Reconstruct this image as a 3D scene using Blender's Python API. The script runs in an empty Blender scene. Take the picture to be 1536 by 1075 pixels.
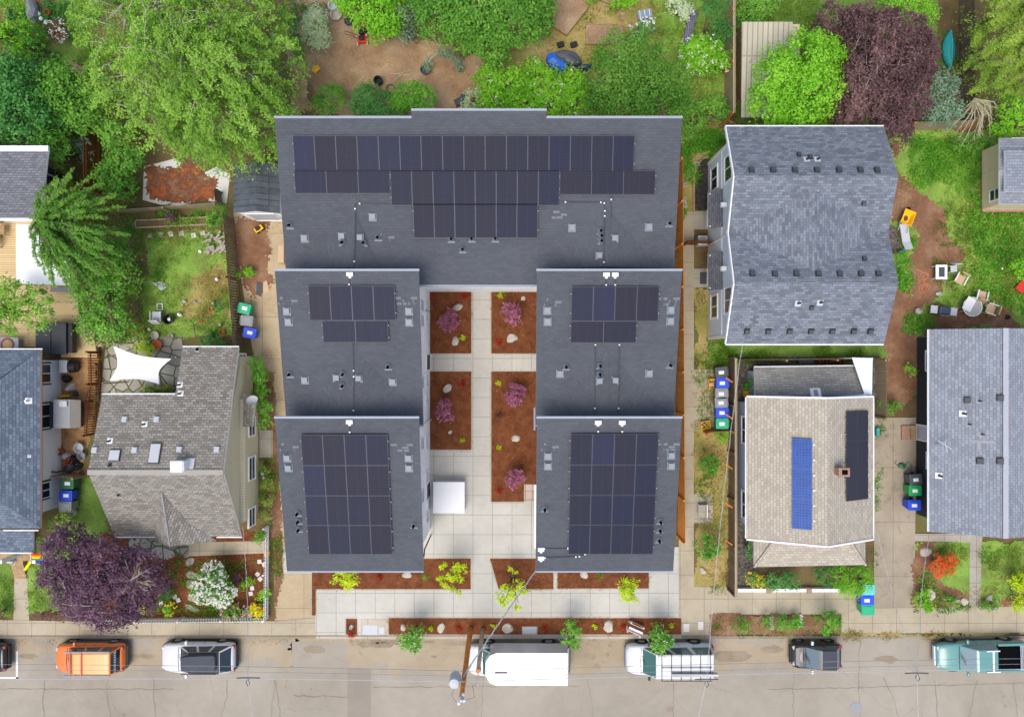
import bpy, math, random
import numpy as np
from mathutils import Vector, Matrix
random.seed(7)
RNG = np.random.default_rng(11)
PI = math.pi
sc = bpy.context.scene
COL = sc.collection
# the camera looks straight down from H metres; F = focal length in photo pixels
H, F, CX, CY = 46.0, 1104.0, 768.0, 537.5
ROADZ = -0.12
def P(px, py, z=0.0):
    k = (H - z) / F
    return Vector(((px - CX) * k, (CY - py) * k, z))
def X(px, z=0.0): return (px - CX) * (H - z) / F
def Y(py, z=0.0): return (CY - py) * (H - z) / F

# ------------------------------------------------------------------ materials
KALB = [1.0]
def lin(c):
    if isinstance(c, str):
        c = [int(c[i:i+2], 16) / 255 for i in (0, 2, 4)]
        c = [x / 12.92 if x <= .04045 else ((x + .055) / 1.055) ** 2.4 for x in c]
    k = KALB[0]
    return (c[0]*k, c[1]*k, c[2]*k, 1.0)
class NT:
    def __init__(s, name):
        s.m = bpy.data.materials.new(name); s.m.use_nodes = True
        s.t = s.m.node_tree; s.n = s.t.nodes; s.l = s.t.links
        s.b = s.n['Principled BSDF']
    def new(s, t, **kw):
        nd = s.n.new(t)
        for k, v in kw.items(): setattr(nd, k, v)
        return nd
    def link(s, a, b): s.l.new(a, b)
    def coord(s, kind='Object'):
        return s.new('ShaderNodeTexCoord').outputs[kind]
    def noise(s, vec, scale, detail=5, rough=.6, dist=0):
        n = s.new('ShaderNodeTexNoise'); s.link(vec, n.inputs['Vector'])
        n.inputs['Scale'].default_value = scale; n.inputs['Detail'].default_value = detail
        n.inputs['Roughness'].default_value = rough; n.inputs['Distortion'].default_value = dist
        return n.outputs['Fac']
    def ramp(s, fac, cols, interp='LINEAR'):
        r = s.new('ShaderNodeValToRGB'); e = r.color_ramp.elements; r.color_ramp.interpolation = interp
        while len(e) < len(cols): e.new(.5)
        for i, (p, c) in enumerate(cols): e[i].position = p; e[i].color = lin(c)
        s.link(fac, r.inputs['Fac']); return r.outputs['Color']
    def mixc(s, fac, a, b, mode='MIX'):
        m = s.new('ShaderNodeMix', data_type='RGBA', blend_type=mode)
        for sock, v in ((m.inputs[0], fac), (m.inputs[6], a), (m.inputs[7], b)):
            if hasattr(v, 'links'): s.link(v, sock)
            else: sock.default_value = v
        return m.outputs[2]
    def math(s, op, a, b=0.0, clamp=False):
        m = s.new('ShaderNodeMath', operation=op, use_clamp=clamp)
        for sock, v in ((m.inputs[0], a), (m.inputs[1], b)):
            if hasattr(v, 'links'): s.link(v, sock)
            else: sock.default_value = v
        return m.outputs[0]
    def fineness(s, col, vec, scale, amt, detail=3):
        f = s.noise(vec, scale, detail)
        f = s.math('ADD', s.math('MULTIPLY', s.math('SUBTRACT', f, .5), amt * 4), 1.0)
        v = s.new('ShaderNodeHueSaturation'); v.inputs['Saturation'].default_value = 1
        s.link(f, v.inputs['Value']); s.link(col, v.inputs['Color'])
        return v.outputs['Color']
    def bump(s, h, strength, dist=.05):
        b = s.new('ShaderNodeBump'); b.inputs['Strength'].default_value = strength
        b.inputs['Distance'].default_value = dist; s.link(h, b.inputs['Height'])
        s.link(b.outputs['Normal'], s.b.inputs['Normal'])
    def done(s, col, rough=.9, spec=.3, metal=0.0):
        if hasattr(col, 'links'): s.link(col, s.b.inputs['Base Color'])
        else: s.b.inputs['Base Color'].default_value = lin(col)
        s.b.inputs['Roughness'].default_value = rough
        s.b.inputs['Specular IOR Level'].default_value = spec
        s.b.inputs['Metallic'].default_value = metal
        return s.m
def noisy(name, cols, scale=1.0, detail=6, rough=.9, fine=(25, .12), bump=None, spec=.25, metal=0, dist=0, coord='Object', nr=.6):
    t = NT(name); v = t.coord(coord)
    c = t.ramp(t.noise(v, scale, detail, nr, dist), cols)
    if fine: c = t.fineness(c, v, fine[0], fine[1])
    if bump: t.bump(t.noise(v, bump[0], 4), bump[1], bump[2] if len(bump) > 2 else .05)
    return t.done(c, rough, spec, metal)
def plain(name, c, rough=.6, spec=.4, metal=0, var=.05, scale=3.0, coat=0):
    t = NT(name); v = t.coord()
    rgb = t.new('ShaderNodeRGB'); rgb.outputs[0].default_value = lin(c)
    col = t.fineness(rgb.outputs[0], v, scale, var) if var else rgb.outputs[0]
    m = t.done(col, rough, spec, metal)
    if coat: t.b.inputs['Coat Weight'].default_value = coat; t.b.inputs['Coat Roughness'].default_value = .05
    return m
def bricky(name, c1, c2, mortar, bw, bh, ms=.02, offset=.5, rough=.9, weather=None, fine=(30, .1), spec=.25, bias=0.0, bump=.3, coord='UV', squash=None):
    t = NT(name); v = t.coord(coord)
    b = t.new('ShaderNodeTexBrick', offset=offset); t.link(v, b.inputs['Vector'])
    b.inputs['Color1'].default_value = lin(c1); b.inputs['Color2'].default_value = lin(c2)
    b.inputs['Mortar'].default_value = lin(mortar); b.inputs['Scale'].default_value = 1
    b.inputs['Mortar Size'].default_value = ms; b.inputs['Mortar Smooth'].default_value = .3
    b.inputs['Brick Width'].default_value = bw; b.inputs['Row Height'].default_value = bh; b.inputs['Bias'].default_value = bias
    c = b.outputs['Color']
    if weather:
        w = t.noise(t.coord(), weather[0], 6, .65)
        c = t.mixc(t.math('MULTIPLY', t.math('SUBTRACT', w, .42, True), weather[2], True), c, lin(weather[1]))
    if fine: c = t.fineness(c, t.coord(), fine[0], fine[1])
    if bump:
        inv = t.math('SUBTRACT', 1.0, b.outputs['Fac']); t.bump(inv, bump, .02)
    return t.done(c, rough, spec)
def leafy(name, cols, trans=.35, big=.35, bigamt=.5, spec=.25, rough=.5):
    """leaf colours: one random tone per leaf, drifting over the crown"""
    t = NT(name)
    g = t.new('ShaderNodeNewGeometry')
    n = t.noise(g.outputs['Position'], big, 2)
    at = t.new('ShaderNodeAttribute'); at.attribute_name = 'tone'
    loc = t.math('ADD', t.math('MULTIPLY', g.outputs['Random Per Island'], .45), t.math('MULTIPLY', at.outputs['Fac'], .55))
    f = t.math('ADD', t.math('MULTIPLY', loc, 1 - bigamt),
               t.math('MULTIPLY', t.math('ADD', t.math('MULTIPLY', t.math('SUBTRACT', n, .5), 2.2), .5, True), bigamt))
    c = t.ramp(f, cols)
    m = t.done(c, rough, spec)
    tr = t.new('ShaderNodeBsdfTranslucent'); t.link(c, tr.inputs['Color'])
    mx = t.new('ShaderNodeMixShader'); mx.inputs[0].default_value = trans
    t.link(t.b.outputs[0], mx.inputs[1]); t.link(tr.outputs[0], mx.inputs[2])
    t.link(mx.outputs[0], t.n['Material Output'].inputs['Surface'])
    return m

# ------------------------------------------------------------------ mesh building
OFF = {}
class MB:
    def __init__(s): s.v = []; s.f = []; s.m = []
    def poly(s, pts, mat=0):
        i = len(s.v); s.v += [tuple(p) for p in pts]; s.f.append(tuple(range(i, i + len(pts)))); s.m.append(mat)
    def idx(s, pts, faces, mat=0):
        i = len(s.v); s.v += [tuple(p) for p in pts]
        for f in faces: s.f.append(tuple(i + k for k in f)); s.m.append(mat)
    def box(s, x0, y0, z0, x1, y1, z1, mat=0):
        s.idx([(x0,y0,z0),(x1,y0,z0),(x1,y1,z0),(x0,y1,z0),(x0,y0,z1),(x1,y0,z1),(x1,y1,z1),(x0,y1,z1)],
              [(0,3,2,1),(4,5,6,7),(0,1,5,4),(1,2,6,5),(2,3,7,6),(3,0,4,7)], mat)
    def obb(s, c, ax, h, mat=0, taper=1.0):
        c = Vector(c); a, b, d = [Vector(q) for q in ax]
        p = []
        for sz in (-1, 1):
            t = taper if sz > 0 else 1
            for sx, sy in ((-1,-1),(1,-1),(1,1),(-1,1)):
                p.append(c + a*(sx*h[0]*t) + b*(sy*h[1]*t) + d*(sz*h[2]))
        s.idx(p, [(0,3,2,1),(4,5,6,7),(0,1,5,4),(1,2,6,5),(2,3,7,6),(3,0,4,7)], mat)
    def rbox(s, cx, cy, z0, sx, sy, sz, rz=0, mat=0, taper=1.0):
        c, n = math.cos(rz), math.sin(rz)
        s.obb((cx, cy, z0 + sz/2), ((c,n,0),(-n,c,0),(0,0,1)), (sx/2, sy/2, sz/2), mat, taper)
    def slab(s, pts, th, mat=0, smat=None):
        """roof or deck slab: pts are its top, anticlockwise seen from above"""
        n = len(pts); pts = [Vector(p) for p in pts]
        s.poly(pts, mat); sm = mat if smat is None else smat
        low = [p - Vector((0,0,th)) for p in pts]
        s.poly(list(reversed(low)), sm)
        for i in range(n): s.poly([low[i], low[(i+1)%n], pts[(i+1)%n], pts[i]], sm)
    def prism(s, pts, z0, z1, mat=0, top=None):
        n = len(pts)
        s.poly([(p[0],p[1],z1) for p in pts], mat if top is None else top); s.poly([(p[0],p[1],z0) for p in reversed(pts)], mat)
        for i in range(n):
            a, b = pts[i], pts[(i+1)%n]
            s.poly([(a[0],a[1],z0),(b[0],b[1],z0),(b[0],b[1],z1),(a[0],a[1],z1)], mat)
    def tube(s, pts, r, n=6, mat=0, caps=True):
        pts = [Vector(p) for p in pts]; rs = r if isinstance(r, (list, tuple)) else [r]*len(pts)
        i0 = len(s.v); up = None
        for i, p in enumerate(pts):
            d = (pts[min(i+1, len(pts)-1)] - pts[max(i-1, 0)]).normalized()
            if up is None:
                up = Vector((0,0,1)) if abs(d.z) < .9 else Vector((1,0,0))
            a = d.cross(up).normalized(); b = a.cross(d).normalized(); up = b
            for k in range(n):
                t = 2*PI*k/n; s.v.append(tuple(p + (a*math.cos(t) + b*math.sin(t))*rs[i]))
        for i in range(len(pts)-1):
            for k in range(n):
                s.f.append((i0+i*n+k, i0+i*n+(k+1)%n, i0+(i+1)*n+(k+1)%n, i0+(i+1)*n+k)); s.m.append(mat)
        if caps:
            s.f.append(tuple(i0+k for k in reversed(range(n)))); s.m.append(mat)
            e = i0+(len(pts)-1)*n; s.f.append(tuple(e+k for k in range(n))); s.m.append(mat)
    def lathe(s, c, prof, n=12, mat=0, close=True):
        i0 = len(s.v); c = Vector(c)
        for r, z in prof:
            for k in range(n):
                t = 2*PI*k/n; s.v.append((c.x+r*math.cos(t), c.y+r*math.sin(t), c.z+z))
        for i in range(len(prof)-1):
            for k in range(n):
                s.f.append((i0+i*n+k, i0+i*n+(k+1)%n, i0+(i+1)*n+(k+1)%n, i0+(i+1)*n+k)); s.m.append(mat)
        if close:
            s.f.append(tuple(i0+k for k in reversed(range(n)))); s.m.append(mat)
            e = i0+(len(prof)-1)*n; s.f.append(tuple(e+k for k in range(n))); s.m.append(mat)
    def loft(s, rings, mat=0, caps=True):
        n = len(rings[0]); i0 = len(s.v)
        for r in rings: s.v += [tuple(p) for p in r]
        for i in range(len(rings)-1):
            for k in range(n):
                s.f.append((i0+i*n+k, i0+i*n+(k+1)%n, i0+(i+1)*n+(k+1)%n, i0+(i+1)*n+k)); s.m.append(mat)
        if caps:
            s.f.append(tuple(i0+k for k in reversed(range(n)))); s.m.append(mat)
            e = i0+(len(rings)-1)*n; s.f.append(tuple(e+k for k in range(n))); s.m.append(mat)
    def blob(s, c, r, seed=0, amt=.25, sub=2, mat=0, flat=None):
        import bmesh
        bm = bmesh.new(); bmesh.ops.create_icosphere(bm, subdivisions=sub, radius=1)
        rr = random.Random(seed); ph = [(rr.uniform(-2,2), rr.uniform(-2,2), rr.uniform(-2,2), rr.uniform(0,6)) for _ in range(6)]
        bm.verts.ensure_lookup_table(); pts = []
        for v in bm.verts:
            q = v.co; f = 1 + amt*sum(math.sin(1.6*(a*q.x+b*q.y+d*q.z)+e) for a,b,d,e in ph)/3
            z = q.z*f
            if flat and z > flat: z = flat + (z-flat)*.25
            pts.append((c[0]+q.x*f*r[0], c[1]+q.y*f*r[1], c[2]+z*r[2]))
        s.idx(pts, [tuple(v.index for v in f.verts) for f in bm.faces], mat); bm.free()
    def build(s, name, mats, parent=None, world=True, smooth=False, bevel=0, org=None, sub=0):
        if not isinstance(mats, (list, tuple)): mats = [mats]
        v = np.array(s.v, dtype=float).reshape(-1, 3)
        loc = Vector((0,0,0))
        if parent is None:
            if org is None:
                lo, hi = v.min(0), v.max(0); org = ((lo[0]+hi[0])/2, (lo[1]+hi[1])/2, lo[2])
            loc = Vector(org); v = v - np.array(org) if world else v
        elif world: v = v - np.array(OFF[parent.name])
        me = bpy.data.meshes.new(name); me.from_pydata(v.tolist(), [], s.f)
        for q in mats: me.materials.append(q)
        me.polygons.foreach_set('material_index', s.m)
        if smooth: me.polygons.foreach_set('use_smooth', [True]*len(s.f))
        me.update()
        uvl = me.uv_layers.new(name='UVMap').data
        for p in me.polygons:
            nn = p.normal
            u = Vector((0,0,1)).cross(nn)
            u = Vector((1,0,0)) if u.length < .02 else u.normalized()
            w = nn.cross(u)
            for li in p.loop_indices:
                co = me.vertices[me.loops[li].vertex_index].co; uvl[li].uv = (co.dot(u), co.dot(w))
        o = bpy.data.objects.new(name, me); COL.objects.link(o); o.location = loc
        if parent is not None: o.parent = parent; OFF[o.name] = OFF[parent.name]
        else: OFF[o.name] = tuple(loc)
        if bevel:
            b = o.modifiers.new('bevel', 'BEVEL'); b.width = bevel; b.segments = 2; b.limit_method = 'ANGLE'
        if sub:
            b = o.modifiers.new('sub', 'SUBSURF'); b.levels = sub; b.render_levels = sub
        return o
def tag(o, label=None, cat=None, group=None, kind=None):
    for k, v in (('label', label), ('category', cat), ('group', group), ('kind', kind)):
        if v: o[k] = v
    return o
def thing(name, label, cat, loc, rz=0, group=None):
    o = bpy.data.objects.new(name, None); COL.objects.link(o); o.empty_display_size = .3
    o.location = loc; o.rotation_euler = (0,0,rz); OFF[o.name] = tuple(loc)
    return tag(o, label, cat, group)
KIDS = {}
def dup(o, loc=None, rz=None, label=None, parent=None):
    """a copy of a thing with copies of its parts and sub-parts"""
    c = o.copy(); COL.objects.link(c)
    OFF[c.name] = OFF.get(o.name, (0,0,0))
    if parent is not None: c.parent = parent
    if loc is not None: c.location = loc
    if rz is not None: c.rotation_euler = (0,0,rz)
    if label: c['label'] = label
    for ch in [q for q in bpy.data.objects if q.parent == o]: dup(ch, parent=c)
    return c
ZAX = ((1,0,0),(0,1,0),(0,0,1))
def frame_axes(ang):
    """outward normal at angle ang: (along the wall, out of the wall, up)"""
    n = Vector((math.cos(ang), math.sin(ang), 0)); t = Vector((-n.y, n.x, 0))
    return t, n, Vector((0,0,1))
def window(par, c, w, h, ang, fm, gm, fw=.09, mull=(), rails=(), name='window', dep=.05):
    t, n, u = frame_axes(ang); c = Vector(c); m = MB()
    m.obb(c + u*(h/2+fw/2), (t,n,u), (w/2+fw, dep, fw/2)); m.obb(c - u*(h/2+fw/2), (t,n,u), (w/2+fw, dep+.02, fw/2))
    for sg in (-1,1): m.obb(c + t*(sg*(w/2+fw/2)), (t,n,u), (fw/2, dep-.003, h/2))
    for q in mull: m.obb(c + t*(q*w), (t,n,u), (.03, dep-.012, h/2-.001))
    for q in rails: m.obb(c + u*(q*h), (t,n,u), (w/2-.001, dep-.009, .03))
    f = m.build(name, fm, par)
    g = MB(); g.obb(c, (t,n,u), (w/2-.002, .02, h/2-.002)); g.build('pane', gm, f)
    return f

# ------------------------------------------------------------------ leaves
def leaf_arrays(c, nrm, L, asp, rng):
    n = len(c)
    nrm = nrm / (np.linalg.norm(nrm, axis=1, keepdims=True) + 1e-9)
    r = rng.normal(size=(n,3)); t = r - nrm*(r*nrm).sum(1, keepdims=True); t /= np.linalg.norm(t, axis=1, keepdims=True)+1e-9
    b = np.cross(nrm, t)
    s = L*rng.uniform(.6, 1.35, size=(n,1))
    fold = nrm*s*.12
    v = np.stack([c - t*s*.5, c + b*s*asp*.5 + fold, c + t*s*.5, c - b*s*asp*.5 + fold], axis=1)
    return v.reshape(-1,3)
def leaf_mesh(name, v, mats, mi=None, tone=None):
    nq = len(v)//4
    me = bpy.data.meshes.new(name)
    me.vertices.add(len(v)); me.vertices.foreach_set('co', np.ascontiguousarray(v, dtype=np.float32).ravel())
    me.loops.add(nq*4); me.loops.foreach_set('vertex_index', np.arange(nq*4, dtype=np.int32))
    me.polygons.add(nq); me.polygons.foreach_set('loop_start', np.arange(0, nq*4, 4, dtype=np.int32))
    for q in (mats if isinstance(mats, (list,tuple)) else [mats]): me.materials.append(q)
    if mi is not None: me.polygons.foreach_set('material_index', np.asarray(mi, dtype=np.int32))
    if tone is None: tone = np.repeat(RNG.uniform(0,1,nq//12+1), 12)[:nq]
    at = me.attributes.new('tone','FLOAT','POINT'); at.data.foreach_set('value', np.repeat(tone,4).astype(np.float32))
    me.update(calc_edges=True)
    return me
def leaf_obj(name, v, mats, parent=None, org=None, mi=None, tone=None):
    if parent is not None: org = OFF[parent.name]
    elif org is None: org = (v[:,0].mean(), v[:,1].mean(), v[:,2].min())
    me = leaf_mesh(name, v - np.array(org), mats, mi, tone)
    o = bpy.data.objects.new(name, me); COL.objects.link(o)
    if parent is not None: o.parent = parent
    else: o.location = org
    OFF[o.name] = tuple(org)
    return o
TONE = [None]
def clump_leaves(blobs, dens, L, asp, rc, rng, per=26, up=.6, low=-.35):
    """leaf clumps over the upper shells of the ellipsoids: (x,y,z,rx,ry,rz) in metres"""
    cs, ns, ts = [], [], []
    for (x,y,z,rx,ry,rz) in blobs:
        k = max(3, int(dens*rx*ry*PI/per))
        d = rng.normal(size=(k*3,3)); d /= np.linalg.norm(d, axis=1, keepdims=True)
        d = d[d[:,2] > low][:k]; k = len(d)
        f = rng.uniform(.5, 1.05, size=(k,1))**.7
        cc = np.array((x,y,z)) + d*f*np.array((rx,ry,rz))
        for q in range(k):
            m = int(per*rng.uniform(.6,1.4)); rad = rc*rng.uniform(.55,1.35)
            g = rng.normal(size=(m,3))*rad*np.array((.55,.55,.4))
            ts.append(np.full(m, rng.uniform(0,1))); cs.append(cc[q] + g); ns.append(d[q]*.5 + g/rad*.5 + np.array((0,0,up)) + rng.normal(size=(m,3))*.45)
    TONE[0] = np.concatenate(ts)
    return leaf_arrays(np.concatenate(cs), np.concatenate(ns), L, asp, rng)
def pxblobs(spec):
    """(px, py, radius px, z, rz) -> metres"""
    out = []
    for b in spec:
        px, py, r, z, rz = b[:5]; p = P(px, py, z); k = (H-z)/F
        out.append((p.x, p.y, z, r*k, (b[5] if len(b) > 5 else r)*k, rz))
    return out
def limbs(m, base, top, r, tips, rng, rt=.03, n=6):
    base, top = Vector(base), Vector(top)
    m.tube([base, base.lerp(top,.5)+Vector((rng.normal()*.08, rng.normal()*.08,0)), top], [r, r*.8, r*.6], 8)
    for t in tips:
        t = Vector(t); s = base.lerp(top, rng.uniform(.55,1)); mid = s.lerp(t,.5) + Vector((rng.normal()*.2, rng.normal()*.2, rng.uniform(.1,.5)))
        m.tube([s, mid, t], [r*.45, r*.28, rt], n)
def tree(name, label, spec, mat, dens=420, L=.16, asp=.6, rc=.45, trunk=None, tr=.16, group=None, cat='tree', bark=None, ntips=14, per=26, up=.6, ground=0.0, seed=1, low=-.35, twigs=0, twigmat=None):
    rng = np.random.default_rng(seed); bl = pxblobs(spec)
    cx = np.mean([b[0] for b in bl]); cy = np.mean([b[1] for b in bl])
    if trunk: q = P(trunk[0], trunk[1], ground); cx, cy = q.x, q.y
    t = thing(name, label, cat, (cx,cy,ground), 0, group)
    zt = np.mean([b[2] for b in bl])
    m = MB(); tips = []
    for i in range(ntips):
        b = bl[i % len(bl)]; d = rng.normal(size=3); d[2] = abs(d[2])*.5; d /= np.linalg.norm(d)
        tips.append((b[0]+d[0]*b[3]*.8, b[1]+d[1]*b[4]*.8, b[2]+d[2]*b[5]*.8))
    limbs(m, (cx,cy,ground-.05), (cx,cy,zt), tr, tips, rng)
    for i in range(twigs):                      # bare pale shoots that show through the top of the crown
        b = bl[rng.integers(len(bl))]; a = rng.uniform(0, 2*PI); q = rng.uniform(.2,.7)
        s = Vector((b[0]+math.cos(a)*b[3]*q*.4, b[1]+math.sin(a)*b[4]*q*.4, b[2]+b[5]*.75))
        dr = Vector((math.cos(a+rng.normal()*.4), math.sin(a+rng.normal()*.4), 0)); ln = b[3]*rng.uniform(.5,.9)
        e = s + dr*ln + Vector((0,0,-b[5]*.25*rng.uniform(0,1))); mid = s.lerp(e,.5)+Vector((rng.normal()*.1, rng.normal()*.1, b[5]*.3))
        m.tube([s, mid, e], [.035,.025,.01], 4)
        for w in range(3):
            s2 = s.lerp(e, rng.uniform(.3,.8)) + Vector((0,0,b[5]*.2)); a2 = a+rng.choice((-1,1))*rng.uniform(.4,.9)
            m.tube([s2, s2+Vector((math.cos(a2), math.sin(a2), .05))*ln*.35], [.018,.006], 4)
    m.build('trunk', bark or M['bark'], t, smooth=True)
    v = clump_leaves(bl, dens, L, asp, rc, rng, per, up, low)
    leaf_obj('crown', v, mat, t, tone=TONE[0])
    return t
def shrub(name, label, spec, mat, dens=420, L=.12, asp=.6, rc=.22, group=None, cat='shrub', per=18, up=.7, ground=0.0, seed=1, low=-.1, flowers=None, fl=.1, fn=60):
    rng = np.random.default_rng(seed); bl = pxblobs(spec)
    cx = np.mean([b[0] for b in bl]); cy = np.mean([b[1] for b in bl])
    t = thing(name, label, cat, (cx,cy,ground), 0, group); m = MB()
    for b in bl:
        for i in range(3):
            a = rng.uniform(0, 2*PI); m.tube([(cx+rng.normal()*.03,cy+rng.normal()*.03,ground-.03), (b[0]*.5+cx*.5,b[1]*.5+cy*.5,ground+b[2]*.4), (b[0]+math.cos(a)*b[3]*.5, b[1]+math.sin(a)*b[4]*.5, b[2]+b[5]*.3)], [.025,.018,.01], 5)
    m.build('stem', M['bark'], t)
    v = clump_leaves(bl, dens, L, asp, rc, rng, per, up, low)
    v[:,2] = np.maximum(v[:,2], ground+.01)
    leaf_obj('foliage', v, mat, t, tone=TONE[0])
    if flowers is not None:
        cs, ns = [], []
        for b in bl:
            k = max(1, int(fn/len(bl))); d = rng.normal(size=(k,3)); d[:,2] = np.abs(d[:,2]); d /= np.linalg.norm(d, axis=1, keepdims=True)
            cs.append(np.array(b[:3]) + d*np.array(b[3:6])*1.05); ns.append(d*.4+np.array((0,0,1)))
        c = np.repeat(np.concatenate(cs), 4, axis=0); c = c + rng.normal(size=c.shape)*fl*.5
        leaf_obj('blossoms', leaf_arrays(c, np.repeat(np.concatenate(ns),4,axis=0)+rng.normal(size=c.shape)*.4, fl, .8, rng), flowers, t)
    return t

def plume_tree(name, label, spec, mat, center, nspray, ln, wd, nleaf, L=.16, asp=.4, tr=.2, group=None, bark=None, seed=1, droop=.35, fill=None, twig=.6, cat='tree', spread=.5, thin=.03, tilt=None):
    """a crown of long outward sprays: each a twig with leaves along its outer part"""
    rng = np.random.default_rng(seed); bl = pxblobs(spec); q0 = P(center[0], center[1], 0)
    t = thing(name, label, cat, (q0.x,q0.y,0), 0, group); m = MB(); cz = P(center[0], center[1], 6.5)
    limbs(m, (q0.x,q0.y,-.05), (q0.x,q0.y,max(b[2] for b in bl)), tr, [(b[0],b[1],b[2]+b[5]*.4) for b in bl], rng, .05, 6)
    C, N, T = [], [], []; ar = np.array([b[3]*b[4] for b in bl]); ar = ar/ar.sum()
    for i in range(nspray):
        b = bl[rng.choice(len(bl), p=ar)]; dd = rng.normal(size=3); dd[2] = abs(dd[2])*1.1+.05; dd /= np.linalg.norm(dd)
        tip = np.array(b[:3]) + dd*np.array(b[3:6])*rng.uniform(.75,1.08)
        out = np.array((tip[0]-cz.x, tip[1]-cz.y)); out = out/(np.linalg.norm(out)+1e-6) if tilt is None else np.array(tilt)
        an = rng.normal()*spread; out = np.array((out[0]*math.cos(an)-out[1]*math.sin(an), out[0]*math.sin(an)+out[1]*math.cos(an)))
        l = ln*rng.uniform(.6,1.3); st = tip - np.array((out[0],out[1],0))*l; st[2] = tip[2]+rng.uniform(-.25,.25)-.1; mid = (st+tip)/2; mid[2] += droop*rng.uniform(.3,1)
        tip[2] -= droop*rng.uniform(0,.8)
        f = lambda u: ((1-u)**2)*st+2*u*(1-u)*mid+u*u*tip
        if rng.uniform() < twig: m.tube([Vector(f(u)) for u in (0,.33,.66,1)], [thin,thin*.75,thin*.5,thin*.2], 4)
        k = int(nleaf*rng.uniform(.6,1.4)); u = rng.uniform(.2,1.02,size=(k,1))**.75; w = wd*(1.15-.75*u)
        C.append(((1-u)**2)*st+2*u*(1-u)*mid+u*u*tip + rng.normal(size=(k,3))*w*np.array((.6,.6,.35))); N.append(np.array((out[0]*.3,out[1]*.3,1))+rng.normal(size=(k,3))*.45); T.append(np.full(k, rng.uniform(0,1)))
    C, N, T = np.concatenate(C), np.concatenate(N), np.concatenate(T)
    m.build('trunk', bark or M['bark'], t, smooth=True); v = leaf_arrays(C, N, L, asp, rng)
    if fill:
        v2 = clump_leaves([(b[0],b[1],b[2]-.5,b[3]*.95,b[4]*.95,b[5]*.8) for b in bl], fill, L, asp, .4, rng, 20, .6); v = np.concatenate([v, v2]); T = np.concatenate([T, TONE[0]*.6])  # inner fill leaves toned darker: the shade in crown gaps put into their colour
    leaf_obj('crown', v, mat, t, tone=T); return t

# ------------------------------------------------------------------ ground sheets
def inside(pts, poly):
    x, y = pts[:,0], pts[:,1]; r = np.zeros(len(pts), bool); d = np.full(len(pts), 1e9)
    n = len(poly)
    for i in range(n):
        (x1,y1),(x2,y2) = poly[i], poly[(i+1)%n]
        c = ((y1 > y) != (y2 > y)); xi = (x2-x1)*(y-y1)/((y2-y1) if y2 != y1 else 1e-9)+x1
        r ^= c & (x < xi)
        dx, dy = x2-x1, y2-y1; q = np.clip(((x-x1)*dx+(y-y1)*dy)/(dx*dx+dy*dy+1e-12), 0, 1)
        d = np.minimum(d, np.hypot(x-x1-q*dx, y-y1-q*dy))
    return np.where(r, d, -d)
def wobble(p, seed, s):
    rr = np.random.default_rng(seed); o = np.zeros(len(p))
    for k in range(14):
        f = rr.uniform(.4, 5.5)/s; a = rr.uniform(0, 2*PI); o += np.sin(f*(p[:,0]*math.cos(a)+p[:,1]*math.sin(a))+rr.uniform(0,6))/(1+f*s*.5)
    return o*.55
LAID = []
def nz(poly=None):
    if poly is None: poly = [(0,0),(1,1)]
    x0,x1,y0,y1 = min(p[0] for p in poly), max(p[0] for p in poly), min(p[1] for p in poly), max(p[1] for p in poly); g = 12
    z = .004+max([q[4] for q in LAID if q[0]-g < x1 and q[1]+g > x0 and q[2]-g < y1 and q[3]+g > y0], default=0.0)
    LAID.append((x0,x1,y0,y1,z)); return z
def sheet(name, pxpoly, mat, z=None, z0=0.0, kind='structure'):
    """clean-edged sheet lying on the ground"""
    z = (nz(pxpoly) if z is None else z) + z0
    m = MB(); q = [P(a,b,z) for a,b in pxpoly]
    ar = sum(q[i].x*q[(i+1)%len(q)].y-q[(i+1)%len(q)].x*q[i].y for i in range(len(q)))
    if ar < 0: q.reverse()
    m.poly(q); o = m.build(name, mat, org=(0,0,0)); o['kind'] = kind; return o
def patch(name, pxpoly, mat, amp=.35, cell=.1, seed=0, ws=1.0, kind='structure', z=None):
    """ragged-edged sheet: cells of a fine grid kept where the wavering outline holds them"""
    z = nz(pxpoly) if z is None else z
    poly = [(X(a),Y(b)) for a,b in pxpoly]; xs = [p[0] for p in poly]; ys = [p[1] for p in poly]
    gx = np.arange(min(xs)-amp*2, max(xs)+amp*2, cell); gy = np.arange(min(ys)-amp*2, max(ys)+amp*2, cell)
    gxx, gyy = np.meshgrid(gx[:-1]+cell/2, gy[:-1]+cell/2); c = np.stack([gxx.ravel(), gyy.ravel()], 1)
    rr = np.random.default_rng(seed+5)
    s = inside(c, poly) + amp*wobble(c, seed, ws) + rr.normal(size=len(c))*amp*.22
    keep = np.nonzero(s > 0)[0]
    # merge along rows to save faces where well inside
    nxn, nyn = len(gx), len(gy); iy, ix = np.divmod(keep, nxn-1)
    a = iy*nxn+ix; quads = np.stack([a, a+1, a+1+nxn, a+nxn], 1)
    V = np.stack(np.meshgrid(gx, gy), -1).reshape(-1,2)
    V = V + rr.uniform(-.35,.35,size=V.shape)*cell
    used, inv = np.unique(quads.ravel(), return_inverse=True)
    v3 = np.concatenate([V[used], np.full((len(used),1), z)], 1)
    me = bpy.data.meshes.new(name); nq = len(quads)
    me.vertices.add(len(v3)); me.vertices.foreach_set('co', v3.astype(np.float32).ravel())
    me.loops.add(nq*4); me.loops.foreach_set('vertex_index', inv.astype(np.int32).ravel())
    me.polygons.add(nq); me.polygons.foreach_set('loop_start', np.arange(0,nq*4,4,dtype=np.int32))
    me.materials.append(mat); me.update(calc_edges=True)
    o = bpy.data.objects.new(name, me); COL.objects.link(o); o['kind'] = kind; OFF[o.name] = (0,0,0)
    return o
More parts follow.
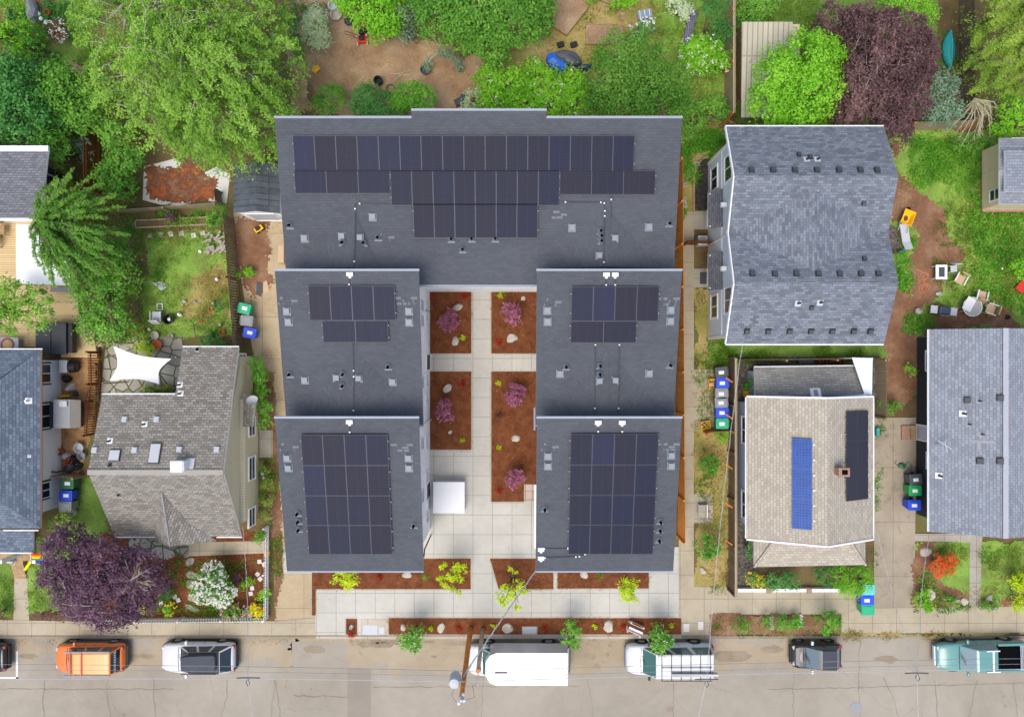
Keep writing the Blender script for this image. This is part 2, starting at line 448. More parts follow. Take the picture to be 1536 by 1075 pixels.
def scatter(name, pxpoly, mat, n, L=.1, asp=.35, h=.12, seed=0, clump=.25, per=10, up=.35, zb=.05, kind='stuff', wob=.4):
    """low plants nobody could count: small leaves in tufts over an area"""
    rng = np.random.default_rng(seed); poly = [(X(a),Y(b)) for a,b in pxpoly]
    xs = [p[0] for p in poly]; ys = [p[1] for p in poly]; k = max(4, n//per)
    c = np.stack([rng.uniform(min(xs),max(xs),k*4), rng.uniform(min(ys),max(ys),k*4)],1)
    c = c[inside(c, poly)+wob*wobble(c, seed, 1.0) > 0]
    keep = wobble(c, seed+3, 1.6) > -.15; c = c[keep][:k]
    if not len(c): return
    cc = np.repeat(c, per, axis=0); cc = cc + rng.normal(size=cc.shape)*clump*.5
    hh = np.repeat(rng.uniform(.3,1,len(c)), per)*h
    z = zb + rng.uniform(0,1,len(cc))*hh
    v = leaf_arrays(np.concatenate([cc, z[:,None]],1), rng.normal(size=(len(cc),3))*.6+np.array((0,0,up)), L, asp, rng)
    v[:,2] = np.maximum(v[:,2], zb)
    o = leaf_obj(name, v, mat, org=(c[:,0].mean(), c[:,1].mean(), 0)); o['kind'] = kind
    return o
# ------------------------------------------------------------------ materials in use
M = {}
M['bark'] = noisy('bark', [(.3,'5a4c3e'),(.7,'8d7f6c')], 6, bump=(20,.5,.02))
M['pale_bark'] = noisy('pale_bark', [(.3,'9a9078'),(.7,'c9c2a8')], 5)
M['grey_bark'] = noisy('grey_bark', [(.3,'8c857a'),(.7,'bdb7aa')], 5)
KALB[0] = .8
M['soil'] = noisy('soil', [(.25,'5b4a33'),(.5,'7b6845'),(.62,'6d7440'),(.8,'8f8a55')], .45, 9, fine=(9,.22), bump=(12,.6,.06))
M['lawn'] = noisy('lawn', [(.26,'887650'),(.37,'85984a'),(.5,'8cb24c'),(.66,'a0c45a'),(.8,'c0b878')], .7, 9, fine=(14,.28), bump=(22,.9,.06))
M['lush'] = noisy('lush_lawn', [(.25,'5c7a34'),(.5,'76963f'),(.75,'94ab55')], .8, 9, fine=(14,.26), bump=(22,.9,.06))
M['dry'] = noisy('dry_grass', [(.28,'7f8a3d'),(.45,'a39a55'),(.6,'c0aa70'),(.75,'b08d5c')], .6, 9, fine=(12,.2), bump=(22,.7,.05))
M['dirt'] = noisy('bare_dirt', [(.25,'6f4f3a'),(.5,'8f694f'),(.75,'ae8d72')], .8, 9, fine=(10,.2), bump=(14,.7,.05))
M['chips'] = noisy('wood_chip_yard', [(.25,'94755a'),(.5,'b49474'),(.75,'cdb392')], .7, 9, fine=(11,.22), bump=(18,.8,.05))
M['orange_chips'] = noisy('orange_bark_chips', [(.25,'9a7048'),(.5,'b98e60'),(.75,'d0a97c')], 2.2, 9, fine=(12,.25), bump=(18,.8,.05))
M['mulch'] = noisy('red_bark_mulch', [(.2,'4f2a17'),(.42,'744326'),(.58,'8a5433'),(.8,'a36c46')], 2.2, 10, fine=(13,.25), bump=(20,1.0,.05), nr=.75)
M['rust'] = noisy('rusty_bark_pile', [(.28,'8a5a40'),(.42,'b8683a'),(.5,'7a5340'),(.6,'9a6e50'),(.72,'b89470')], 1.3, 9, fine=(9,.2), bump=(10,1,.08))
M['gravel'] = noisy('grey_gravel', [(.25,'3d3a35'),(.5,'68635a'),(.75,'958f84')], 7, 9, fine=(9,.3), bump=(12,1,.05))
M['dark_gravel'] = noisy('dark_gravel', [(.3,'2d2a29'),(.6,'4b4643'),(.8,'6a645e')], 5, 9, fine=(9,.28), bump=(12,1,.05))
def concrete(name, cols, tile=None, joint='b6b3aa', rough=.85, stain=None, ms=.012, off=0.0, bh=None):
    t = NT(name); v = t.coord()
    c = t.ramp(t.noise(v, .35, 8, .65), cols)
    c = t.fineness(c, v, 3.0, .05, 6)
    c = t.fineness(c, v, 40, .035, 2)
    if tile:
        b = t.new('ShaderNodeTexBrick', offset=off); t.link(v, b.inputs['Vector'])
        b.inputs['Color1'].default_value = (1,1,1,1); b.inputs['Color2'].default_value = (.955,.96,.955,1)
        b.inputs['Mortar'].default_value = lin(joint); b.inputs['Scale'].default_value = 1
        b.inputs['Mortar Size'].default_value = ms; b.inputs['Mortar Smooth'].default_value = .2
        b.inputs['Brick Width'].default_value = tile; b.inputs['Row Height'].default_value = bh or tile
        c = t.mixc(1.0, c, b.outputs['Color'], 'MULTIPLY')
    if stain:
        w = t.noise(v, stain[0], 7, .7, 1.0)
        c = t.mixc(t.math('MULTIPLY', t.math('SUBTRACT', w, .55, True), stain[2], True), c, lin(stain[1]))
    t.bump(t.noise(v, 30, 3), .15, .01)
    return t.done(c, rough, .25)
M['concrete'] = concrete('new_concrete', [(.3,'c6c3b8'),(.7,'d6d3c9')], 1.22, stain=(.8,'b0ac9e',.9))
M['walk'] = concrete('old_pavement', [(.3,'b2a68d'),(.7,'cabea5')], 1.5, stain=(1.2,'857862',1.6))
M['drive'] = concrete('old_driveway', [(.3,'bba786'),(.7,'d2be9c')], 2.6, stain=(.9,'8c7a5c',1.8))
M['rough_drive'] = concrete('weathered_driveway', [(.3,'a0937f'),(.7,'bdb19c')], 3.4, stain=(1.1,'6b5f50',3.2))
M['path'] = concrete('garden_path', [(.3,'a7a193'),(.7,'c1bbac')], 1.0, stain=(1.5,'8a8475',1.5))
M['kerb'] = concrete('kerb_concrete', [(.3,'b8ac98'),(.7,'d2c8b5')], 3.0)
M['oldkerb'] = concrete('old_kerb', [(.3,'8f836f'),(.7,'b0a38c')], 3.0, stain=(2,'5f6030',2.0))
def crazy(name, cols, joint, s):
    t = NT(name); v = t.coord(); vo = t.new('ShaderNodeTexVoronoi', feature='DISTANCE_TO_EDGE'); t.link(v, vo.inputs['Vector']); vo.inputs['Scale'].default_value = s
    vc = t.new('ShaderNodeTexVoronoi'); t.link(v, vc.inputs['Vector']); vc.inputs['Scale'].default_value = s
    sp = t.new('ShaderNodeSeparateColor'); t.link(vc.outputs['Color'], sp.inputs[0])
    c = t.ramp(sp.outputs[0], cols); c = t.fineness(c, v, 5, .08, 6)
    c = t.mixc(t.math('LESS_THAN', vo.outputs['Distance'], .05), c, lin(joint)); return t.done(c, .85, .25)
M['flag'] = crazy('flagstone', [(0,'8f8a7f'),(.5,'aaa597'),(1,'c2bdb0')], '5d6240', 1.5)
def asphalt(name, cols, cracks=True):
    t = NT(name); v = t.coord()
    c = t.ramp(t.noise(v, .16, 9, .68, .6), cols)
    c = t.fineness(c, v, 1.3, .05, 7); c = t.fineness(c, v, 45, .07, 2)
    if cracks:
        mp = t.new('ShaderNodeMapping'); t.link(v, mp.inputs['Vector'])
        ds = t.new('ShaderNodeVectorMath', operation='ADD'); nn = t.new('ShaderNodeTexNoise'); nn.inputs['Scale'].default_value = 1.1; nn.inputs['Detail'].default_value = 6
        t.link(v, nn.inputs['Vector']); t.link(v, ds.inputs[0]); t.link(nn.outputs['Color'], ds.inputs[1])
        vo = t.new('ShaderNodeTexVoronoi', feature='DISTANCE_TO_EDGE'); t.link(ds.outputs[0], vo.inputs['Vector']); vo.inputs['Scale'].default_value = .22
        f = t.math('MULTIPLY', t.math('LESS_THAN', vo.outputs['Distance'], .0022), t.math('GREATER_THAN', t.noise(v, .3, 2), .52))
        c = t.mixc(t.math('MULTIPLY', f, .45), c, lin('6f665c'))
    t.bump(t.noise(v, 50, 3), .25, .01)
    return t.done(c, .9, .25)
M['asphalt'] = asphalt('asphalt', [(.3,'9d9586'),(.55,'ada596'),(.75,'b7afa1')])
M['asphalt_new'] = asphalt('asphalt_patch', [(.3,'968d81'),(.7,'a69d90')], False)
M['asphalt_dusty'] = asphalt('dusty_asphalt', [(.3,'a5957c'),(.5,'b3a48b'),(.7,'bdaf98')], True)
# roofs
M['roof'] = bricky('charcoal_shingle', '55595f', '5d6167', '4c5056', .3, .14, .008, weather=(.35,'70767f',.7), fine=(20,.1), bump=.15)
M['roof_pale'] = plain('spare_pale_shingle', '7d8086', .9)
M['roof_blue'] = bricky('blue_grey_shingle', '686e77', '8d949e', '595f68', .3, .15, .01, weather=(.7,'808c9c',.8), fine=(22,.1))
M['roof_slate'] = bricky('slate_blue_shingle', '5d6978', '7f8c9b', '4a5360', .3, .17, .014, weather=(.6,'76859a',.8), fine=(22,.1))
M['roof_grey'] = bricky('brown_grey_shingle', '827d74', 'aaa69d', '5f5a52', .3, .15, .016, weather=(.45,'94918a',.9), fine=(25,.12))
M['roof_tan'] = bricky('tan_shingle', 'b3ab9b', 'cbc3b3', '978f80', .3, .17, .014, weather=(.5,'b4ab9b',.8), fine=(25,.1))
M['roof_pgrey'] = bricky('pale_grey_shingle', '888e98', 'a0a7b0', '70767f', .3, .17, .014, weather=(.5,'a0a9b8',.8), fine=(22,.08))
M['roof_low'] = bricky('grey_low_slope', '858480', 'a09f9a', '6b6a66', .5, .16, .018, weather=(.4,'b0afa8',1.4), fine=(22,.08))
M['roof_mid'] = bricky('mid_grey_shingle', '6d7076', '888b92', '54575c', .3, .14, .016, fine=(25,.08))
M['metal_dark'] = bricky('weathered_dark_metal', '4d535b', '5d646c', '3a3f46', .35, 9.0, .03, 0, rough=.6, weather=(1.2,'7a8088',1.8))
M['corr'] = bricky('cream_ribbed_metal', 'c9c3ac', 'd4ceb8', 'a39c84', .3, 30.0, .04, 0, rough=.6, weather=(.6,'b5ad92',1.2))
KALB[0] = 1.0
M['flash'] = plain('metal_flashing', '9199a5', .6, .4)
M['white'] = plain('white_paint', 'e6e7e8', .6, .3, var=.02)
M['siding'] = bricky('white_siding', 'f0f2f3', 'eceef0', 'd6d9dc', 30, .18, .012, 0, bump=.2)
M['siding_blue'] = bricky('pale_blue_siding', 'cfdbe6', 'd3dfea', 'b7c5d3', 30, .2, .012, 0)
M['siding_lav'] = bricky('lavender_blue_siding', 'bac7df', 'bfcce3', 'a0aeca', 30, .16, .012, 0)
M['siding_beige'] = bricky('beige_siding', 'cdc6aa', 'd2cbb0', 'b0a98e', 30, .16, .012, 0)
M['siding_black'] = bricky('charcoal_siding', '34373c', '383b40', '24262a', 30, .2, .014, 0)
M['siding_tan'] = bricky('cream_siding', 'd9c9a5', 'dccdaa', 'b9a983', 30, .9, .012, 0)
M['white_wall'] = plain('white_stucco', 'eef0f3', .8, .2, var=.03)
M['cedar'] = bricky('fresh_cedar', 'e2913f', 'ee9f4c', 'a8642a', .14, 30, .012, 0, weather=(1.5,'b06c2c',.8))
M['fence_brown'] = bricky('weathered_fence', '6d5a49', '7d6a57', '3c3027', .14, 30, .014, 0, weather=(1.5,'8f8170',.9))
M['fence_tan'] = bricky('tan_fence_boards', 'a39477', 'b3a487', '6e6149', .15, 30, .014, 0, weather=(1.2,'8d8069',.9))
M['fence_red'] = bricky('reddish_cedar', '7a4a2a', '8a5632', '4a2c18', .14, 30, .014, 0)
M['wood'] = noisy('bare_wood', [(.3,'8d7656'),(.7,'b39a75')], 4, bump=(12,.3,.01))
M['orange_wood'] = plain('orange_stained_wood', 'd07a38', .8)
M['deck'] = bricky('deck_boards', 'c9b183', 'd6bf92', '8d7a56', 30, .14, .014, 0, weather=(.7,'b8a071',1.0))
M['glass'] = plain('dark_window_glass', '20272e', .08, .6, var=0)
M['trim_dark'] = plain('dark_window_trim', '2d3036', .5)
M['black'] = plain('black_plastic', '1d1e20', .55, .4)
M['dgrey'] = plain('dark_grey', '45484c', .6)
M['grey'] = plain('mid_grey', '8d9094', .6)
M['lgrey'] = plain('light_grey', 'b9bcc0', .6)
M['vent'] = plain('galvanised_vent', '6c747e', .5, .5)
M['vent_top'] = plain('galvanised_vent_top', '7a828c', .5, .5)
M['vent_black'] = plain('black_vent', '33373d', .6)
M['hole'] = plain('dark_opening', '101113', .9, 0, var=0)
M['chrome'] = plain('bright_metal', 'c8ccd0', .2, .5, 1.0, var=.02)
M['galv'] = plain('galvanised_steel', 'aab0b4', .4, .5, .7)
M['rubber'] = plain('rubber', '1a1a1b', .85, .2)
M['tan'] = plain('tan_cushion', 'c4a888', .9, .1)
M['pot'] = plain('terracotta', 'b5633c', .8, .2)
M['blue_tarp'] = plain('blue_tarp', '1f63c8', .45, .5, var=.15, scale=5)
M['red'] = plain('red_plastic', 'c8321f', .45, .5)
M['yellow'] = plain('yellow_plastic', 'f0b911', .45, .5)
M['rock'] = noisy('boulder', [(.3,'a19a8a'),(.7,'cac4b6')], 2.5, 8, bump=(6,.6,.05))
M['paver'] = plain('pale_paver', 'cfcdc6', .9, .2, var=.05)
M['brick'] = bricky('chimney_brick', '8d5f4c', '9d6f5a', 'b5a595', .22, .08, .012)
# foliage
G = {}
G['willow'] = leafy('yellow_green_leaves', [(.05,'5a8428'),(.35,'7aa83a'),(.65,'9bc84e'),(.95,'c0e474')], .4)
G['mid'] = leafy('mid_green_leaves', [(.05,'44802a'),(.5,'6ea83c'),(.95,'9cd056')], .35)
G['bright'] = leafy('bright_green_leaves', [(.05,'66aa22'),(.5,'8ed036'),(.95,'bcee5a')], .4)
G['dark'] = leafy('deep_green_leaves', [(.05,'3a7032'),(.5,'589a48'),(.95,'86c46a')], .3)
G['lime'] = leafy('lime_leaves', [(.05,'b4d018'),(.5,'d2ea2a'),(.95,'eaff50')], .45)
G['olive'] = leafy('golden_green_leaves', [(.05,'5f8428'),(.5,'8cb040'),(.95,'c0da62')], .35)
G['grey'] = leafy('grey_green_leaves', [(.05,'64826a'),(.5,'84a284'),(.95,'a8c2a0')], .3)
G['pale'] = leafy('pale_variegated_leaves', [(.05,'a4ba88'),(.5,'c8dcac'),(.95,'e6f0cc')], .35)
G['purple'] = leafy('purple_plum_leaves', [(.05,'46303f'),(.5,'6a4c60'),(.95,'957488')], .25)
G['burg'] = leafy('burgundy_leaves', [(.05,'453233'),(.5,'6c5052'),(.85,'8f706c'),(1,'b0947c')], .25)
G['maple'] = leafy('rosy_maple_leaves', [(.05,'84405c'),(.5,'ac6884'),(.95,'cc92a8')], .35, bigamt=.2)
G['rust'] = leafy('orange_maple_leaves', [(.05,'d8582a'),(.5,'ee7638'),(.95,'fa9a58')], .4)
G['cypress'] = leafy('feathery_green_leaves', [(.05,'447a28'),(.5,'6ca23a'),(.95,'98c656')], .35)
G['hedge'] = leafy('hedge_leaves', [(.05,'41861f'),(.5,'66ac30'),(.95,'94d24c')], .3)
G['brown'] = leafy('brown_leaves', [(.1,'5b3b33'),(.5,'78554a'),(.9,'94705f')], .25)
G['tuft'] = leafy('grass_blades', [(.1,'4f7a20'),(.5,'77a332'),(.9,'a5c04c')], .4)
G['drytuft'] = leafy('dry_blades', [(.1,'8d8a45'),(.5,'b39d5e'),(.9,'cdb67c')], .35)
G['bits'] = leafy('mulch_chips', [(.1,'4a2614'),(.5,'84492a'),(.9,'b57a50')], 0)
G['twigs'] = leafy('straw_chips', [(.1,'8a6640'),(.5,'b8925f'),(.9,'dcc08c')], 0)
G['white'] = leafy('white_petals', [(.1,'d8d8c8'),(.9,'f4f4ec')], .3)
G['pink'] = leafy('pink_petals', [(.1,'d88a9c'),(.9,'f2c4cc')], .3)
G['yel'] = leafy('yellow_petals', [(.1,'e0c010'),(.9,'f8e040')], .3)
G['redp'] = leafy('red_petals', [(.1,'a02a1c'),(.9,'d0452c')], .3)
G['leaflitter'] = leafy('leaf_litter', [(.1,'6a5a30'),(.5,'a08a4c'),(.9,'c8b070')], 0)

# ------------------------------------------------------------------ ground, road, kerbs, paving
KY = Y(953)                                   # back of the kerb
m = MB(); m.poly([(-260,KY,0),(260,KY,0),(260,260,0),(-260,260,0)]); m.poly([(-260,-260,0),(260,-260,0),(260,-29,0),(-260,-29,0)])
tag(m.build('ground', M['soil'], org=(0,0,0)), kind='structure')
m = MB(); m.poly([(-260,-29.05,ROADZ),(260,-29.05,ROADZ),(260,KY+.05,ROADZ),(-260,KY+.05,ROADZ)])
tag(m.build('road', M['asphalt'], org=(0,0,0)), kind='structure')
for nm, mt, xa, xb, hh in (('kerb', M['oldkerb'], -260, X(474), .0), ('kerb', M['kerb'], X(474)+.003, X(1022), .03), ('kerb', M['oldkerb'], X(1022)+.003, 260, .0)):
    m = MB(); m.box(xa, KY-.16, ROADZ-.15, xb, KY+.02, .075+hh); tag(m.build(nm, mt, org=(0,0,0), bevel=.02), kind='structure')
m = MB(); m.box(-260, -29.1, ROADZ-.15, 260, -28.9, .02); tag(m.build('kerb', M['oldkerb'], org=(0,0,0)), kind='structure')
M['stain'] = noisy('road_stain', [(.3,'857865'),(.7,'978a76')], 1.5, fine=(20,.12))
def rsheet(name, pp, mt, k, amp=.12, seed=1):
    patch(name, pp, mt, amp, .12, seed, 1.0, z=ROADZ+.004*k)
rsheet('road_dust', [(440,961),(1200,961),(1190,996),(900,1004),(700,1000),(440,1012)], M['asphalt_dusty'], 1, .5, 3)
rsheet('road_dust', [(0,962),(440,962),(430,992),(200,996),(0,990)], M['asphalt_dusty'], 1, .5, 4)
def rs(name, pp, mt, k): sheet(name, [(a,b) for a,b in pp], mt, z=ROADZ+.004*k)
rs('asphalt_patch', [(521,1003),(556,1003),(556,1110),(521,1110)], M['asphalt_new'], 2)
rs('asphalt_patch', [(438,962),(520,962),(520,1044),(438,1041)], M['asphalt'], 2)
# asphalt joints and cracks: thin tarred seams
def seam(pp, w, k=3, mt='dgrey', name='road_seam'):
    rr = random.Random(int(pp[0][0]*7+pp[0][1])); q = []
    for (a,b),(c,d) in zip(pp, pp[1:]):
        n = max(2, int(math.hypot(c-a,d-b)/7))
        for i in range(n): q.append(Vector((a+(c-a)*i/n+rr.uniform(-1.3,1.3), b+(d-b)*i/n+rr.uniform(-1.3,1.3))))
    q.append(Vector(pp[-1])); m = MB(); L, R = [], []
    for i, p in enumerate(q):
        d = (q[min(i+1,len(q)-1)]-q[max(i-1,0)]).normalized(); nn = Vector((-d.y,d.x))*w*rr.uniform(.5,1.3)
        z = ROADZ+.004*k; L.append(P(*(p+nn), z)); R.append(P(*(p-nn), z))
    for i in range(len(q)-1): m.poly([L[i],L[i+1],R[i+1],R[i]])
    tag(m.build(name, M['seam'], org=(0,0,0)), kind='structure')
M['seam'] = plain('tar_seam', '7f766a', .8)
M['pale_line'] = plain('worn_paint', 'c9c4ba', .8)
for pp, w in ([(66,1018),(64,1060),(70,1090)],.5), ([(163,1018),(160,1040),(166,1075),(176,1100)],.4), ([(230,1015),(231,1050),(236,1100)],.4), ([(340,1018),(341,1045),(332,1070),(330,1095)],.5), \
    ([(412,1020),(408,1060),(404,1100)],.4), ([(413,1020),(424,1100)],.35), ([(1010,1015),(1010,1100)],.5), ([(1290,960),(1288,1010),(1292,1100)],.45), ([(1325,1015),(1345,1060),(1350,1100)],.4), ([(1402,1020),(1408,1100)],.5), ([(1465,1020),(1455,1070),(1440,1100)],.4), ([(880,1015),(888,1060),(893,1100)],.3), ([(1190,960),(1190,1100)],.4), ([(725,1015),(720,1100)],.4), ([(440,1043),(520,1045)],.6), ([(0,1033),(260,1033)],.4), ([(300,962),(300,990)],.3), ([(1520,1020),(1530,1100)],.4), ([(940,960),(945,1000)],.3), ([(560,1030),(870,1028)],.3), ([(1152,1034),(1536,1024)],.3):
    seam(pp, w)
for i,(px,py,w,h) in enumerate(((600,963,50,3),(560,968,30,4),(700,966,40,3),(890,985,3,2),(905,993,3,2),(912,982,2,2),(880,983,2,1.5),(896,1000,4,3),(650,985,5,3),(640,978,3,2),(1005,1064,4,2),(250,992,4,2),(1100,985,30,8),(1160,975,20,5),(40,985,15,4),(210,985,20,3),(470,975,16,5),(1330,990,20,6))):
    patch('oil_stain', [(px-w,py-h*.3),(px-w*.5,py-h),(px+w*.6,py-h*.9),(px+w,py),(px+w*.5,py+h),(px-w*.6,py+h*.8)], M['stain'], .06, .06, 70+i, .5, z=ROADZ+.0135)
# parking corner line
m = MB(); z = ROADZ+.012
for a,b,c,d in ((24,976,27,1017),(-40,1014.5,27,1017)): m.box(P(a,d,z).x, P(a,d,z).y, z, P(c,b,z).x, P(c,b,z).y, z+.004)
tag(m.build('road_marking', M['white'], org=(0,0,0)), kind='structure')
m = MB(); q = P(1284,1061,ROADZ); m.lathe((q.x,q.y,ROADZ-.05),[(.36,0),(.36,.062),(.33,.066),(.02,.066)],24)
tag(m.build('manhole_cover', M['grey']), 'round grey iron manhole cover set in the road', 'manhole cover')

# yard surfaces, north to south
patch('lawn', [(75,-40),(140,-40),(150,80),(135,120),(85,110),(70,60)], M['lush'], .3, seed=1)
patch('bark_yard', [(420,70),(455,15),(470,-60),(505,-60),(510,30),(600,60),(640,50),(690,80),(725,95),(735,130),(690,165),(560,175),(440,170),(425,120)], M['chips'], .4, seed=2)
patch('lawn', [(735,60),(825,-60),(1100,-60),(1100,190),(740,190)], M['dry'], .4, seed=3)
patch('lawn', [(965,-60),(1095,-60),(1095,180),(1010,180),(985,60)], M['lawn'], .5, seed=4)
patch('lawn', [(1100,-60),(1400,-60),(1420,190),(1105,190)], M['lush'], .3, seed=5)
patch('lawn', [(1320,195),(1600,195),(1600,520),(1380,520),(1330,505)], M['lawn'], .2, seed=6)
patch('dirt_track', [(1332,212),(1352,205),(1358,280),(1395,300),(1412,312),(1444,385),(1432,400),(1408,415),(1400,450),(1352,485),(1335,520),(1320,560),(1308,515),(1330,470),(1350,430),(1365,395),(1368,340),(1345,330),(1335,270)], M['dirt'], .35, seed=7)
patch('dirt_track', [(1316,505),(1376,505),(1372,600),(1350,612),(1316,600)], M['dirt'], .25, seed=8)
patch('dirt_track', [(1395,455),(1520,455),(1530,495),(1390,500)], M['dirt'], .3, seed=9)
patch('lawn', [(1058,510),(1330,510),(1330,545),(1090,548),(1060,545)], M['lush'], .15, seed=10)
patch('bare_strip', [(1040,430),(1064,430),(1064,545),(1060,640),(1096,655),(1094,890),(1040,890)], M['dry'], .2, seed=11)
patch('garden_strip', [(1024,195),(1085,195),(1085,235),(1062,330),(1024,330)], M['lawn'], .2, seed=12)
patch('dirt_path', [(1038,225),(1060,215),(1062,240),(1045,262),(1042,330),(1024,330),(1026,262)], M['dry'], .12, seed=13)
sheet('gravel_bed', [(1041,245),(1052,238),(1068,238),(1068,316),(1040,316)], M['dark_gravel'])
sheet('gravel_bed', [(1095,535),(1320,535),(1320,600),(1132,600),(1132,885),(1095,885)], M['gravel'])
sheet('side_path', [(1020,318),(1041,318),(1041,885),(1018,885)], M['walk'])
sheet('doorstep_slab', [(1040,318),(1064,318),(1064,344),(1040,344)], M['path'])
sheet('doorstep_slab', [(1040,403),(1064,403),(1064,431),(1040,431)], M['path'])
sheet('bin_pad', [(1041,554),(1092,554),(1092,641),(1041,641)], M['walk'])
sheet('utility_pad', [(1041,741),(1069,741),(1069,784),(1041,784)], M['path'])
patch('lawn', [(205,345),(350,345),(352,500),(205,515)], M['lawn'], .2, seed=14)
patch('dry_patch', [(285,425),(330,400),(348,410),(345,470),(330,490),(280,480),(270,450)], M['dry'], .8, seed=15)
patch('shrub_bed', [(-20,180),(150,180),(215,260),(215,520),(130,520),(120,440),(90,330),(-20,330)], M['soil'], .2, seed=16)
sheet('pale_tarp', [(216,250),(262,238),(300,262),(325,250),(345,262),(340,305),(300,300),(260,312),(214,300)], M['paver'])
patch('bark_pile', [(222,255),(290,245),(325,265),(325,292),(290,296),(225,300)], M['rust'], .25, seed=17)
sheet('driveway', [(350,318),(432,318),(432,560),(450,860),(474,860),(474,930),(412,930),(408,640),(378,520),(362,420)], M['drive'])
patch('dirt_bed', [(352,335),(398,335),(404,420),(378,440),(360,400)], M['dirt'], .4, seed=18)
patch('bark_yard', [(92,530),(150,530),(140,640),(118,715),(92,715)], M['orange_chips'], .05, seed=19)
patch('lawn', [(114,715),(150,715),(165,810),(110,810)], M['lush'], .1, seed=20)
sheet('flagstone_patio', [(160,505),(275,505),(275,595),(150,600)], M['flag'])
patch('lawn', [(40,805),(118,805),(105,915),(45,915)], M['lawn'], .12, seed=21)
patch('lawn', [(-40,835),(20,835),(18,925),(-40,925)], M['lush'], .08, seed=22)
patch('mulch_bed', [(105,835),(405,835),(405,925),(140,930),(100,915)], M['mulch'], .12, seed=23)
patch('mulch_bed', [(150,800),(405,800),(405,840),(150,840)], M['mulch'], .12, seed=24)
sheet('garden_path', [(278,813),(404,811),(404,829),(280,834)], M['walk'])
patch('stone_path', [(190,808),(240,806),(285,818),(282,836),(200,830)], M['flag'], .15, seed=25)
sheet('garden_path', [(22,826),(38,826),(44,932),(20,932)], M['walk'])
patch('bark_strip', [(378,560),(412,560),(425,860),(412,930),(408,780),(390,700)], M['dirt'], .1, seed=26)
sheet('slab', [(389,645),(409,645),(409,686),(389,686)], M['path'])
sheet('driveway', [(1311,626),(1374,626),(1372,920),(1311,920)], M['rough_drive'])
patch('lawn', [(1372,812),(1600,812),(1600,918),(1372,918)], M['lawn'], .1, seed=27)
patch('bark_bed', [(1372,815),(1398,815),(1402,870),(1455,905),(1455,916),(1372,916)], M['dirt'], .3, seed=28)
patch('bark_bed', [(1475,895),(1600,880),(1600,918),(1475,918)], M['dirt'], .3, seed=29)
sheet('garden_path', [(1372,800),(1475,800),(1473,811),(1470,912),(1454,912),(1455,813),(1372,811)], M['path'])
# pavements along the street
sheet('pavement', [(-200,926),(108,931),(415,931),(474,926),(474,952.5),(-200,952.5)], M['walk'])
sheet('pavement', [(1018,880),(1290,880),(1290,921),(1066,921),(1066,952.5),(1018,952.5)], M['walk'])
sheet('pavement', [(1262,920),(1290,912),(1800,906),(1800,946),(1262,950)], M['walk'])
patch('soil_strip', [(1066,921),(1262,921),(1262,951),(1066,951)], M['dirt'], .08, seed=30)
patch('weedy_verge', [(1262,950),(1700,945),(1700,952),(1262,952)], M['dry'], .06, seed=31)
# the new plaza and its beds
sheet('plaza', [(474,952.5),(470,860),(425,860),(425,820),(600,820),(600,425),(830,425),(830,820),(1018,820),(1018,925),(1022,926),(1022,952.5)], M['concrete'])
BEDS = [[(645,431),(707,431),(707,530),(645,530)], [(737,431),(806,431),(806,530),(737,530)], [(640,557),(707,557),(707,674),(640,674)],
        [(737,557),(806,557),(806,726),(786,726),(786,752),(737,752)], [(468,840),(600,840),(634,837),(706,837),(706,883),(474,883),(474,922),(468,922)],
        [(735,837),(830,837),(830,883),(748,883)], [(836,840),(973,840),(973,882),(836,882)], [(583,926),(1022,926),(1022,951),(583,951)], [(519,927),(536,927),(536,951),(519,951)]]
zb = nz([(470,425),(1022,952.5)])
BZ = zb
for i, b in enumerate(BEDS): sheet('mulch_bed', b, M['mulch'], z=zb)
zz = nz([(470,425),(1022,952.5)]); zk = nz([(470,425),(1022,952.5)])
for b in BEDS:                                  # pale concrete edging round each bed
    m = MB(); q = [P(x,y) for x,y in b]; n = len(q); ar = sum(q[i].x*q[(i+1)%n].y-q[(i+1)%n].x*q[i].y for i in range(n))
    for i in range(n):
        a, c = q[i], q[(i+1)%n]; d = (c-a).normalized(); nn = Vector((d.y,-d.x,0))*(.07 if ar > 0 else -.07)
        m.poly([(a+d*.01)+Vector((0,0,zz)), (c-d*.01)+Vector((0,0,zz)), (c-d*.01)+nn+Vector((0,0,zz)), (a+d*.01)+nn+Vector((0,0,zz))])
    tag(m.build('bed_edging', M['kerb'], org=(0,0,0)), kind='structure')
sheet('brick_pavers', [(786.5,726.5),(806,726.5),(806,751.5),(786.5,751.5)], bricky('pink_pavers','c3b0a4','b5a294','7d6f66',.42,.55,.02,0), z=zk)
for x0,y0,x1,y1 in ((541,928,583,952),(783,939,806,952)):
    sheet('access_lid_slab', [(x0,y0),(x1,y0),(x1,y1),(x0,y1)], M['kerb'], z=zk)
sheet('access_lid', [(544,937),(566,937),(566,952),(544,952)], M['lgrey'], z=zk+.004)
sheet('access_lid', [(568,940),(576,940),(576,951),(568,951)], M['lgrey'], z=zk+.004)
sheet('access_lid', [(784,940),(804,940),(804,950),(784,950)], M['lgrey'], z=zk+.004)
sheet('access_lid', [(1025,935),(1034,935),(1034,947),(1025,947)], M['paver'], z=zk+.004)
sheet('access_lid', [(1047,932),(1055,932),(1055,944),(1047,944)], M['paver'], z=zk+.004)
# deck
m = MB(); pts = [P(-60,326,.35),P(-60,520,.35),P(92,520,.35),P(92,536,.35),P(146,536,.35),P(140,500,.35),P(118,470,.35),P(112,326,.35)]
m.slab(pts, .3, 0); tag(m.build('wooden_deck', M['deck']), 'pale timber deck around the white canopy and hot tub', 'deck')
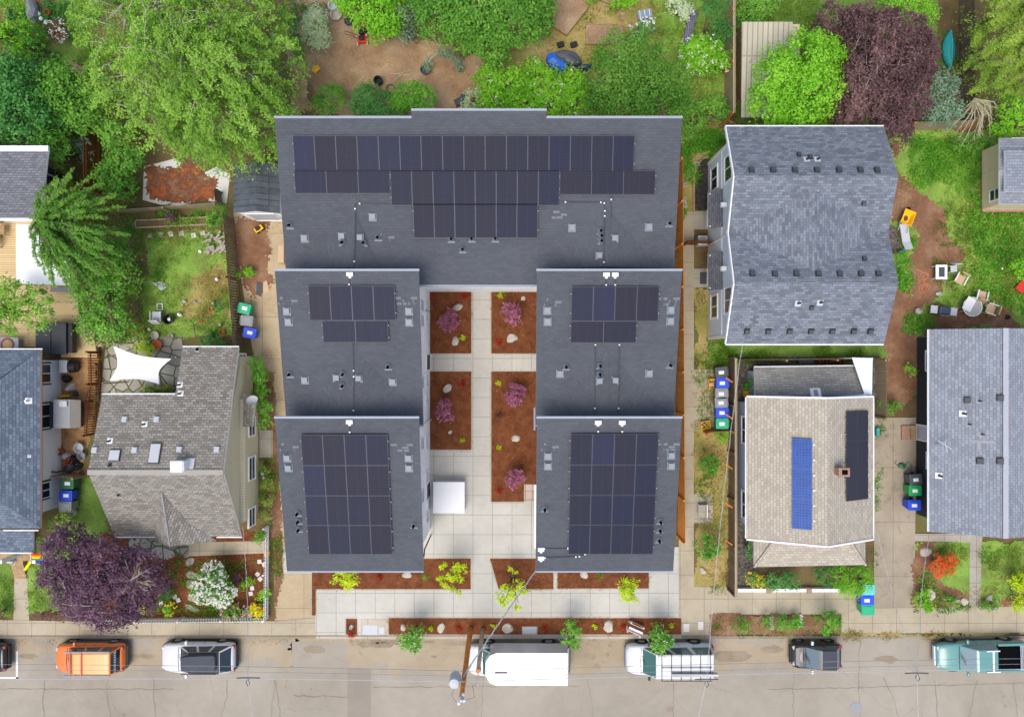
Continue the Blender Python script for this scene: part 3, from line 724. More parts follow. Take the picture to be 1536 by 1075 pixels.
# ------------------------------------------------------------------ the courtyard townhouses
SL = .243; ANG = math.atan(SL)
from mathutils.geometry import intersect_ray_tri
class Tier:
    def __init__(s, py, zr=9.5): s.tris = []; s.zr = zr; s.yr = Y(py, zr)
    def z(s, y): return s.zr - SL*(s.yr - y)
    def at(s, px, py, dz=0.0):
        k = (CY-py)/F; z = (s.zr - SL*s.yr + SL*k*H)/(1+SL*k); p = P(px, py, z)
        for t3 in s.tris:                           # a cricket stands above the plain slope here
            o = Vector((0,0,H)); h_ = intersect_ray_tri(*t3, P(px,py,0)-o, o, True)
            if h_ is not None and h_.z > p.z: p = h_
        return p + Vector((0,0,dz))
BACK, MIDT, FRONT = Tier(176), Tier(405), Tier(626)
XL, XLI, XRI, XR = X(412,9.5), X(628,9.5), X(805.5,9.5), X(1023,9.5)
th = thing('townhouse_block', 'charcoal roofed townhouse block in three stepped tiers around a mulched courtyard', 'apartment building', (0,0,0))
# walls
def wall(name, x0, x1, tier, yn, ys, mat, extra=.0):
    m = MB()
    zt = lambda y: tier.z(y) - .22
    m.idx([(x0,ys,0),(x1,ys,0),(x1,yn,0),(x0,yn,0),(x0,ys,zt(ys)),(x1,ys,zt(ys)),(x1,yn,zt(yn)),(x0,yn,zt(yn))],
          [(0,3,2,1),(4,5,6,7),(0,1,5,4),(1,2,6,5),(2,3,7,6),(3,0,4,7)])
    return m.build(name, mat, th)
yb_s = BACK.at(700,427).y + .3; ym_s = MIDT.at(636,637).y; yf_s = FRONT.at(500,856).y + .45
wall('wall', XL+.5, XR-.5, BACK, BACK.yr-.25, yb_s, M['siding'])
for a, b in ((XL+.5, -5.12), (1.85, XR-.5)):
    wall('wall', a, b, MIDT, yb_s-.003, FRONT.yr-.25, M['siding'])
    wall('wall', a, b, FRONT, FRONT.yr-.253, yf_s, M['siding'])
# roofs: one sheet per wing, high side to the north
def roof(x0, x1, tier, ys, bump=None, crick=(), pale=()):
    m = MB(); yn = tier.yr
    P3 = lambda x, y, d=0.0: (x, y, tier.z(y)+d)
    if bump:
        a, b, d = bump; pts = [P3(x0,ys),P3(x1,ys),P3(x1,yn),P3(b,yn),P3(b,yn+d),P3(a,yn+d),P3(a,yn),P3(x0,yn)]
    else: pts = [P3(x0,ys),P3(x1,ys),P3(x1,yn),P3(x0,yn)]
    m.slab(pts, .2, 0, 1)
    tris = []
    for (ax,ay),(lx,ly),(rx,ry),(tx,ty),h in crick:  # crickets that shed water off the wall behind the lower tier
        A = tier.at(ax,ay,.006); L = tier.at(lx,ly,.006); R = tier.at(rx,ry,.006); T = tier.at(tx,ty,h)
        m.poly([A, L, T], 0); m.poly([A, T, R], 0); tris.append((A,L,T)); tris.append((A,T,R))
    tier.tris = tier.tris + tris
    rr = random.Random(3)
    for px,py,n in pale:
        for i in range(n):
            c = tier.at(px+rr.uniform(0,28), py+rr.choice((0,4.2,8.4)), .005); m.obb(c, ((1,0,0),(0,math.cos(ANG),math.sin(ANG)),(0,-math.sin(ANG),math.cos(ANG))), (rr.choice((.1,.16)), .06, .003), 2)
    r = m.build('roof', [M['roof'], M['flash'], M['roof_pale']], th)
    f = MB(); cap = lambda xa, xb, y: f.idx([(xa,y-.05,tier.z(y)+.012-SL*.05),(xb,y-.05,tier.z(y)+.012-SL*.05),(xb,y+.06,tier.z(y)+.02),(xa,y+.06,tier.z(y)+.02),(xa,y+.06,tier.z(y)-.25),(xb,y+.06,tier.z(y)-.25)],[(0,1,2,3),(3,2,5,4)])
    if bump: cap(x0-.03, a-.003, yn); cap(a, b, yn+d); cap(b+.003, x1+.03, yn)
    else: cap(x0-.03, x1+.03, yn)
    f.build('ridge_flashing', M['flash'], r)
    g = MB(); g.box(x0, ys-.09, tier.z(ys)-.16, x1, ys-.003, tier.z(ys)-.03); g.build('gutter', M['flash'], r)
    return r
rb = roof(XL, XR, BACK, yb_s-.3, (X(617,9.6), X(820,9.6), .34),
     [((533,318),(455,403),(585,432),(533,403),.6), ((908,312),(826,402),(992,402),(910,402),.6)], [(562,352,9),(826,318,4)])
rml = roof(XL, XLI, MIDT, ym_s, None, [((535,527),(437,623),(636,627),(531,628),.6)], [(416,447,11),(594,447,12)])
rmr = roof(XRI, XR, MIDT, ym_s, None, [((911,524),(816,622),(1002,624),(910,626),.6)], [(812,449,8),(988,448,10)])
rfl = roof(XL, XLI, FRONT, FRONT.at(500,856).y, None, [], [(418,666,11),(588,667,5)])
rfr = roof(XRI, XR, FRONT, FRONT.at(500,856).y, None, [], [(808,666,9),(988,666,8)])
# courtyard windows on the east wall of the west wing and dark doors
for yy, z in ((458,4.2),(481,4.2),(459,1.7),(474,1.7),(570,1.7),(595,1.7),(574,4.2),(665,4.2),(664,1.7),(715,1.7),(775,1.7),(745,4.2)):
    window(th, (-5.118, Y(yy, z), z), .62, 1.15, 0, M['white'], M['glass'], .06, rails=(0,))
for yy in (543, 735):
    window(th, (-5.118, Y(yy, 1.1), 1.1), .9, 2.0, 0, M['white'], M['dgrey'], .05, name='door')
for z in (1.6, 4.4):
    for px in (): window(th, (X(px), yb_s-.002, z), 1.0, 1.3, -PI/2, M['trim_dark'], M['glass'], .06, rails=(0,))
    for px in (525, 572, 619, 838, 884, 930): window(th, (X(px), yf_s-.002, z), 1.2, 1.4, -PI/2, M['trim_dark'], M['glass'], .06, mull=(0,))
# wall trims: white downpipes at the courtyard corners
m = MB(); m.tube([(-5.05,Y(640,5),.1),(-5.05,Y(640,5),6.6)], .05, 6); m.build('downpipe', M['white'], th)
m = MB(); m.tube([(-5.05,-11.0,.1),(-5.05,-11.0,3.5),(-5.0,-11.25,4.2)], .04, 6); m.build('downpipe', M['black'], th)
# lower-front canopy strip on the east wing (white ledge at the courtyard side)
m = MB(); m.box(X(801.5,2.6), Y(822,2.6), 2.45, 1.848, Y(727,2.6), 2.6); m.build('entry_canopy', M['white'], th)
m = MB(); m.box(X(800.5,7.0), Y(645,7.0), 6.86, XRI-.003, Y(611,7.0), 7.0); m.build('gutter_box', M['flash'], th)

# solar panels: one rail frame per array, every panel its own sub-part
def panel_mat():
    t = NT('solar_cells'); v = t.coord('UV')
    b = t.new('ShaderNodeTexBrick', offset=0); t.link(v, b.inputs['Vector']); b.inputs['Scale'].default_value = 1
    b.inputs['Brick Width'].default_value = .5; b.inputs['Row Height'].default_value = .085; b.inputs['Mortar Size'].default_value = .008; b.inputs['Mortar Smooth'].default_value = .5
    oi = t.new('ShaderNodeObjectInfo')
    c1 = t.ramp(oi.outputs['Random'], [(0,'1b1e30'),(.35,'20212f'),(.6,'1a2036'),(.8,'1e2232'),(1,'20263f')])
    c2 = t.mixc(.3, c1, lin('4c5064'))
    t.link(c1, b.inputs['Color1']); t.link(c1, b.inputs['Color2']); t.link(c2, b.inputs['Mortar'])
    c = t.fineness(b.outputs['Color'], t.coord(), 3, .06)
    return t.done(c, .5, .15)
M['cells'] = panel_mat(); M['pframe'] = plain('panel_frame', '454955', .4, .5)
def blue_cells():
    t = NT('blue_solar_cells'); v = t.coord('UV'); b = t.new('ShaderNodeTexBrick', offset=0); t.link(v, b.inputs['Vector']); b.inputs['Scale'].default_value = 1
    b.inputs['Brick Width'].default_value = .16; b.inputs['Row Height'].default_value = .16; b.inputs['Mortar Size'].default_value = .006
    b.inputs['Color1'].default_value = lin('0d3880'); b.inputs['Color2'].default_value = lin('134590'); b.inputs['Mortar'].default_value = lin('3f6fb4')
    return t.done(b.outputs['Color'], .4, .3)
M['bluecells'] = blue_cells()
PM = {}
def panel_mesh(w, h, cells='cells', fr='pframe', fw=.012):
    k = (round(w,3), round(h,3), cells)
    if k not in PM:
        m = MB(); m.box(-w/2, -h/2, 0, w/2, h/2, .036, 0)
        m.poly([(-w/2+fw,-h/2+fw,.039),(w/2-fw,-h/2+fw,.039),(w/2-fw,h/2-fw,.039),(-w/2+fw,h/2-fw,.039)], 1)
        o = m.build('solar_panel', [M[fr], M[cells]], org=(0,0,0)); PM[k] = o.data; bpy.data.objects.remove(o)
    return PM[k]
def array(par, tier, px, py, spec, ang=ANG, lift=.14):
    """spec: rows of (x offset, number, width, height, y offset) in metres down the roof from the top-left corner"""
    o0 = tier.at(px, py); ux = Vector((1,0,0)); uy = Vector((0,-math.cos(ang),-math.sin(ang))); un = Vector((0,-math.sin(ang),math.cos(ang)))
    m = MB()
    for (xo,n,w,h,yo) in spec:
        for q in (.22,.78):
            c = o0 + ux*(xo+n*w/2) + uy*(yo+h*q) + un*(lift*.5); m.obb(c, (ux,-uy,un), (n*w/2+.05, .025, lift*.5-.003))
    a = m.build('solar_array', M['flash'], par)
    for (xo,n,w,h,yo) in spec:
        me = panel_mesh(w-.006, h-.006)
        for i in range(n):
            p = bpy.data.objects.new('solar_panel', me); COL.objects.link(p); p.parent = a
            p.location = o0 + ux*(xo+(i+.5)*w) + uy*(yo+h/2) + un*lift; p.rotation_euler = (ang,0,0)
    return a
pw, ph = 1.063, 1.735
array(th, BACK, 440, 204, [(0,16,pw,ph,0)])
array(th, BACK, 442, 254.5, [(0,3,1.60,1.17,0),(4.84,8,pw,1.76,0),(4.84+8*pw+.02,3,1.60,1.17,.05)])
array(th, BACK, 620, 305, [(0,6,1.055,1.73,0)])
array(th, MIDT, 463, 428, [(0,4,1.075,1.74,0),(.6,2,1.65,1.12,1.75)])
array(th, MIDT, 857, 429, [(0,4,1.09,1.74,0),(0,2,1.65,1.1,1.75)])
array(th, FRONT, 452, 650, [(0,4,1.08,1.625,i*1.633) for i in range(4)])
array(th, FRONT, 855.5, 649, [(0,4,1.095,1.63,i*1.64) for i in range(4)])
# roof vents and pipe flashings
rx = Matrix.Rotation(ANG, 4, 'X')
m = MB(); m.box(-.2,-.24,0,.2,.18,.012,0); m.box(-.14,-.13,.012,.14,.15,.13,1)
vent0 = m.build('roof_vent', [M['vent'], M['vent_top']], org=(0,0,0)); VM = vent0.data; bpy.data.objects.remove(vent0)
m = MB(); m.box(-.19,-.2,0,.19,-.12,.014,0); m.lathe((0,.02,0),[(.17,0),(.15,.06),(.075,.16)],12,0,False); m.lathe((0,.02,.1),[(.06,0),(.06,.26),(.05,.262)],10,1)
pipe0 = m.build('vent_pipe', [M['vent'], M['hole']], org=(0,0,0)); VP = pipe0.data; bpy.data.objects.remove(pipe0)
m = MB(); m.box(-.16,-.1,0,.16,.1,.1,0); m.box(-.06,-.2,.0,.06,-.1,.07,0)
jb0 = m.build('junction_box', [M['white']], org=(0,0,0)); VJ = jb0.data; bpy.data.objects.remove(jb0)
def fix(par, tier, nm, me, pts, rz=0.0):
    for px, py in pts:
        o = bpy.data.objects.new(nm, me); COL.objects.link(o); o.parent = par; o.location = tier.at(px, py, .004); o.rotation_euler = (ANG,0,rz)
fix(rb, BACK, 'roof_vent', VM, [(457,357),(513,354),(540,356),(559,325),(858,341),(973,340),(922,357),(899,383)])
fix(rb, BACK, 'vent_pipe', VP, [(435,338),(514,363.5),(545.5,364),(567,356),(677,358.5),(707.5,358),(743,358),(694,374),(901,346),(902,353.5),(902,361),(1003.6,335)])
fix(rml, MIDT, 'roof_vent', VM, [(430.5,466),(433,482),(613.6,466),(614,482.5),(457.6,569.5),(505,566),(538,567),(589,572)])
fix(rml, MIDT, 'vent_pipe', VP, [(435,561),(515,560.7),(514.6,578),(582.5,549.6)])
fix(rmr, MIDT, 'roof_vent', VM, [(821,465),(821.5,481.6),(1006,464),(1005.4,480.6),(840,559.7),(899.4,571),(923,570),(973.5,559)])
fix(rmr, MIDT, 'vent_pipe', VP, [(849,549.6),(900,548),(899.4,560.7),(1004.7,547)])
fix(rfl, FRONT, 'roof_vent', VM, [(431,686),(433,701),(613,686),(613.6,701)])
fix(rfl, FRONT, 'vent_pipe', VP, [(447,769),(448,781),(448.8,793),(621,787)])
fix(rfr, FRONT, 'roof_vent', VM, [(822,683),(822,698),(1006.7,682),(1006.7,697.6)])
fix(rfr, FRONT, 'vent_pipe', VP, [(817,762.5),(990,781),(989,794),(988,809)])
fix(rml, MIDT, 'junction_box', VJ, [(525,411)]); fix(rmr, MIDT, 'junction_box', VJ, [(909.5,411.5),(922.5,411.5)])
fix(rfl, FRONT, 'junction_box', VJ, [(524.5,632)]); fix(rfr, FRONT, 'junction_box', VJ, [(897,633),(933,633),(811.5,823),(811.5,836)])
def conduit(par, tier, pts):
    m = MB(); q = [tier.at(a,b,.06) for a,b in pts]; m.tube(q, .018, 5)
    for a, b in zip(q, q[1:]):
        for f in (.08,.92): c = a.lerp(b,f); m.obb(c, ZAX, (.035,.035,.03), 1)
    m.build('conduit', [M['dgrey'], M['white']], par)
conduit(rb, BACK, [(619,307),(533,306),(531.5,400)]); conduit(rb, BACK, [(843,303.5),(906,304),(907,318),(905.5,400)]); conduit(rb, BACK, [(916.5,291),(917,400)])
conduit(rml, MIDT, [(529,508),(531,560),(530.5,620)]); conduit(rml, MIDT, [(525,412),(524,428)])
conduit(rmr, MIDT, [(893,508),(892,621)]); conduit(rmr, MIDT, [(929,508),(927.5,621)]); conduit(rmr, MIDT, [(909,412),(909,429)]); conduit(rmr, MIDT, [(922.5,412),(922.5,429)])
conduit(rfl, FRONT, [(524.5,634),(525,649)]); conduit(rfr, FRONT, [(897,634),(897,648)]); conduit(rfr, FRONT, [(933,634),(933,648)])
conduit(rfr, FRONT, [(813,822),(855,822)]); conduit(rfr, FRONT, [(813,836),(868,834),(878,830),(878,824)])

# ------------------------------------------------------------------ generic house pieces
def body(par, pts, z0, z1, mat, name='wall'):
    m = MB(); m.prism(pts, z0, z1); return m.build(name, mat, par)
def ccw(q):
    ar = sum(q[i][0]*q[(i+1)%len(q)][1]-q[(i+1)%len(q)][0]*q[i][1] for i in range(len(q)))
    return list(reversed(q)) if ar < 0 else list(q)
def roofp(par, faces, mat, th_=.14, edge='white', name='roof'):
    m = MB()
    for f in faces: m.slab(ccw(f), th_, 0, 1)
    return m.build(name, [mat, M[edge]], par)
def gablet(par, pts, mat, name='gable_wall'):
    """triangular gable wall between three or four points, given thickness"""
    m = MB(); a = [Vector(p) for p in pts]; n = (a[1]-a[0]).cross(a[2]-a[0]).normalized()*.08
    k = len(a); m.poly([p+n for p in a]); m.poly([p-n for p in reversed(a)])
    for i in range(k): m.poly([a[i]-n, a[(i+1)%k]-n, a[(i+1)%k]+n, a[i]+n])
    return m.build(name, mat, par)
class Plane:
    def __init__(s, a, b, c): a,b,c = Vector(a),Vector(b),Vector(c); s.n = (b-a).cross(c-a).normalized(); s.a = a; s.n = s.n if s.n.z > 0 else -s.n
    def at(s, px, py, d=0.0):
        o = Vector((0,0,H)); r = P(px,py,0)-o; t = (s.a-o).dot(s.n)/r.dot(s.n); return o + r*t + s.n*d
    def axes(s, up=None):
        u = Vector((0,0,1)).cross(s.n); u = Vector((1,0,0)) if u.length < .02 else u.normalized(); return u, s.n.cross(u), s.n
def on_roof(par, pl, nm, px, py, w, l, h, mat, mat2=None, taper=1.0):
    ax = pl.axes(); c = pl.at(px, py, h/2+.003); m = MB(); m.obb(c, ax, (w/2, l/2, h/2), 0, taper)
    if mat2: m.obb(pl.at(px,py,h+.012), ax, (w/2*taper*.9, l/2*taper*.9, .008), 1)
    return m.build(nm, [M[mat], M[mat2 or mat]], par)
def stub(par, pl, px, py, plate='white', pipe='black', s=1.0):
    ax = pl.axes(); m = MB(); m.obb(pl.at(px,py,.01), ax, (.16*s,.16*s,.008), 0); c = pl.at(px,py)
    m.tube([c, c+Vector((0,0,.3*s))], .06*s, 8, 1); return m.build('vent_pipe', [M[plate], M[pipe]], par)

# --- grey bungalow west of the townhouses
ze, zr = 2.8, 5.5; yr = Y(708, zr)
h1 = thing('bungalow', 'beige bungalow with a brown grey shingle roof, skylights and white vents', 'house', (X(255),Y(680),0))
A = P(153,592,ze+.55); B = P(127,708,zr); C = P(160,805,ze+.1); D = P(383,803,ze); E = P(351,708,zr+.2); Fp = P(353,640,4.2); Gp = P(358,521,2.0); Hh = P(265,521,2.0); I = P(262,592,3.35)
yN, yS = A.y, C.y
slopeN = (zr-2.0)/(Hh.y-yr) if Hh.y != yr else .3
zN = lambda y: zr - (y-yr)*.335
xl, xr = X(146,ze), X(372,4.0)
def pt(px, py):   # point on the north plane
    k = (CY-py)/F; z = (zr + .335*yr - .335*k*H)/(1-.335*k); return P(px,py,z)
nA, nI, nH, nG = pt(153,592), pt(263,592), pt(266,521), pt(358,521)
nB = Vector((nA.x-.05, yr, zr)); nE = Vector((pt(352,700).x, yr, zr))
PN = Plane(nB, nE, nG)
xW, xE = nA.x, nG.x
r1 = roofp(h1, [[(xW,nA.y,nA.z),(nI.x,nA.y,nA.z),(nI.x,nH.y,nH.z),(xE,nH.y,nH.z),(xE,yr,zr),(xW,yr,zr)]], M['roof_grey'])
zS = ze; yS = Y(804, ze)
r1b = roofp(h1, [[(xW,yS,zS),(xE+.0,yS,zS),(xE,yr-.002,zr-.002),(xW,yr-.002,zr-.002)]], M['roof_grey'])
PS = Plane((xW,yS,zS),(xE,yS,zS),(xE,yr,zr))
m = MB(); m.obb(((xW+xE)/2,yr,zr+.03), ZAX, ((xE-xW)/2,.14,.02)); m.build('ridge_cap', plain('ridge_shingle','9b978e',.9), r1)
# porch cross gable running south from the ridge
rt = PS.at(243,738); re = P(240,812,3.6); lw = PS.at(243,795); pe = P(243,812,2.7); pe2 = P(292,808,2.7)
re = Vector((rt.x,pe.y,3.75)); 
r1c = roofp(h1, [[rt+Vector((0,0,.02)), Vector((rt.x-1.4,pe.y,2.78)), re],[rt+Vector((0,0,.02)), re, Vector((rt.x+2.2,pe.y,2.6)), PS.at(286,786,.03)]], M['roof_grey'], .1)
m = MB(); m.tube([rt+Vector((0,0,.03)), re+Vector((0,0,.0))], .04, 6); m.build('ridge_cap', M['grey'], r1c)
body(h1, ccw([(xW+.4,yS+.6),(xE-.3,yS+.6),(xE-.3,nH.y-.5),(nI.x+.3,nH.y-.5),(nI.x+.3,nA.y-.45),(xW+.4,nA.y-.45)]), 0, 1.85, M['siding_beige'])
# east wing wall with its lower side roof
xw = X(387,.1)
body(h1, ccw([(xE-.29,yS+.6),(xw,yS+.75),(xw,Y(598,2.2)),(xE-.29,Y(598,2.2))]), 0, 2.35, M['siding_beige'], 'side_wall')
body(h1, ccw([(xE-.29,Y(597,2.2)),(X(373,.1),Y(597,2.2)),(X(373,.1),nH.y-.55),(xE-.29,nH.y-.55)]), 0, 1.9, M['siding_beige'], 'side_wall')
gablet(h1, [(xE-.35,yS+.5,2.3),(xE-.35,yr,zr-.25),(xE-.35,nH.y-.5,1.9)], M['siding_beige'])
gablet(h1, [(xW+.5,yS+.5,1.84),(xW+.5,yr,zr-.25),(xW+.5,nA.y-.4,1.84)], M['siding_beige'])
roofp(h1, [[(xE+.003,Y(640,2.6),2.5),(xE+.55,Y(640,2.6),2.4),(xE+.75,Y(596,2.6),2.4),(xE+.003,Y(590,2.6),2.5)]], M['roof_grey'], .08, name='side_roof')
roofp(h1, [[(xE+.003,yS+.0,2.62),(xw+.25,yS+.1,2.45),(xw+.05,Y(760,2.6),2.45),(xE+.003,Y(760,2.6),2.62)]], M['roof_grey'], .06, name='side_roof') if False else None
for py, w, ww in ((564,1.3,2.6),(702,1.2,1.3),(640,1.2,1.0),(775,1.2,1.0)):
    x = (X(373,.1) if py < 590 else xw)+.01
    window(h1, (x, Y(py,1.3), 1.25), ww, .95, 0, M['white'], M['glass'], .1, mull=(-.17,.17) if ww > 2 else (), rails=(0,))
on_roof(h1, PN, 'skylight', 172.5,683, .62,.62,.1,'dgrey','lgrey'); on_roof(h1, PN, 'skylight', 233,680, .6,1.15,.1,'dgrey','lgrey')
for a,b in ((188,629),(236,629),(143,675),(203,675),(270,674),(326,674)): on_roof(h1, PN, 'roof_vent', a,b,.32,.32,.14,'lgrey','lgrey',.9)
m = MB(); c = PN.at(273,697); m.rbox(c.x,c.y,c.z-.3,.75,.55,.9,0,0); m.rbox(c.x,c.y,c.z+.6,.65,.6,.08,0,0); m.build('flue_box', M['white'], h1)
c = PN.at(286,695); m = MB(); m.obb(c+Vector((0,0,.05)), PN.axes(), (.22,.3,.04)); m.build('flue_flashing', M['lgrey'], h1)
for a,b in ((165,661),(217,636),(270,577),(271,590)): stub(h1, PN, a, b, 'white', 'black')
stub(h1, PS, 178, 742, 'dgrey', 'black', .6); stub(h1, PN, 165, 697, 'dgrey', 'black', .7); on_roof(h1, PN, 'roof_vent', 297,525, .2,.2,.1,'white','hole')
m = MB(); c = Vector((xE+.7, Y(602,2.9), 2.9)); m.lathe((0,0,0),[(.02,0),(.2,.03),(.3,.08),(.34,.13)],16,0,False)
dish = m; q = Matrix.Rotation(math.radians(-40),4,'X'); dish.v = [tuple(c + (q @ Vector(v))) for v in dish.v]; dish.tube([c, c+Vector((-.3,.05,-.55))], .03, 6, 0); dish.tube([c, c+Vector((.1,-.35,.3))], .015, 5, 0)
dish.build('satellite_dish', M['lgrey'], h1, smooth=True)
def gutter(par, pts, mat='white', r=.04): m = MB(); m.tube(pts, r, 6); return m.build('gutter', M[mat], par)
gutter(h1, [(xW,nA.y+.06,nA.z-.05),(nI.x-.02,nA.y+.06,nA.z-.05)]); gutter(h1, [(nI.x,nH.y+.06,nH.z-.05),(xE,nH.y+.06,nH.z-.05)]); gutter(h1, [(xW,yS-.06,zS-.05),(rt.x-1.3,yS-.06,zS-.05)]); gutter(h1, [(rt.x+2.3,yS-.06,zS-.05),(xE+.05,yS-.06,zS-.05)])
m = MB(); m.rbox(nI.x+.1, nH.y-.75, 0, .35,.35,1.8); m.build('corner_post', M['white'], h1)

# --- white house at the far west with a hipped slate roof
h2 = thing('hipped_house', 'white walled house with a hipped slate blue roof and dark framed windows', 'house', (X(20),Y(660),0))
z0 = 3.0; xe = X(60.5,z0); yn = Y(525,z0); ys = Y(792,z0); zr2 = 6.0; xr2 = xe-5.4
r2 = roofp(h2, [[(xe,ys,z0),(xe,yn,z0),(xr2,yn-5.4,zr2),(xr2,ys+5.4,zr2)],[(xe-.002,yn+.003,z0),(xe-11,yn+.003,z0),(xr2-.003,yn-5.4+.003,zr2)],[(xe-11,ys-.003,z0),(xe-.002,ys-.003,z0),(xr2-.003,ys+5.4-.003,zr2)],[(xe-11,yn,z0),(xe-11,ys,z0),(xr2-.004,ys+5.4,zr2),(xr2-.004,yn-5.4,zr2)]], M['roof_slate'], .12, 'white')
P2 = Plane((xe,ys,z0),(xe,yn,z0),(xr2,yn-5.4,zr2))
xw2 = X(92,0)
body(h2, ccw([(xw2,ys+.7),(xw2,yn-.6),(xe-10.4,yn-.6),(xe-10.4,ys+.7)]), 0, 2.9, M['white_wall'])
for py, hh, ww in ((560,1.0,1.05),(624,1.0,1.35),(735,.85,.85)):
    m = MB(); m.box(xw2+.003, Y(py,1.7)-ww/2-.17, 1.7-hh/2-.17, xw2+.03, Y(py,1.7)+ww/2+.17, 1.7+hh/2+.17); dk = m.build('window_trim', M['trim_dark'], h2)
    window(h2, (xw2+.05, Y(py,1.7), 1.7), ww, hh, 0, M['white'], M['glass'], .07, rails=(), mull=(0,))
gutter(h2, [(xe+.07,yn,z0-.04),(xe+.07,ys,z0-.04)], 'fence_red', .03); gutter(h2, [(xe+.1,yn+.07,z0-.04),(xe-11,yn+.07,z0-.04)], 'white')
stub(h2, P2, 43,601,'white','white',1.1); stub(h2, P2, 44,684,'white','white',.5)
rp = roofp(h2, [[P(-60,828,2.5),P(50,828,2.5),P(50,795,2.9),P(-60,795,2.9)]], M['roof_slate'], .1, 'white', 'porch_roof')
gutter(h2, [P(-60,829,2.42),P(50,829,2.42)]); gutter(h2, [P(5,795,2.98),P(58,795,2.98)])
m = MB(); m.prism(ccw([(X(-60),Y(838)),(X(54),Y(838)),(X(54),Y(800)),(X(-60),Y(800))]), 0, .4); m.build('porch_floor', M['wood'], h2)
m = MB()
for i in range(9): m.rbox(X(55), Y(788+i*3.5), .4, .06,.05,.9)
m.box(X(55)-.05, Y(818), 1.3, X(55)+.05, Y(786), 1.36); m.build('railing', M['white'], h2)
for px in (2, 52): m = MB(); m.rbox(X(px,2.3), Y(833,1), .4, .2,.2,2.0); m.build('porch_post', M['white'], h2)
m = MB()
for i in range(4): m.box(X(22)+.0, Y(838)-.3*i-.3, 0, X(40), Y(838)-.3*i-.003, .36-.09*i)
m.build('step', M['wood'], h2)

# --- house in the north-west corner
h3 = thing('house', 'grey roofed house in the corner with white gutters and black window bay', 'house', (X(10),Y(275),0))
z0 = 3.2
r3 = roofp(h3, [[P(-80,326,z0),P(61,326,z0),P(72,225,z0+1.6),P(-80,225,z0+1.6)]], M['roof_mid'], .14)
a, b = P(-80,223,z0+1.62), P(73,223,z0+1.62); m = MB(); m.box(a.x,a.y-.15,a.z-.1,b.x,a.y+.15,a.z+.06); m.build('ridge_trim', M['white'], h3)
body(h3, ccw([(X(-80),Y(335)),(X(66),Y(335)),(X(66),Y(262)),(X(-80),Y(262))]), 0, 3.05, M['white_wall'])
gutter(h3, [P(-80,329,z0-.03),P(61,329,z0-.03)], 'white', .09)
m = MB(); m.prism(ccw([(X(66)+.003,Y(318)),(X(100),Y(318)),(X(100),Y(262)),(X(66)+.003,Y(262))]), 0, 2.4); m.build('window_bay', M['siding_black'], h3)
for py in (278, 302): window(h3, (X(100)-.0+.01, Y(py,1.4), 1.4), 1.0, 1.3, 0, M['lgrey'], M['glass'], .08)
m = MB(); m.rbox(X(100)-.7, Y(290), 2.403, 1.3, 2.2, .05); m.build('bay_roof', M['black'], h3)
fz = P(0,212,2.0)

# --- big blue-grey two-storey house to the east
h4 = thing('two_storey_house', 'large pale blue two storey house with a double gabled blue grey roof', 'house', (X(1200),Y(350),0))
ze4, zr4 = 6.0, 7.5
xw4, xe4 = X(1089,ze4), X(1326,ze4)
ya, yb, yc, yd, ye = Y(190,ze4), Y(264,zr4), Y(349,6.3), Y(424,zr4), Y(515,ze4)
vz = 6.45
rA = roofp(h4, [[(xw4,ya,ze4),(xw4,yb,zr4),(xe4,yb,zr4),(xe4,ya,ze4)],[(xw4,yb-.002,zr4),(xw4,yc,vz),(xe4,yc,vz),(xe4,yb-.002,zr4)],
                [(xw4,yc-.002,vz),(xw4,yd,zr4),(xe4,yd,zr4),(xe4,yc-.002,vz)],[(xw4,yd-.002,zr4),(xw4,ye,ze4),(xe4,ye,ze4),(xe4,yd-.002,zr4)]], M['roof_blue'])
xm = (xw4+xe4)/2; q = (yb-yd)/2
fm = MB(); tz = zr4-.25
top1, top2 = Vector((xm-.0, yb-.15, tz)), Vector((xm, yd+.15, tz))
fm.slab([Vector((xm,yb-.2,tz)), Vector((xw4+.35,yc,vz+.02)), Vector((xm,yd+.2,tz))], .05); fm.slab([Vector((xm+.001,yb-.2,tz)), Vector((xm+.001,yd+.2,tz)), Vector((xe4-.35,yc,vz+.02))], .05)
fm.build('saddle_roof', M['roof_blue'], rA)
P4 = [Plane((xw4,ya,ze4),(xw4,yb,zr4),(xe4,yb,zr4)), Plane((xw4,yb,zr4),(xw4,yc,vz),(xe4,yc,vz)), Plane((xw4,yc,vz),(xw4,yd,zr4),(xe4,yd,zr4)), Plane((xw4,yd,zr4),(xw4,ye,ze4),(xe4,ye,ze4))]
XW = X(1062,0); XEE = xe4-.5
body(h4, ccw([(XW,ya-.5),(XW,ye+.5),(XEE,ye+.5),(XEE,ya-.5)]), 0, ze4-.1, M['siding_blue'])
for y0,y1,y2,zz in ((ya-.5,yb,yc,0),(yc,yd,ye+.5,0)):
    for x in (xw4+.75, xe4-.75): gablet(h4, [(x,y0,ze4-.12),(x,y1,zr4-.2),(x,y2,ze4-.12)], M['siding_blue'])
m = MB()
for pts in ([(xw4,ya,ze4),(xw4,yb,zr4),(xw4,yc,vz)],[(xw4,yc-.003,vz),(xw4,yd,zr4),(xw4,ye,ze4)]):
    for a,b in zip(pts,pts[1:]):
        a, b = Vector(a), Vector(b); dd = (b-a).normalized(); m.obb((a+b)/2+Vector((-.03,0,-.06)), (dd,(1,0,0),dd.cross(Vector((1,0,0)))), ((b-a).length/2,.03,.1))
m.build('fascia', M['white'], h4)
for q0 in (ya-.53, ye+.35): m = MB(); m.box(XW-.03, q0, 0, XW+.08, q0+.18, 5.85); m.build('corner_trim', M['white'], h4)
m = MB(); m.box(XW-.025, ye+.54, 2.9, XW+.02, ya-.54, 3.08); m.build('belt_trim', M['white'], h4)
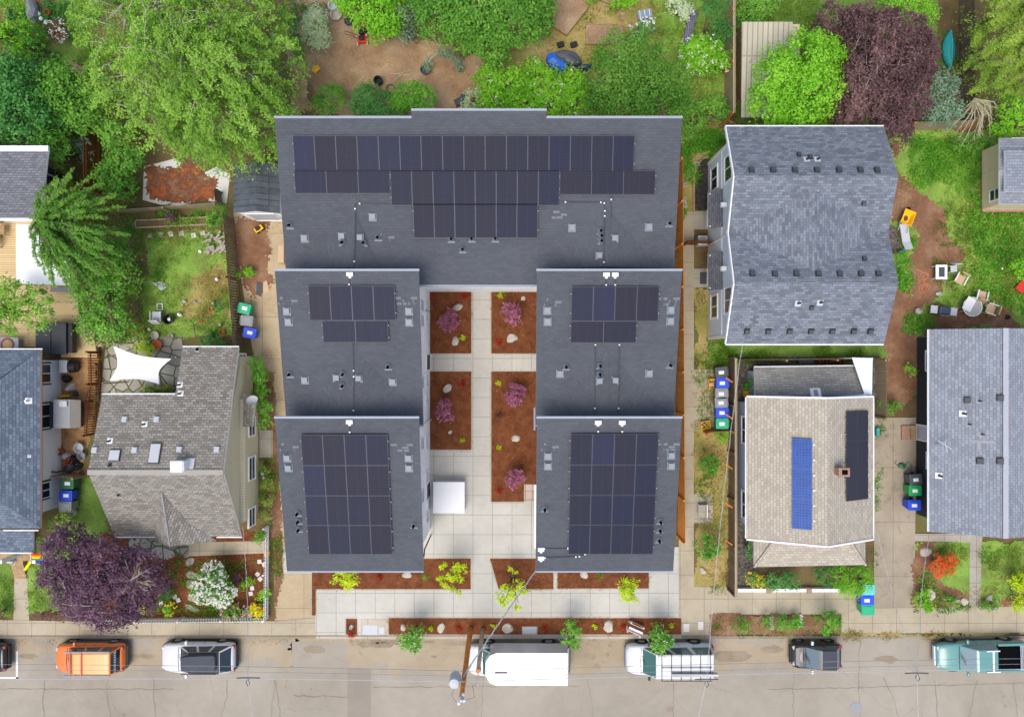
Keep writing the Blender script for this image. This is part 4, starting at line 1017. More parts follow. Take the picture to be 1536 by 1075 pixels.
for py in (268, 460):
    window(h4, (XW-.01, Y(py,1.5), 1.5), 1.25, 1.3, PI, M['white'], M['glass'], .12, mull=(-.0,))
for py in (252, 450):
    window(h4, (XW-.01, Y(py,4.4), 4.4), 1.35, 1.3, PI, M['white'], M['glass'], .12, mull=(0,))
for y0, y1 in ((288,344),(380,436)):
    z1, z2 = 2.45, 3.3; a = P(1062,y0,z1); b = P(1062,y1,z1); yy0, yy1 = a.y, b.y; ymid = (yy0+yy1)/2
    r = roofp(h4, [[(a.x,yy0,z1),(a.x+.0,yy1,z1),(XW-.003,yy1,z2),(XW-.003,yy0,z2)]], M['roof_mid'], .1, 'white', 'porch_roof')
    
    for yq in (yy0-.15, yy1+.15): f = MB(); f.obb((XW-.3,yq,z1-.05),((.8,0,-.6),(0,1,0),(.6,0,.8)),(.36,.04,.04)); f.build('bracket', M['white'], r)
    window(h4, (XW-.01, ymid, 1.05), .9, 2.0, PI, M['white'], M['dgrey'], .1, name='door')
    f = MB(); f.rbox(XW-.2, ymid, 3.9, .3,.25,.3); f.build('wall_lamp', M['white'], h4)
for i,(pl,row) in enumerate(((0,[(x,256) for x in (1127,1159.5,1192,1225,1258,1290,1315)]),(2,[(x,411) for x in (1128,1162,1194,1227,1259,1291,1317)]),(3,[(x,496.5) for x in (1120,1152,1184,1216,1248,1280,1305)]))):
    for a,b in row: on_roof(h4, P4[pl], 'roof_vent', a, b, .3,.3,.14,'vent_black','dgrey',.9)
for pl,a,b in ((0,1198,233),(0,1215,237),(1,1295,305),(2,1296,389),(3,1217,461)): on_roof(h4, P4[pl], 'roof_vent', a, b, .22,.22,.14,'vent_black','dgrey')
for pl,a,b in ((0,1210,239),(0,1226,239),(3,1197,455),(3,1230,454)): stub(h4, P4[pl], a, b, 'lgrey','black',1.0)
gutter(h4, [(xw4,ye-.06,ze4-.06),(xe4,ye-.06,ze4-.06)]); gutter(h4, [(xw4,ya+.06,ze4-.06),(xe4,ya+.06,ze4-.06)])
m = MB(); m.tube([(XW-.06,Y(349,5),.1),(XW-.06,Y(349,5),5.6),(xw4-.05,yc,vz-.1)], .05, 6); m.build('downpipe', M['white'], h4)
# meter/AC box
# --- tan-roofed bungalow with solar panels
h5 = thing('tan_roofed_bungalow', 'lavender blue bungalow with a tan shingle roof, brick chimney and solar panels', 'house', (X(1215),Y(700),0))
ze5, zr5 = 3.0, 4.7
xw5, xe5 = X(1120.5,ze5), X(1309.5,ze5); yn5, ys5 = Y(596,3.4), Y(810,3.4); xr5 = X(1241,zr5)
r5 = roofp(h5, [[(xw5,ys5,ze5),(xr5,ys5,zr5),(xr5,yn5,zr5),(xw5,yn5,ze5)],[(xr5+.002,ys5,zr5),(xe5,ys5,ze5),(xe5,yn5,ze5),(xr5+.002,yn5,zr5)]], M['roof_tan'])
PW5 = Plane((xw5,ys5,ze5),(xr5,ys5,zr5),(xr5,yn5,zr5)); PE5 = Plane((xr5,ys5,zr5),(xe5,ys5,ze5),(xe5,yn5,ze5))
XW5 = X(1106,0)
body(h5, ccw([(XW5,ys5+.5),(XW5,yn5-.4),(xe5-.6,yn5-.4),(xe5-.6,ys5+.5)]), 0, 2.85, M['siding_lav'])
for y in (ys5+.52, yn5-.42): gablet(h5, [(xw5+.5,y,2.8),(xe5-.5,y,2.8),(xr5,y,zr5-.2)], M['siding_lav'])
for y in (ys5-.0, yn5):
    m = MB()
    for a,b in (((xw5,y,ze5),(xr5,y,zr5)),((xr5,y,zr5),(xe5,y,ze5))):
        a,b = Vector(a),Vector(b); dd=(b-a).normalized(); m.obb((a+b)/2+Vector((0,-.04 if y==ys5 else .04,-.05)), (dd,(0,1,0),dd.cross(Vector((0,1,0)))), ((b-a).length/2,.05,.1))
    m.build('bargeboard', M['white'], h5)
gutter(h5, [(xe5+.06,ys5,ze5-.05),(xe5+.06,yn5,ze5-.05)]); gutter(h5, [(xw5-.06,ys5,ze5-.05),(xw5-.06,yn5,ze5-.05)])
for py in (645, 757): window(h5, (XW5-.01, Y(py,1.6), 1.6), 1.5, 1.1, PI, M['white'], M['glass'], .12, mull=(0,))
rl = roofp(h5, [[P(1133,594,2.45),P(1298,590,2.45),P(1288,549,1.75),P(1131,551,1.75)]], M['roof_low'], .12, 'white', 'lean_to_roof')
PL = Plane(P(1133,594,2.45),P(1298,590,2.45),P(1288,549,1.75))
gutter(h5, [P(1131,550,1.7),P(1288,548,1.7)])
body(h5, ccw([(X(1121),Y(592)),(X(1280),Y(592)),(X(1280),Y(556)),(X(1121),Y(556))]), 0, 1.62, M['siding_lav'], 'lean_to_wall')
m = MB(); ax = PL.axes(); m.obb(PL.at(1223,590,.05), ax, (.3,.3,.05)); m.obb(PL.at(1223,590,.11), ax, (.12,.2,.012), 1); m.build('skylight', [M['white'],M['grey']], h5)
q = [P(1131,849,2.3),P(1298,847,2.3),P(1298,812,2.75),P(1152,813,2.75)]
zt, zl = 2.8, 2.2; a0,a1,b0,b1 = P(1131,850,zl),P(1298,847,zl),P(1160,811,zt),P(1275,811,zt)
rp5 = roofp(h5, [[a0,a1,(b1.x,b1.y,zt),(b0.x,b0.y,zt)],[(a0.x-.002,a0.y+.002,zl),(b0.x-.002,b0.y+.002,zt),P(1131,812,zl)],[(a1.x+.002,a1.y+.002,zl),P(1298,811,zl),(b1.x+.002,b1.y+.002,zt)]], M['roof_tan'], .1, 'white', 'porch_roof')
for s,e in ((a0,b0),(a1,b1)): m = MB(); m.tube([s+Vector((0,0,.03)), e+Vector((0,0,.03))], .09, 5); m.build('hip_cap', M['roof_tan'], rp5)
m = MB(); m.prism(ccw([(a0.x+.4,a0.y+.3),(a1.x-.4,a1.y+.3),(a1.x-.4,ys5+.45),(a0.x+.4,ys5+.45)]), 0, .45); m.build('porch_floor', M['path'], h5)
for x in (a0.x+.5, (a0.x+a1.x)/2-.6, (a0.x+a1.x)/2+.6, a1.x-.5): m = MB(); m.rbox(x, a0.y+.4, .45, .2,.2,1.65); m.build('porch_post', M['white'], h5)
c = PE5.at(1257,705); m = MB(); m.rbox(c.x,c.y,c.z-.5,.55,.42,1.3,0,0); m.rbox(c.x+.02,c.y,c.z+.8,.3,.24,.06,0,1); m.rbox(c.x,c.y,c.z+.72,.62,.5,.07,0,0); m.build('chimney', [M['brick'],M['hole']], h5)
def panels_on(par, pl, corners, nx, ny, cells, fr, lift=.12):
    """corners: photo points TL TR BR BL on the roof; a rail frame with nx by ny panels"""
    tl,tr,br,bl = [pl.at(*q) for q in corners]; u = ((tr-tl)+(br-bl))*.5; v = ((bl-tl)+(br-tr))*.5; n = pl.n
    w, h = u.length/nx, v.length/ny; ux = Vector((n.z,0,-n.x)).normalized(); uy = Vector((0,1,0)); c0 = (tl+tr+br+bl)/4
    m = MB()
    for i in range(ny):
        for q in (.25,.75): m.obb(c0 + uy*(v.length*(.5-(i+q)/ny)) + n*(lift*.5), (ux,uy,n), (u.length/2+.03,.025,lift*.5-.003))
    for i in range(ny):
        m.obb(c0+ux*(u.length/2+.09)+uy*(v.length*(.5-(i+.2)/ny))+n*.04, (ux,uy,n), (.06,.04,.03), 1); m.obb(c0+ux*(u.length/2+.09)+uy*(v.length*(.5-(i+.7)/ny))+n*.04, (ux,uy,n), (.06,.04,.03), 1)
    a = m.build('solar_array', [M['flash'],M['white']], par); me = panel_mesh(w-.015, h-.015, cells, fr)
    mt = Matrix((ux,uy,n)).transposed().to_euler()
    for i in range(nx):
        for j in range(ny):
            p = bpy.data.objects.new('solar_panel', me); COL.objects.link(p); p.parent = a
            p.location = c0 + ux*((i+.5)*w-u.length/2) - uy*((j+.5)*h-v.length/2) + n*lift - Vector(OFF[par.name]); p.rotation_euler = mt
    return a
t = NT('dark_solar_cells'); M['darkcells'] = t.done(lin('2a2530')[:3], .3, .5); M['bframe'] = plain('blue_panel_frame','3f6fb8',.4)
panels_on(h5, PW5, ((1187,657),(1217,657),(1220,793),(1189,793)), 1, 3, 'bluecells', 'bframe')
panels_on(h5, PE5, ((1265,617),(1297,615),(1301,747),(1268,751)), 2, 3, 'darkcells', 'dgrey')
# --- house at the east edge with charcoal siding
h6 = thing('grey_roofed_house', 'long house with a pale blue grey gable roof and charcoal side wall', 'house', (X(1480),Y(645),0))
ze6, zr6 = 3.0, 4.6; xw6 = X(1394,ze6); xr6 = X(1508,zr6); xe6 = X(1660,ze6); yn6, ys6 = Y(493,3.8), Y(802,3.8)
r6 = roofp(h6, [[(xw6,ys6,ze6),(xr6,ys6,zr6),(xr6,yn6,zr6),(xw6,yn6,ze6)],[(xr6+.002,ys6,zr6),(xe6,ys6,ze6),(xe6,yn6,ze6),(xr6+.002,yn6,zr6)]], M['roof_pgrey'])
P6 = Plane((xw6,ys6,ze6),(xr6,ys6,zr6),(xr6,yn6,zr6)); P6E = Plane((xr6,ys6,zr6),(xe6,ys6,ze6),(xe6,yn6,ze6))
XW6 = X(1375,0); body(h6, ccw([(XW6,ys6+.4),(XW6,yn6-.4),(xe6-.6,yn6-.4),(xe6-.6,ys6+.4)]), 0, 2.9, M['siding_black'])
for y in (ys6+.42, yn6-.42): gablet(h6, [(xw6+.5,y,2.85),(xe6-.5,y,2.85),(xr6,y,zr6-.2)], M['siding_black'])
gutter(h6, [(xw6-.06,ys6,ze6-.05),(xw6-.06,yn6,ze6-.05)])
window(h6, (XW6-.01,Y(541,1.7),1.7), 1.1,1.1,PI,M['white'],M['glass'],.1); window(h6, (XW6-.01,Y(692,1.7),1.7), .9,.9,PI,M['white'],M['glass'],.1)
m = MB(); m.box(XW6-.6, Y(661,2.3), 2.25, XW6-.003, Y(640,2.3), 2.33); m.build('door_canopy', M['white'], h6)
window(h6, (XW6-.01,Y(650,1.05),1.05), .85,2.0,PI,M['white'],M['lgrey'],.08,name='door')
m = MB(); m.rbox(XW6-.08, Y(670,1.5),1.4,.14,.25,.3); m.build('meter_box', M['white'], h6)
m = MB(); m.obb((xr6,(yn6+ys6)/2,zr6+.03), ZAX, (.15,(yn6-ys6)/2,.02)); m.build('ridge_cap', plain('pale_ridge','a5a8b0',.9), r6)
for a,b in ((1451,600),(1500,596.5),(1470,691),(1500,691)): on_roof(h6, P6, 'roof_vent', a,b,.36,.36,.18,'vent_black','dgrey',.9)
for a,b in ((1468,601),(1452.5,636),(1472,651)): stub(h6, P6, a,b,'grey','dgrey',.9)
for a,b in ((1444,620),(1408,713)): stub(h6, P6, a,b,'white','black',1.1)
on_roof(h6, P6, 'flashing_patch', 1468,669,.5,.16,.03,'grey'); on_roof(h6, P6, 'flashing_patch', 1474,662,.16,1.2,.02,'grey')
m = MB()
for i in range(16): m.obb(P6E.at(1511.5,596+i*3.9,.012), P6E.axes(), (.055,.22,.008))
m.build('ridge_vent', plain('ridge_vent_strip','8d8790',.9), h6)
m = MB(); c = P6.at(1404,666); m.tube([c, c+Vector((0,0,.7))], .03, 6); m.tube([c+Vector((-.3,.3,.7)), c+Vector((.5,-.2,.7))], .025,5); m.tube([c+Vector((.1,.25,.7)), c+Vector((.25,-.35,.7))], .02,5); m.build('antenna', M['lgrey'], h6)
# --- cream shed in the east garden
h7 = thing('cream_shed', 'cream walled shed with a brick footing and pale shingle roof', 'shed', (X(1520),Y(262),0))
x0 = X(1470,0); m = MB(); m.prism(ccw([(x0,Y(319)),(X(1600),Y(319)),(X(1600),Y(226)),(x0,Y(226))]), 0, .25); m.build('footing', M['brick'], h7)
body(h7, ccw([(X(1474,.3),Y(314,.3)),(X(1600),Y(314,.3)),(X(1600),Y(228)),(X(1474,.3),Y(228))]), .253, 3.0, M['siding_tan'])
roofp(h7, [[P(1500,306,3.0),P(1600,306,3.0),P(1600,256,3.5),P(1500,256,3.5)],[P(1500,255.8,3.5),P(1600,255.8,3.5),P(1600,207,3.0),P(1500,207,3.0)]], M['roof_pgrey'])
roofp(h7, [[P(1508,287,3.65),P(1600,287,3.65),P(1600,225,3.65),P(1508,225,3.65)]], M['roof_pgrey'], .15, name='upper_roof')
window(h7, (X(1474,.3)-.01,Y(292,1.5),1.5), .6,.9,PI,M['white'],M['glass'],.06,rails=(0,)); 
# --- ribbed metal shed roof behind the fence
h8 = thing('metal_roofed_shed', 'narrow shed with a cream ribbed metal roof by the tan fence', 'shed', (X(1150),Y(105),0))
roofp(h8, [[P(1112,176,2.4),P(1189,176,2.4),P(1189,33,2.9),P(1113,33,2.9)]], M['corr'], .06, 'lgrey')
body(h8, ccw([(X(1116),Y(172)),(X(1178),Y(172)),(X(1178),Y(62)),(X(1116),Y(62))]), 0, 2.33, M['siding_tan'])
m = MB(); m.rbox(X(1112,.5),Y(100),0,.3,4.5,1.0); m.build('stacked_shelf', M['wood'], h8)
# --- dark metal shed by the driveway
h9 = thing('dark_roofed_shed', 'small shed with a weathered dark metal roof and white gable', 'shed', (X(386),Y(290),0))
zz = 2.6; xa, xb, xm9 = X(350,zz), X(420,zz), X(384,3.2); yn9, ys9 = Y(246,zz), Y(320,zz)
roofp(h9, [[(xa,ys9,zz),(xm9,ys9,3.3),(xm9,yn9,3.3),(xa,yn9,zz)],[(xm9+.002,ys9,3.3),(xb,ys9,zz),(xb,yn9,zz),(xm9+.002,yn9,3.3)]], M['metal_dark'], .06, 'lgrey')
body(h9, ccw([(xa+.2,ys9+.1),(xb-.2,ys9+.1),(xb-.2,yn9-.2),(xa+.2,yn9-.2)]), 0, 2.5, M['siding'])
gablet(h9, [(xa+.15,ys9+.1,2.48),(xb-.15,ys9+.1,2.48),(xm9,ys9+.1,3.2)], M['white'])
window(h9, ((xa+xb)/2, ys9+.09, 1.05), 1.6, 2.0, -PI/2, M['white'], M['lgrey'], .08, name='door')
# ------------------------------------------------------------------ trees and large shrubs
TB = 'trees in the back gardens'
plume_tree('broadleaf_tree', 'huge feathery yellow green tree with pale bare shoots beside the long roof', [(175,45,62,6.5,2.6),(250,25,70,7.5,2.6),(330,35,75,7.5,2.8),(395,20,48,6,2.4),(190,120,60,6,2.5),(270,105,75,7.8,2.8),(350,110,75,7.2,2.8),(425,95,38,5.2,2.2),(235,180,55,6,2.2),(310,185,65,6.4,2.4),(385,175,58,6,2.4),(425,150,34,4.8,2),(345,228,42,4.6,1.6),(400,225,26,4.2,1.4),(150,-10,45,6,2.4),(290,228,34,4.4,1.5)], G['willow'], (290,75), 520, 1.9, .3, 110, .15, .5, .32, TB, M['grey_bark'], 21, .45, 90, .8, thin=.026)
tree('evergreen_tree', 'bright green hedge like tree at the top left corner', [(8,20,30,3.5,1.8),(-10,70,28,3,1.6),(14,60,18,3,1.4)], G['bright'], 420, .13, .6, .3, group=TB, seed=22)
shrub('ball_shrub', 'clipped round dark green shrub at the top left', [(45,63,27,1.7,1.4)], G['hedge'], 900, .08, .7, .1, seed=23, per=14)
tree('broadleaf_tree', 'dark green broad tree filling the left edge above the house', [(10,125,42,4,2),(35,165,42,4,2),(-5,180,40,3.6,2),(50,125,30,3.2,1.6),(62,180,28,3,1.4),(20,215,22,2.5,1.2)], G['dark'], 380, .17, .65, .4, group=TB, seed=24)
tree('broadleaf_tree', 'rounded mid green tree beside the stacked timber at upper left', [(95,125,34,3.2,1.6),(112,150,34,3,1.6),(80,155,28,2.8,1.4),(130,175,24,2.4,1.2),(100,182,26,2.4,1.2)], G['mid'], 420, .16, .65, .35, group=TB, seed=25)
shrub('leafy_shrub', 'leafy bright shrub against the upright cedar fence', [(175,205,24,1.8,1.2),(190,240,24,1.7,1.1),(170,265,24,1.5,1.0),(185,285,18,1.2,.9)], G['mid'], 420, .15, .7, .28, seed=26)
shrub('leafy_shrub', 'small shrub with yellowish leaves tucked under the huge tree', [(135,150,14,1.5,.9),(165,172,16,1.4,.9),(150,190,14,1.2,.8)], G['olive'], 380, .13, .6, .25, seed=27)
shrub('palm_like_shrub', 'spiky fronded shrub overhanging the white gutter of the corner house', [(70,205,20,3.0,1.2),(85,222,22,2.9,1.2),(60,222,12,3,.8)], G['mid'], 300, .3, .2, .3, seed=28)
# spiky tree over the canopy: long leafy sprays
def spray_tree(name, label, px, py, z, tips, mat, seed, L=.16, asp=.4, n=40, w=.28, tr=.14, group=None, bark=None, zt=None, droop=.6, cat='tree', rise=0.9):
    rng = np.random.default_rng(seed); b = P(px,py,0); t = thing(name, label, cat, (b.x,b.y,0), 0, group)
    m = MB(); m.tube([(b.x,b.y,-.05),(b.x,b.y,z)], [tr,tr*.5], 8); C = []; Nn = []
    for (ax,ay,az) in tips:
        e = P(ax,ay,az); s = Vector((b.x,b.y,z*rng.uniform(.5,.95))); mid = s.lerp(e,.55)+Vector((0,0,rise*rng.uniform(.5,1.2)))
        pts = [s.lerp(mid,q)*(1-q)+mid.lerp(e,q)*q for q in np.linspace(0,1,8)]
        m.tube(pts, [.05,.045,.04,.035,.03,.022,.015,.008], 5)
        ln = (e-s).length; k = int(n*ln)
        for i in range(k):
            q = rng.uniform(.12,1.0)**.8; c = s.lerp(mid,q)*(1-q)+mid.lerp(e,q)*q; ww = w*(1.15-q*.75)
            c = np.array(c)+rng.normal(size=3)*np.array((ww,ww,ww*.5))*.6; C.append(c); Nn.append(np.array((0,0,.9))+rng.normal(size=3)*.45)
    m.build('trunk', bark or M['bark'], t, smooth=True)
    leaf_obj('crown', leaf_arrays(np.array(C), np.array(Nn), L, asp, rng), mat, t); return t
rr = np.random.default_rng(5); tp = []
for i in range(150):
    a = rr.uniform(0,2*PI); r = rr.uniform(.25,1.05)**.75
    tp.append((113+math.cos(a)*r*(80 if math.cos(a) > 0 else 66), 345+math.sin(a)*r*92, 4.6+2.0*(1-r)+rr.normal()*.45))
spray_tree('spreading_tree', 'spiky branched green tree reaching over the white canopy', 128, 350, 5.0, tp, G['cypress'], 31, .17, .38, 48, .17, group=TB)
tree('broadleaf_tree', 'tangled dark green tree on the deck edge below the spiky tree', [(150,440,36,2.6,1.4),(165,475,34,2.4,1.2),(140,490,22,1.8,1.0),(185,420,24,2.2,1.2),(180,380,22,2.4,1.2),(160,395,30,2.6,1.3)], G['mid'], 330, .15, .6, .35, group=TB, seed=32, twigs=10)
shrub('leafy_shrub', 'yellow green shrub on the lawn side of the tangled tree', [(188,445,13,1.1,.8),(200,438,10,1.0,.7),(195,480,9,.8,.6),(205,500,14,.8,.6)], G['olive'], 420, .13, .6, .2, seed=33)
tree('broadleaf_tree', 'small bright tree with three leafy lobes over the deck', [(18,440,22,4.2,1.0),(58,447,18,4,.9),(15,480,22,4,.9),(60,475,18,3.8,.9),(35,462,20,4.2,.9),(5,468,14,4,.8)], G['willow'], 380, .15, .6, .3, (30,465), .1, group=TB, seed=34)
# purple plum by the street
tree('plum_tree', 'dense purple leaved plum tree at the street corner of the bungalow', [(105,835,42,4.0,1.6),(150,850,50,4.5,1.8),(200,865,44,4.2,1.7),(120,885,42,3.8,1.5),(165,900,44,3.8,1.5),(100,805,22,3.4,1.2),(205,905,26,3,1.2),(232,870,22,3.2,1.2),(85,860,24,3.4,1.3)], G['purple'], 420, .14, .65, .32, (150,870), .2, bark=M['grey_bark'], seed=35, twigs=8, per=24)
rr = np.random.default_rng(8)
m = MB(); b0 = P(205,872,5.1)
for i in range(16):
    a = rr.uniform(0,2*PI); ln = rr.uniform(.6,1.3); e = b0+Vector((math.cos(a)*ln, math.sin(a)*ln, rr.uniform(-.1,.35))); md = b0.lerp(e,.5)+Vector((0,0,.15)); m.tube([b0,md,e],[.03,.02,.008],4)
    for j in range(3):
        a2 = a+rr.uniform(-1,1); m.tube([md.lerp(e,j/3),md.lerp(e,j/3)+Vector((math.cos(a2)*.4,math.sin(a2)*.4,.08))],[.015,.005],4)
pt_ = [o for o in bpy.data.objects if o.get('label','').startswith('dense purple')][0]
m.build('bare_branches', M['pale_bark'], pt_)
# back gardens, centre
shrub('variegated_shrub', 'pale whitish green shrub on the bare bark yard', [(475,40,20,1.6,1.1),(482,58,16,1.3,.9),(466,55,14,1.2,.9),(478,25,14,1.5,.9)], G['pale'], 480, .13, .45, .25, seed=41)
tree('broadleaf_tree', 'bright green tree above the red lawnmower', [(545,10,34,3.2,1.6),(575,25,30,3,1.5),(525,-10,30,3,1.5),(570,50,16,2.2,1.0),(590,-10,26,3,1.4)], G['bright'], 420, .15, .65, .3, group=TB, seed=42)
shrub('leafy_shrub', 'grey green round shrub right of the bright tree', [(605,30,20,2,1.4),(608,50,14,1.5,1.0)], G['grey'], 480, .12, .6, .22, seed=43)
tree('broadleaf_tree', 'broad bright green tree on the top edge by the bent conifer', [(665,20,44,3.6,1.8),(715,25,48,3.8,1.9),(770,20,46,3.8,1.9),(805,35,26,3,1.5),(735,62,34,3,1.5),(690,50,28,2.8,1.4),(640,-5,26,3.2,1.5),(800,-10,34,3.4,1.6),(745,92,16,1.8,1)], G['mid'], 420, .16, .65, .36, group=TB, seed=44)
shrub('leafy_shrub', 'dark twiggy bush behind the pale shrub', [(440,50,12,1.2,.9),(445,68,10,1,.8),(430,30,14,1.4,1)], G['dark'], 300, .12, .6, .25, seed=45)
shrub('leafy_shrub', 'mid green shrub left of the three along the roof edge', [(497,150,22,1.7,1.1),(480,158,14,1.3,.9)], G['mid'], 480, .13, .6, .22, seed=46)
shrub('leafy_shrub', 'dark green shrub between two lighter ones along the roof edge', [(555,152,24,1.8,1.2),(575,160,20,1.6,1.1),(540,165,16,1.4,1)], G['dark'], 480, .13, .6, .24, seed=47)
shrub('leafy_shrub', 'yellowish green shrub right of the dark one along the roof edge', [(615,145,24,1.8,1.2),(635,150,20,1.6,1.1),(600,158,18,1.5,1)], G['hedge'], 480, .13, .6, .24, seed=48)
shrub('flowering_shrub', 'yellow green flowering hedge below the blue tarp', [(735,120,24,1.4,1.0),(770,128,28,1.5,1.1),(815,130,30,1.6,1.1),(855,130,26,1.6,1.1),(740,150,26,1.5,1.1),(785,155,28,1.6,1.1),(830,158,28,1.7,1.1),(870,155,26,1.7,1.1),(800,102,14,.9,.7)], G['bright'], 420, .14, .7, .25, flowers=G['white'], fl=.08, fn=110, seed=49)
shrub('leafy_shrub', 'pale grey green shrub at the roof corner beside the bark yard', [(712,150,18,1.3,.8),(735,158,16,1.2,.8),(700,158,10,1,.6)], G['pale'], 380, .12, .6, .2, seed=50)
tree('broadleaf_tree', 'wide deep green tree leaning on the long roof edge', [(925,85,36,3.4,1.6),(965,85,34,3.4,1.6),(920,125,42,3.8,1.8),(965,125,46,4,1.9),(1005,125,32,3.4,1.6),(945,165,42,3.6,1.7),(990,168,40,3.4,1.6),(900,160,26,3,1.3),(1018,160,20,2.6,1.2)], G['cypress'], 420, .14, .55, .34, group=TB, seed=51)
shrub('leafy_shrub', 'green bramble clump by the fence corner right of the roof', [(1040,178,18,1.1,.8),(1060,165,16,1,.8),(1075,155,14,1,.8),(1032,192,14,1,.7),(1080,172,14,1,.8)], G['mid'], 400, .13, .65, .24, seed=52)
shrub('flowering_shrub', 'cream flowered rose bush by the tan fence', [(1040,80,22,1.3,.9),(1062,75,22,1.4,.9),(1078,95,16,1.2,.8),(1035,95,16,1.1,.8),(1055,98,14,1,.7)], G['bright'], 420, .13, .7, .24, flowers=G['white'], fl=.1, fn=80, seed=53)
shrub('conifer_shrub', 'dark green upright conifer at the top of the tan fence', [(1072,22,20,2.8,1.8),(1065,5,16,2.6,1.6),(1078,45,12,1.8,1.2)], G['dark'], 620, .13, .35, .2, seed=54)
shrub('leafy_shrub', 'leafy green shrub between the conifer and the rose bush', [(1085,55,14,1.5,1),(1075,65,12,1.2,.8)], G['dark'], 420, .12, .6, .22, seed=55)
shrub('flowering_shrub', 'white flowered pale bush beside the tin sheet', [(1018,12,16,1.2,.8),(1028,22,12,1,.7),(1015,-5,14,1.1,.8)], G['pale'], 420, .13, .6, .22, flowers=G['white'], fl=.09, fn=40, seed=56)
shrub('flowering_shrub', 'white flowered bush below the cold frame', [(960,48,14,.9,.7),(972,40,10,.8,.6),(955,60,9,.7,.5)], G['dark'], 420, .12, .6, .2, flowers=G['white'], fl=.14, fn=45, seed=57)
shrub('leafy_shrub', 'lime green clump on the top edge above the bare bed', [(930,2,16,.8,.6),(945,-4,14,.8,.6),(888,-4,10,.8,.6)], G['bright'], 420, .12, .6, .2, seed=58)
shrub('leafy_shrub', 'olive hedge behind the cream metal roof', [(1130,15,26,1.6,1.1),(1120,35,14,1.2,.8),(1150,5,18,1.3,.9)], G['mid'], 420, .13, .6, .24, seed=59)
tree('broadleaf_tree', 'round bright green tree covering the cream shed roof', [(1165,115,38,4.6,2),(1205,95,44,5,2.2),(1235,95,32,4.4,2),(1160,155,36,4.2,1.9),(1205,145,46,5,2.2),(1240,130,28,4.2,1.8),(1190,175,28,3.4,1.6),(1225,165,24,3.4,1.6)], G['bright'], 480, .15, .6, .32, group=TB, seed=60)
plume_tree('plum_tree', 'large dark burgundy tree behind the pale blue house', [(1250,40,36,4.2,1.8),(1285,55,42,4.8,2),(1330,55,46,5,2.2),(1365,75,36,4.4,2),(1270,95,34,4.6,2),(1310,110,50,5.4,2.3),(1350,120,44,5,2.2),(1280,150,42,4.6,2),(1320,165,46,4.6,2),(1345,195,30,3.4,1.5),(1262,170,26,4,1.8),(1375,150,24,3.8,1.7),(1240,65,22,3.6,1.6),(1378,105,24,3.8,1.7)], G['burg'], (1315,110), 430, 1.3, .32, 105, .15, .55, .26, TB, M['grey_bark'], 61, .4, 150, .5, thin=.014)
plume_tree('conifer_tree', 'golden green feathery conifer at the top right', [(1480,20,26,5.5,2.2),(1515,15,34,6,2.4),(1490,60,26,5,2),(1525,55,30,5.5,2.2),(1465,95,26,4.4,1.8),(1505,95,30,4.8,2),(1480,130,26,4,1.6),(1520,125,26,4.2,1.7),(1450,50,12,3.4,1.4)], G['olive'], (1520,30), 130, 1.7, .3, 330, .12, .3, .2, TB, None, 62, .35, 120, .6, tilt=(-.8,-.55), spread=.35)
tree('broadleaf_tree', 'grey green tree between the burgundy tree and the teal canoe', [(1405,125,24,3,1.5),(1412,155,26,3,1.5),(1395,168,18,2.6,1.2),(1425,172,16,2.4,1.1)], G['grey'], 480, .13, .6, .25, group=TB, seed=63)
shrub('leafy_shrub', 'bright glossy shrub at the right edge below the conifer', [(1515,165,24,1.8,1.2),(1530,185,22,1.6,1.1),(1500,190,14,1.3,.9)], G['bright'], 480, .13, .6, .24, seed=64)
shrub('leafy_shrub', 'green shrub on the top edge right of the burgundy tree', [(1335,8,22,1.8,1.2),(1370,8,24,1.8,1.2),(1395,28,10,1.2,.8),(1350,22,14,1.4,.9)], G['bright'], 420, .13, .6, .24, seed=65)
# dead silvery shrub: bare arching stems
m = MB(); rr = np.random.default_rng(9); b0 = P(1462,148,2.2)
for i in range(26):
    a = rr.uniform(-2.6,-.2); ln = rr.uniform(1.2,2.8); e = b0+Vector((math.cos(a)*ln*.8, math.sin(a)*ln, -1.2*rr.uniform(.3,1))); md = b0.lerp(e,.5)+Vector((0,0,.6)); m.tube([b0,md,e],[.04,.03,.01],4)
    for j in range(4): s = md.lerp(e,j/4); a2=a+rr.normal()*.6; m.tube([s,s+Vector((math.cos(a2)*.4,math.sin(a2)*.4,-.1))],[.015,.005],4)
m.tube([P(1462,148,0),b0],[.08,.05],6)
tag(m.build('bare_shrub', M['pale_bark']), 'bare silvery shrub with drooping dead stems below the conifer', 'shrub')
# courtyard maples
for i,(a,b,l) in enumerate(((674,482,'rosy purple maple shrub in the top left courtyard bed'),(769,471,'rosy purple maple shrub in the top right courtyard bed'),(667,617,'rosy purple maple shrub in the lower left courtyard bed'),(772,592,'rosy purple maple shrub in the upper half of the long courtyard bed'),(771,716,'rosy purple maple shrub in the lower half of the long courtyard bed'))):
    rr = random.Random(40+i); sp = [(a,b,9,1.15,.6)]
    for k in range(9): t_ = k*.7+rr.uniform(-.3,.3); q = rr.uniform(7,13); sp.append((a+math.cos(t_)*q, b+math.sin(t_)*q*1.05, rr.uniform(4,7.5), rr.uniform(.75,1.25), rr.uniform(.3,.5)))
    shrub('ornamental_maple', l, sp, G['maple'], 520, .13, .55, .13, 'courtyard maples', 'maple', seed=71+i, per=14)
lm = shrub('young_tree', 'lime yellow young tree against the left front roof edge', [(520,866,11,2.2,.8),(510,862,7,2,.5),(530,872,8,2,.5),(502,868,5,2,.4),(522,878,6,1.8,.4)], G['lime'], 480, .13, .6, .16, 'lime yellow young trees', 'tree', seed=72)
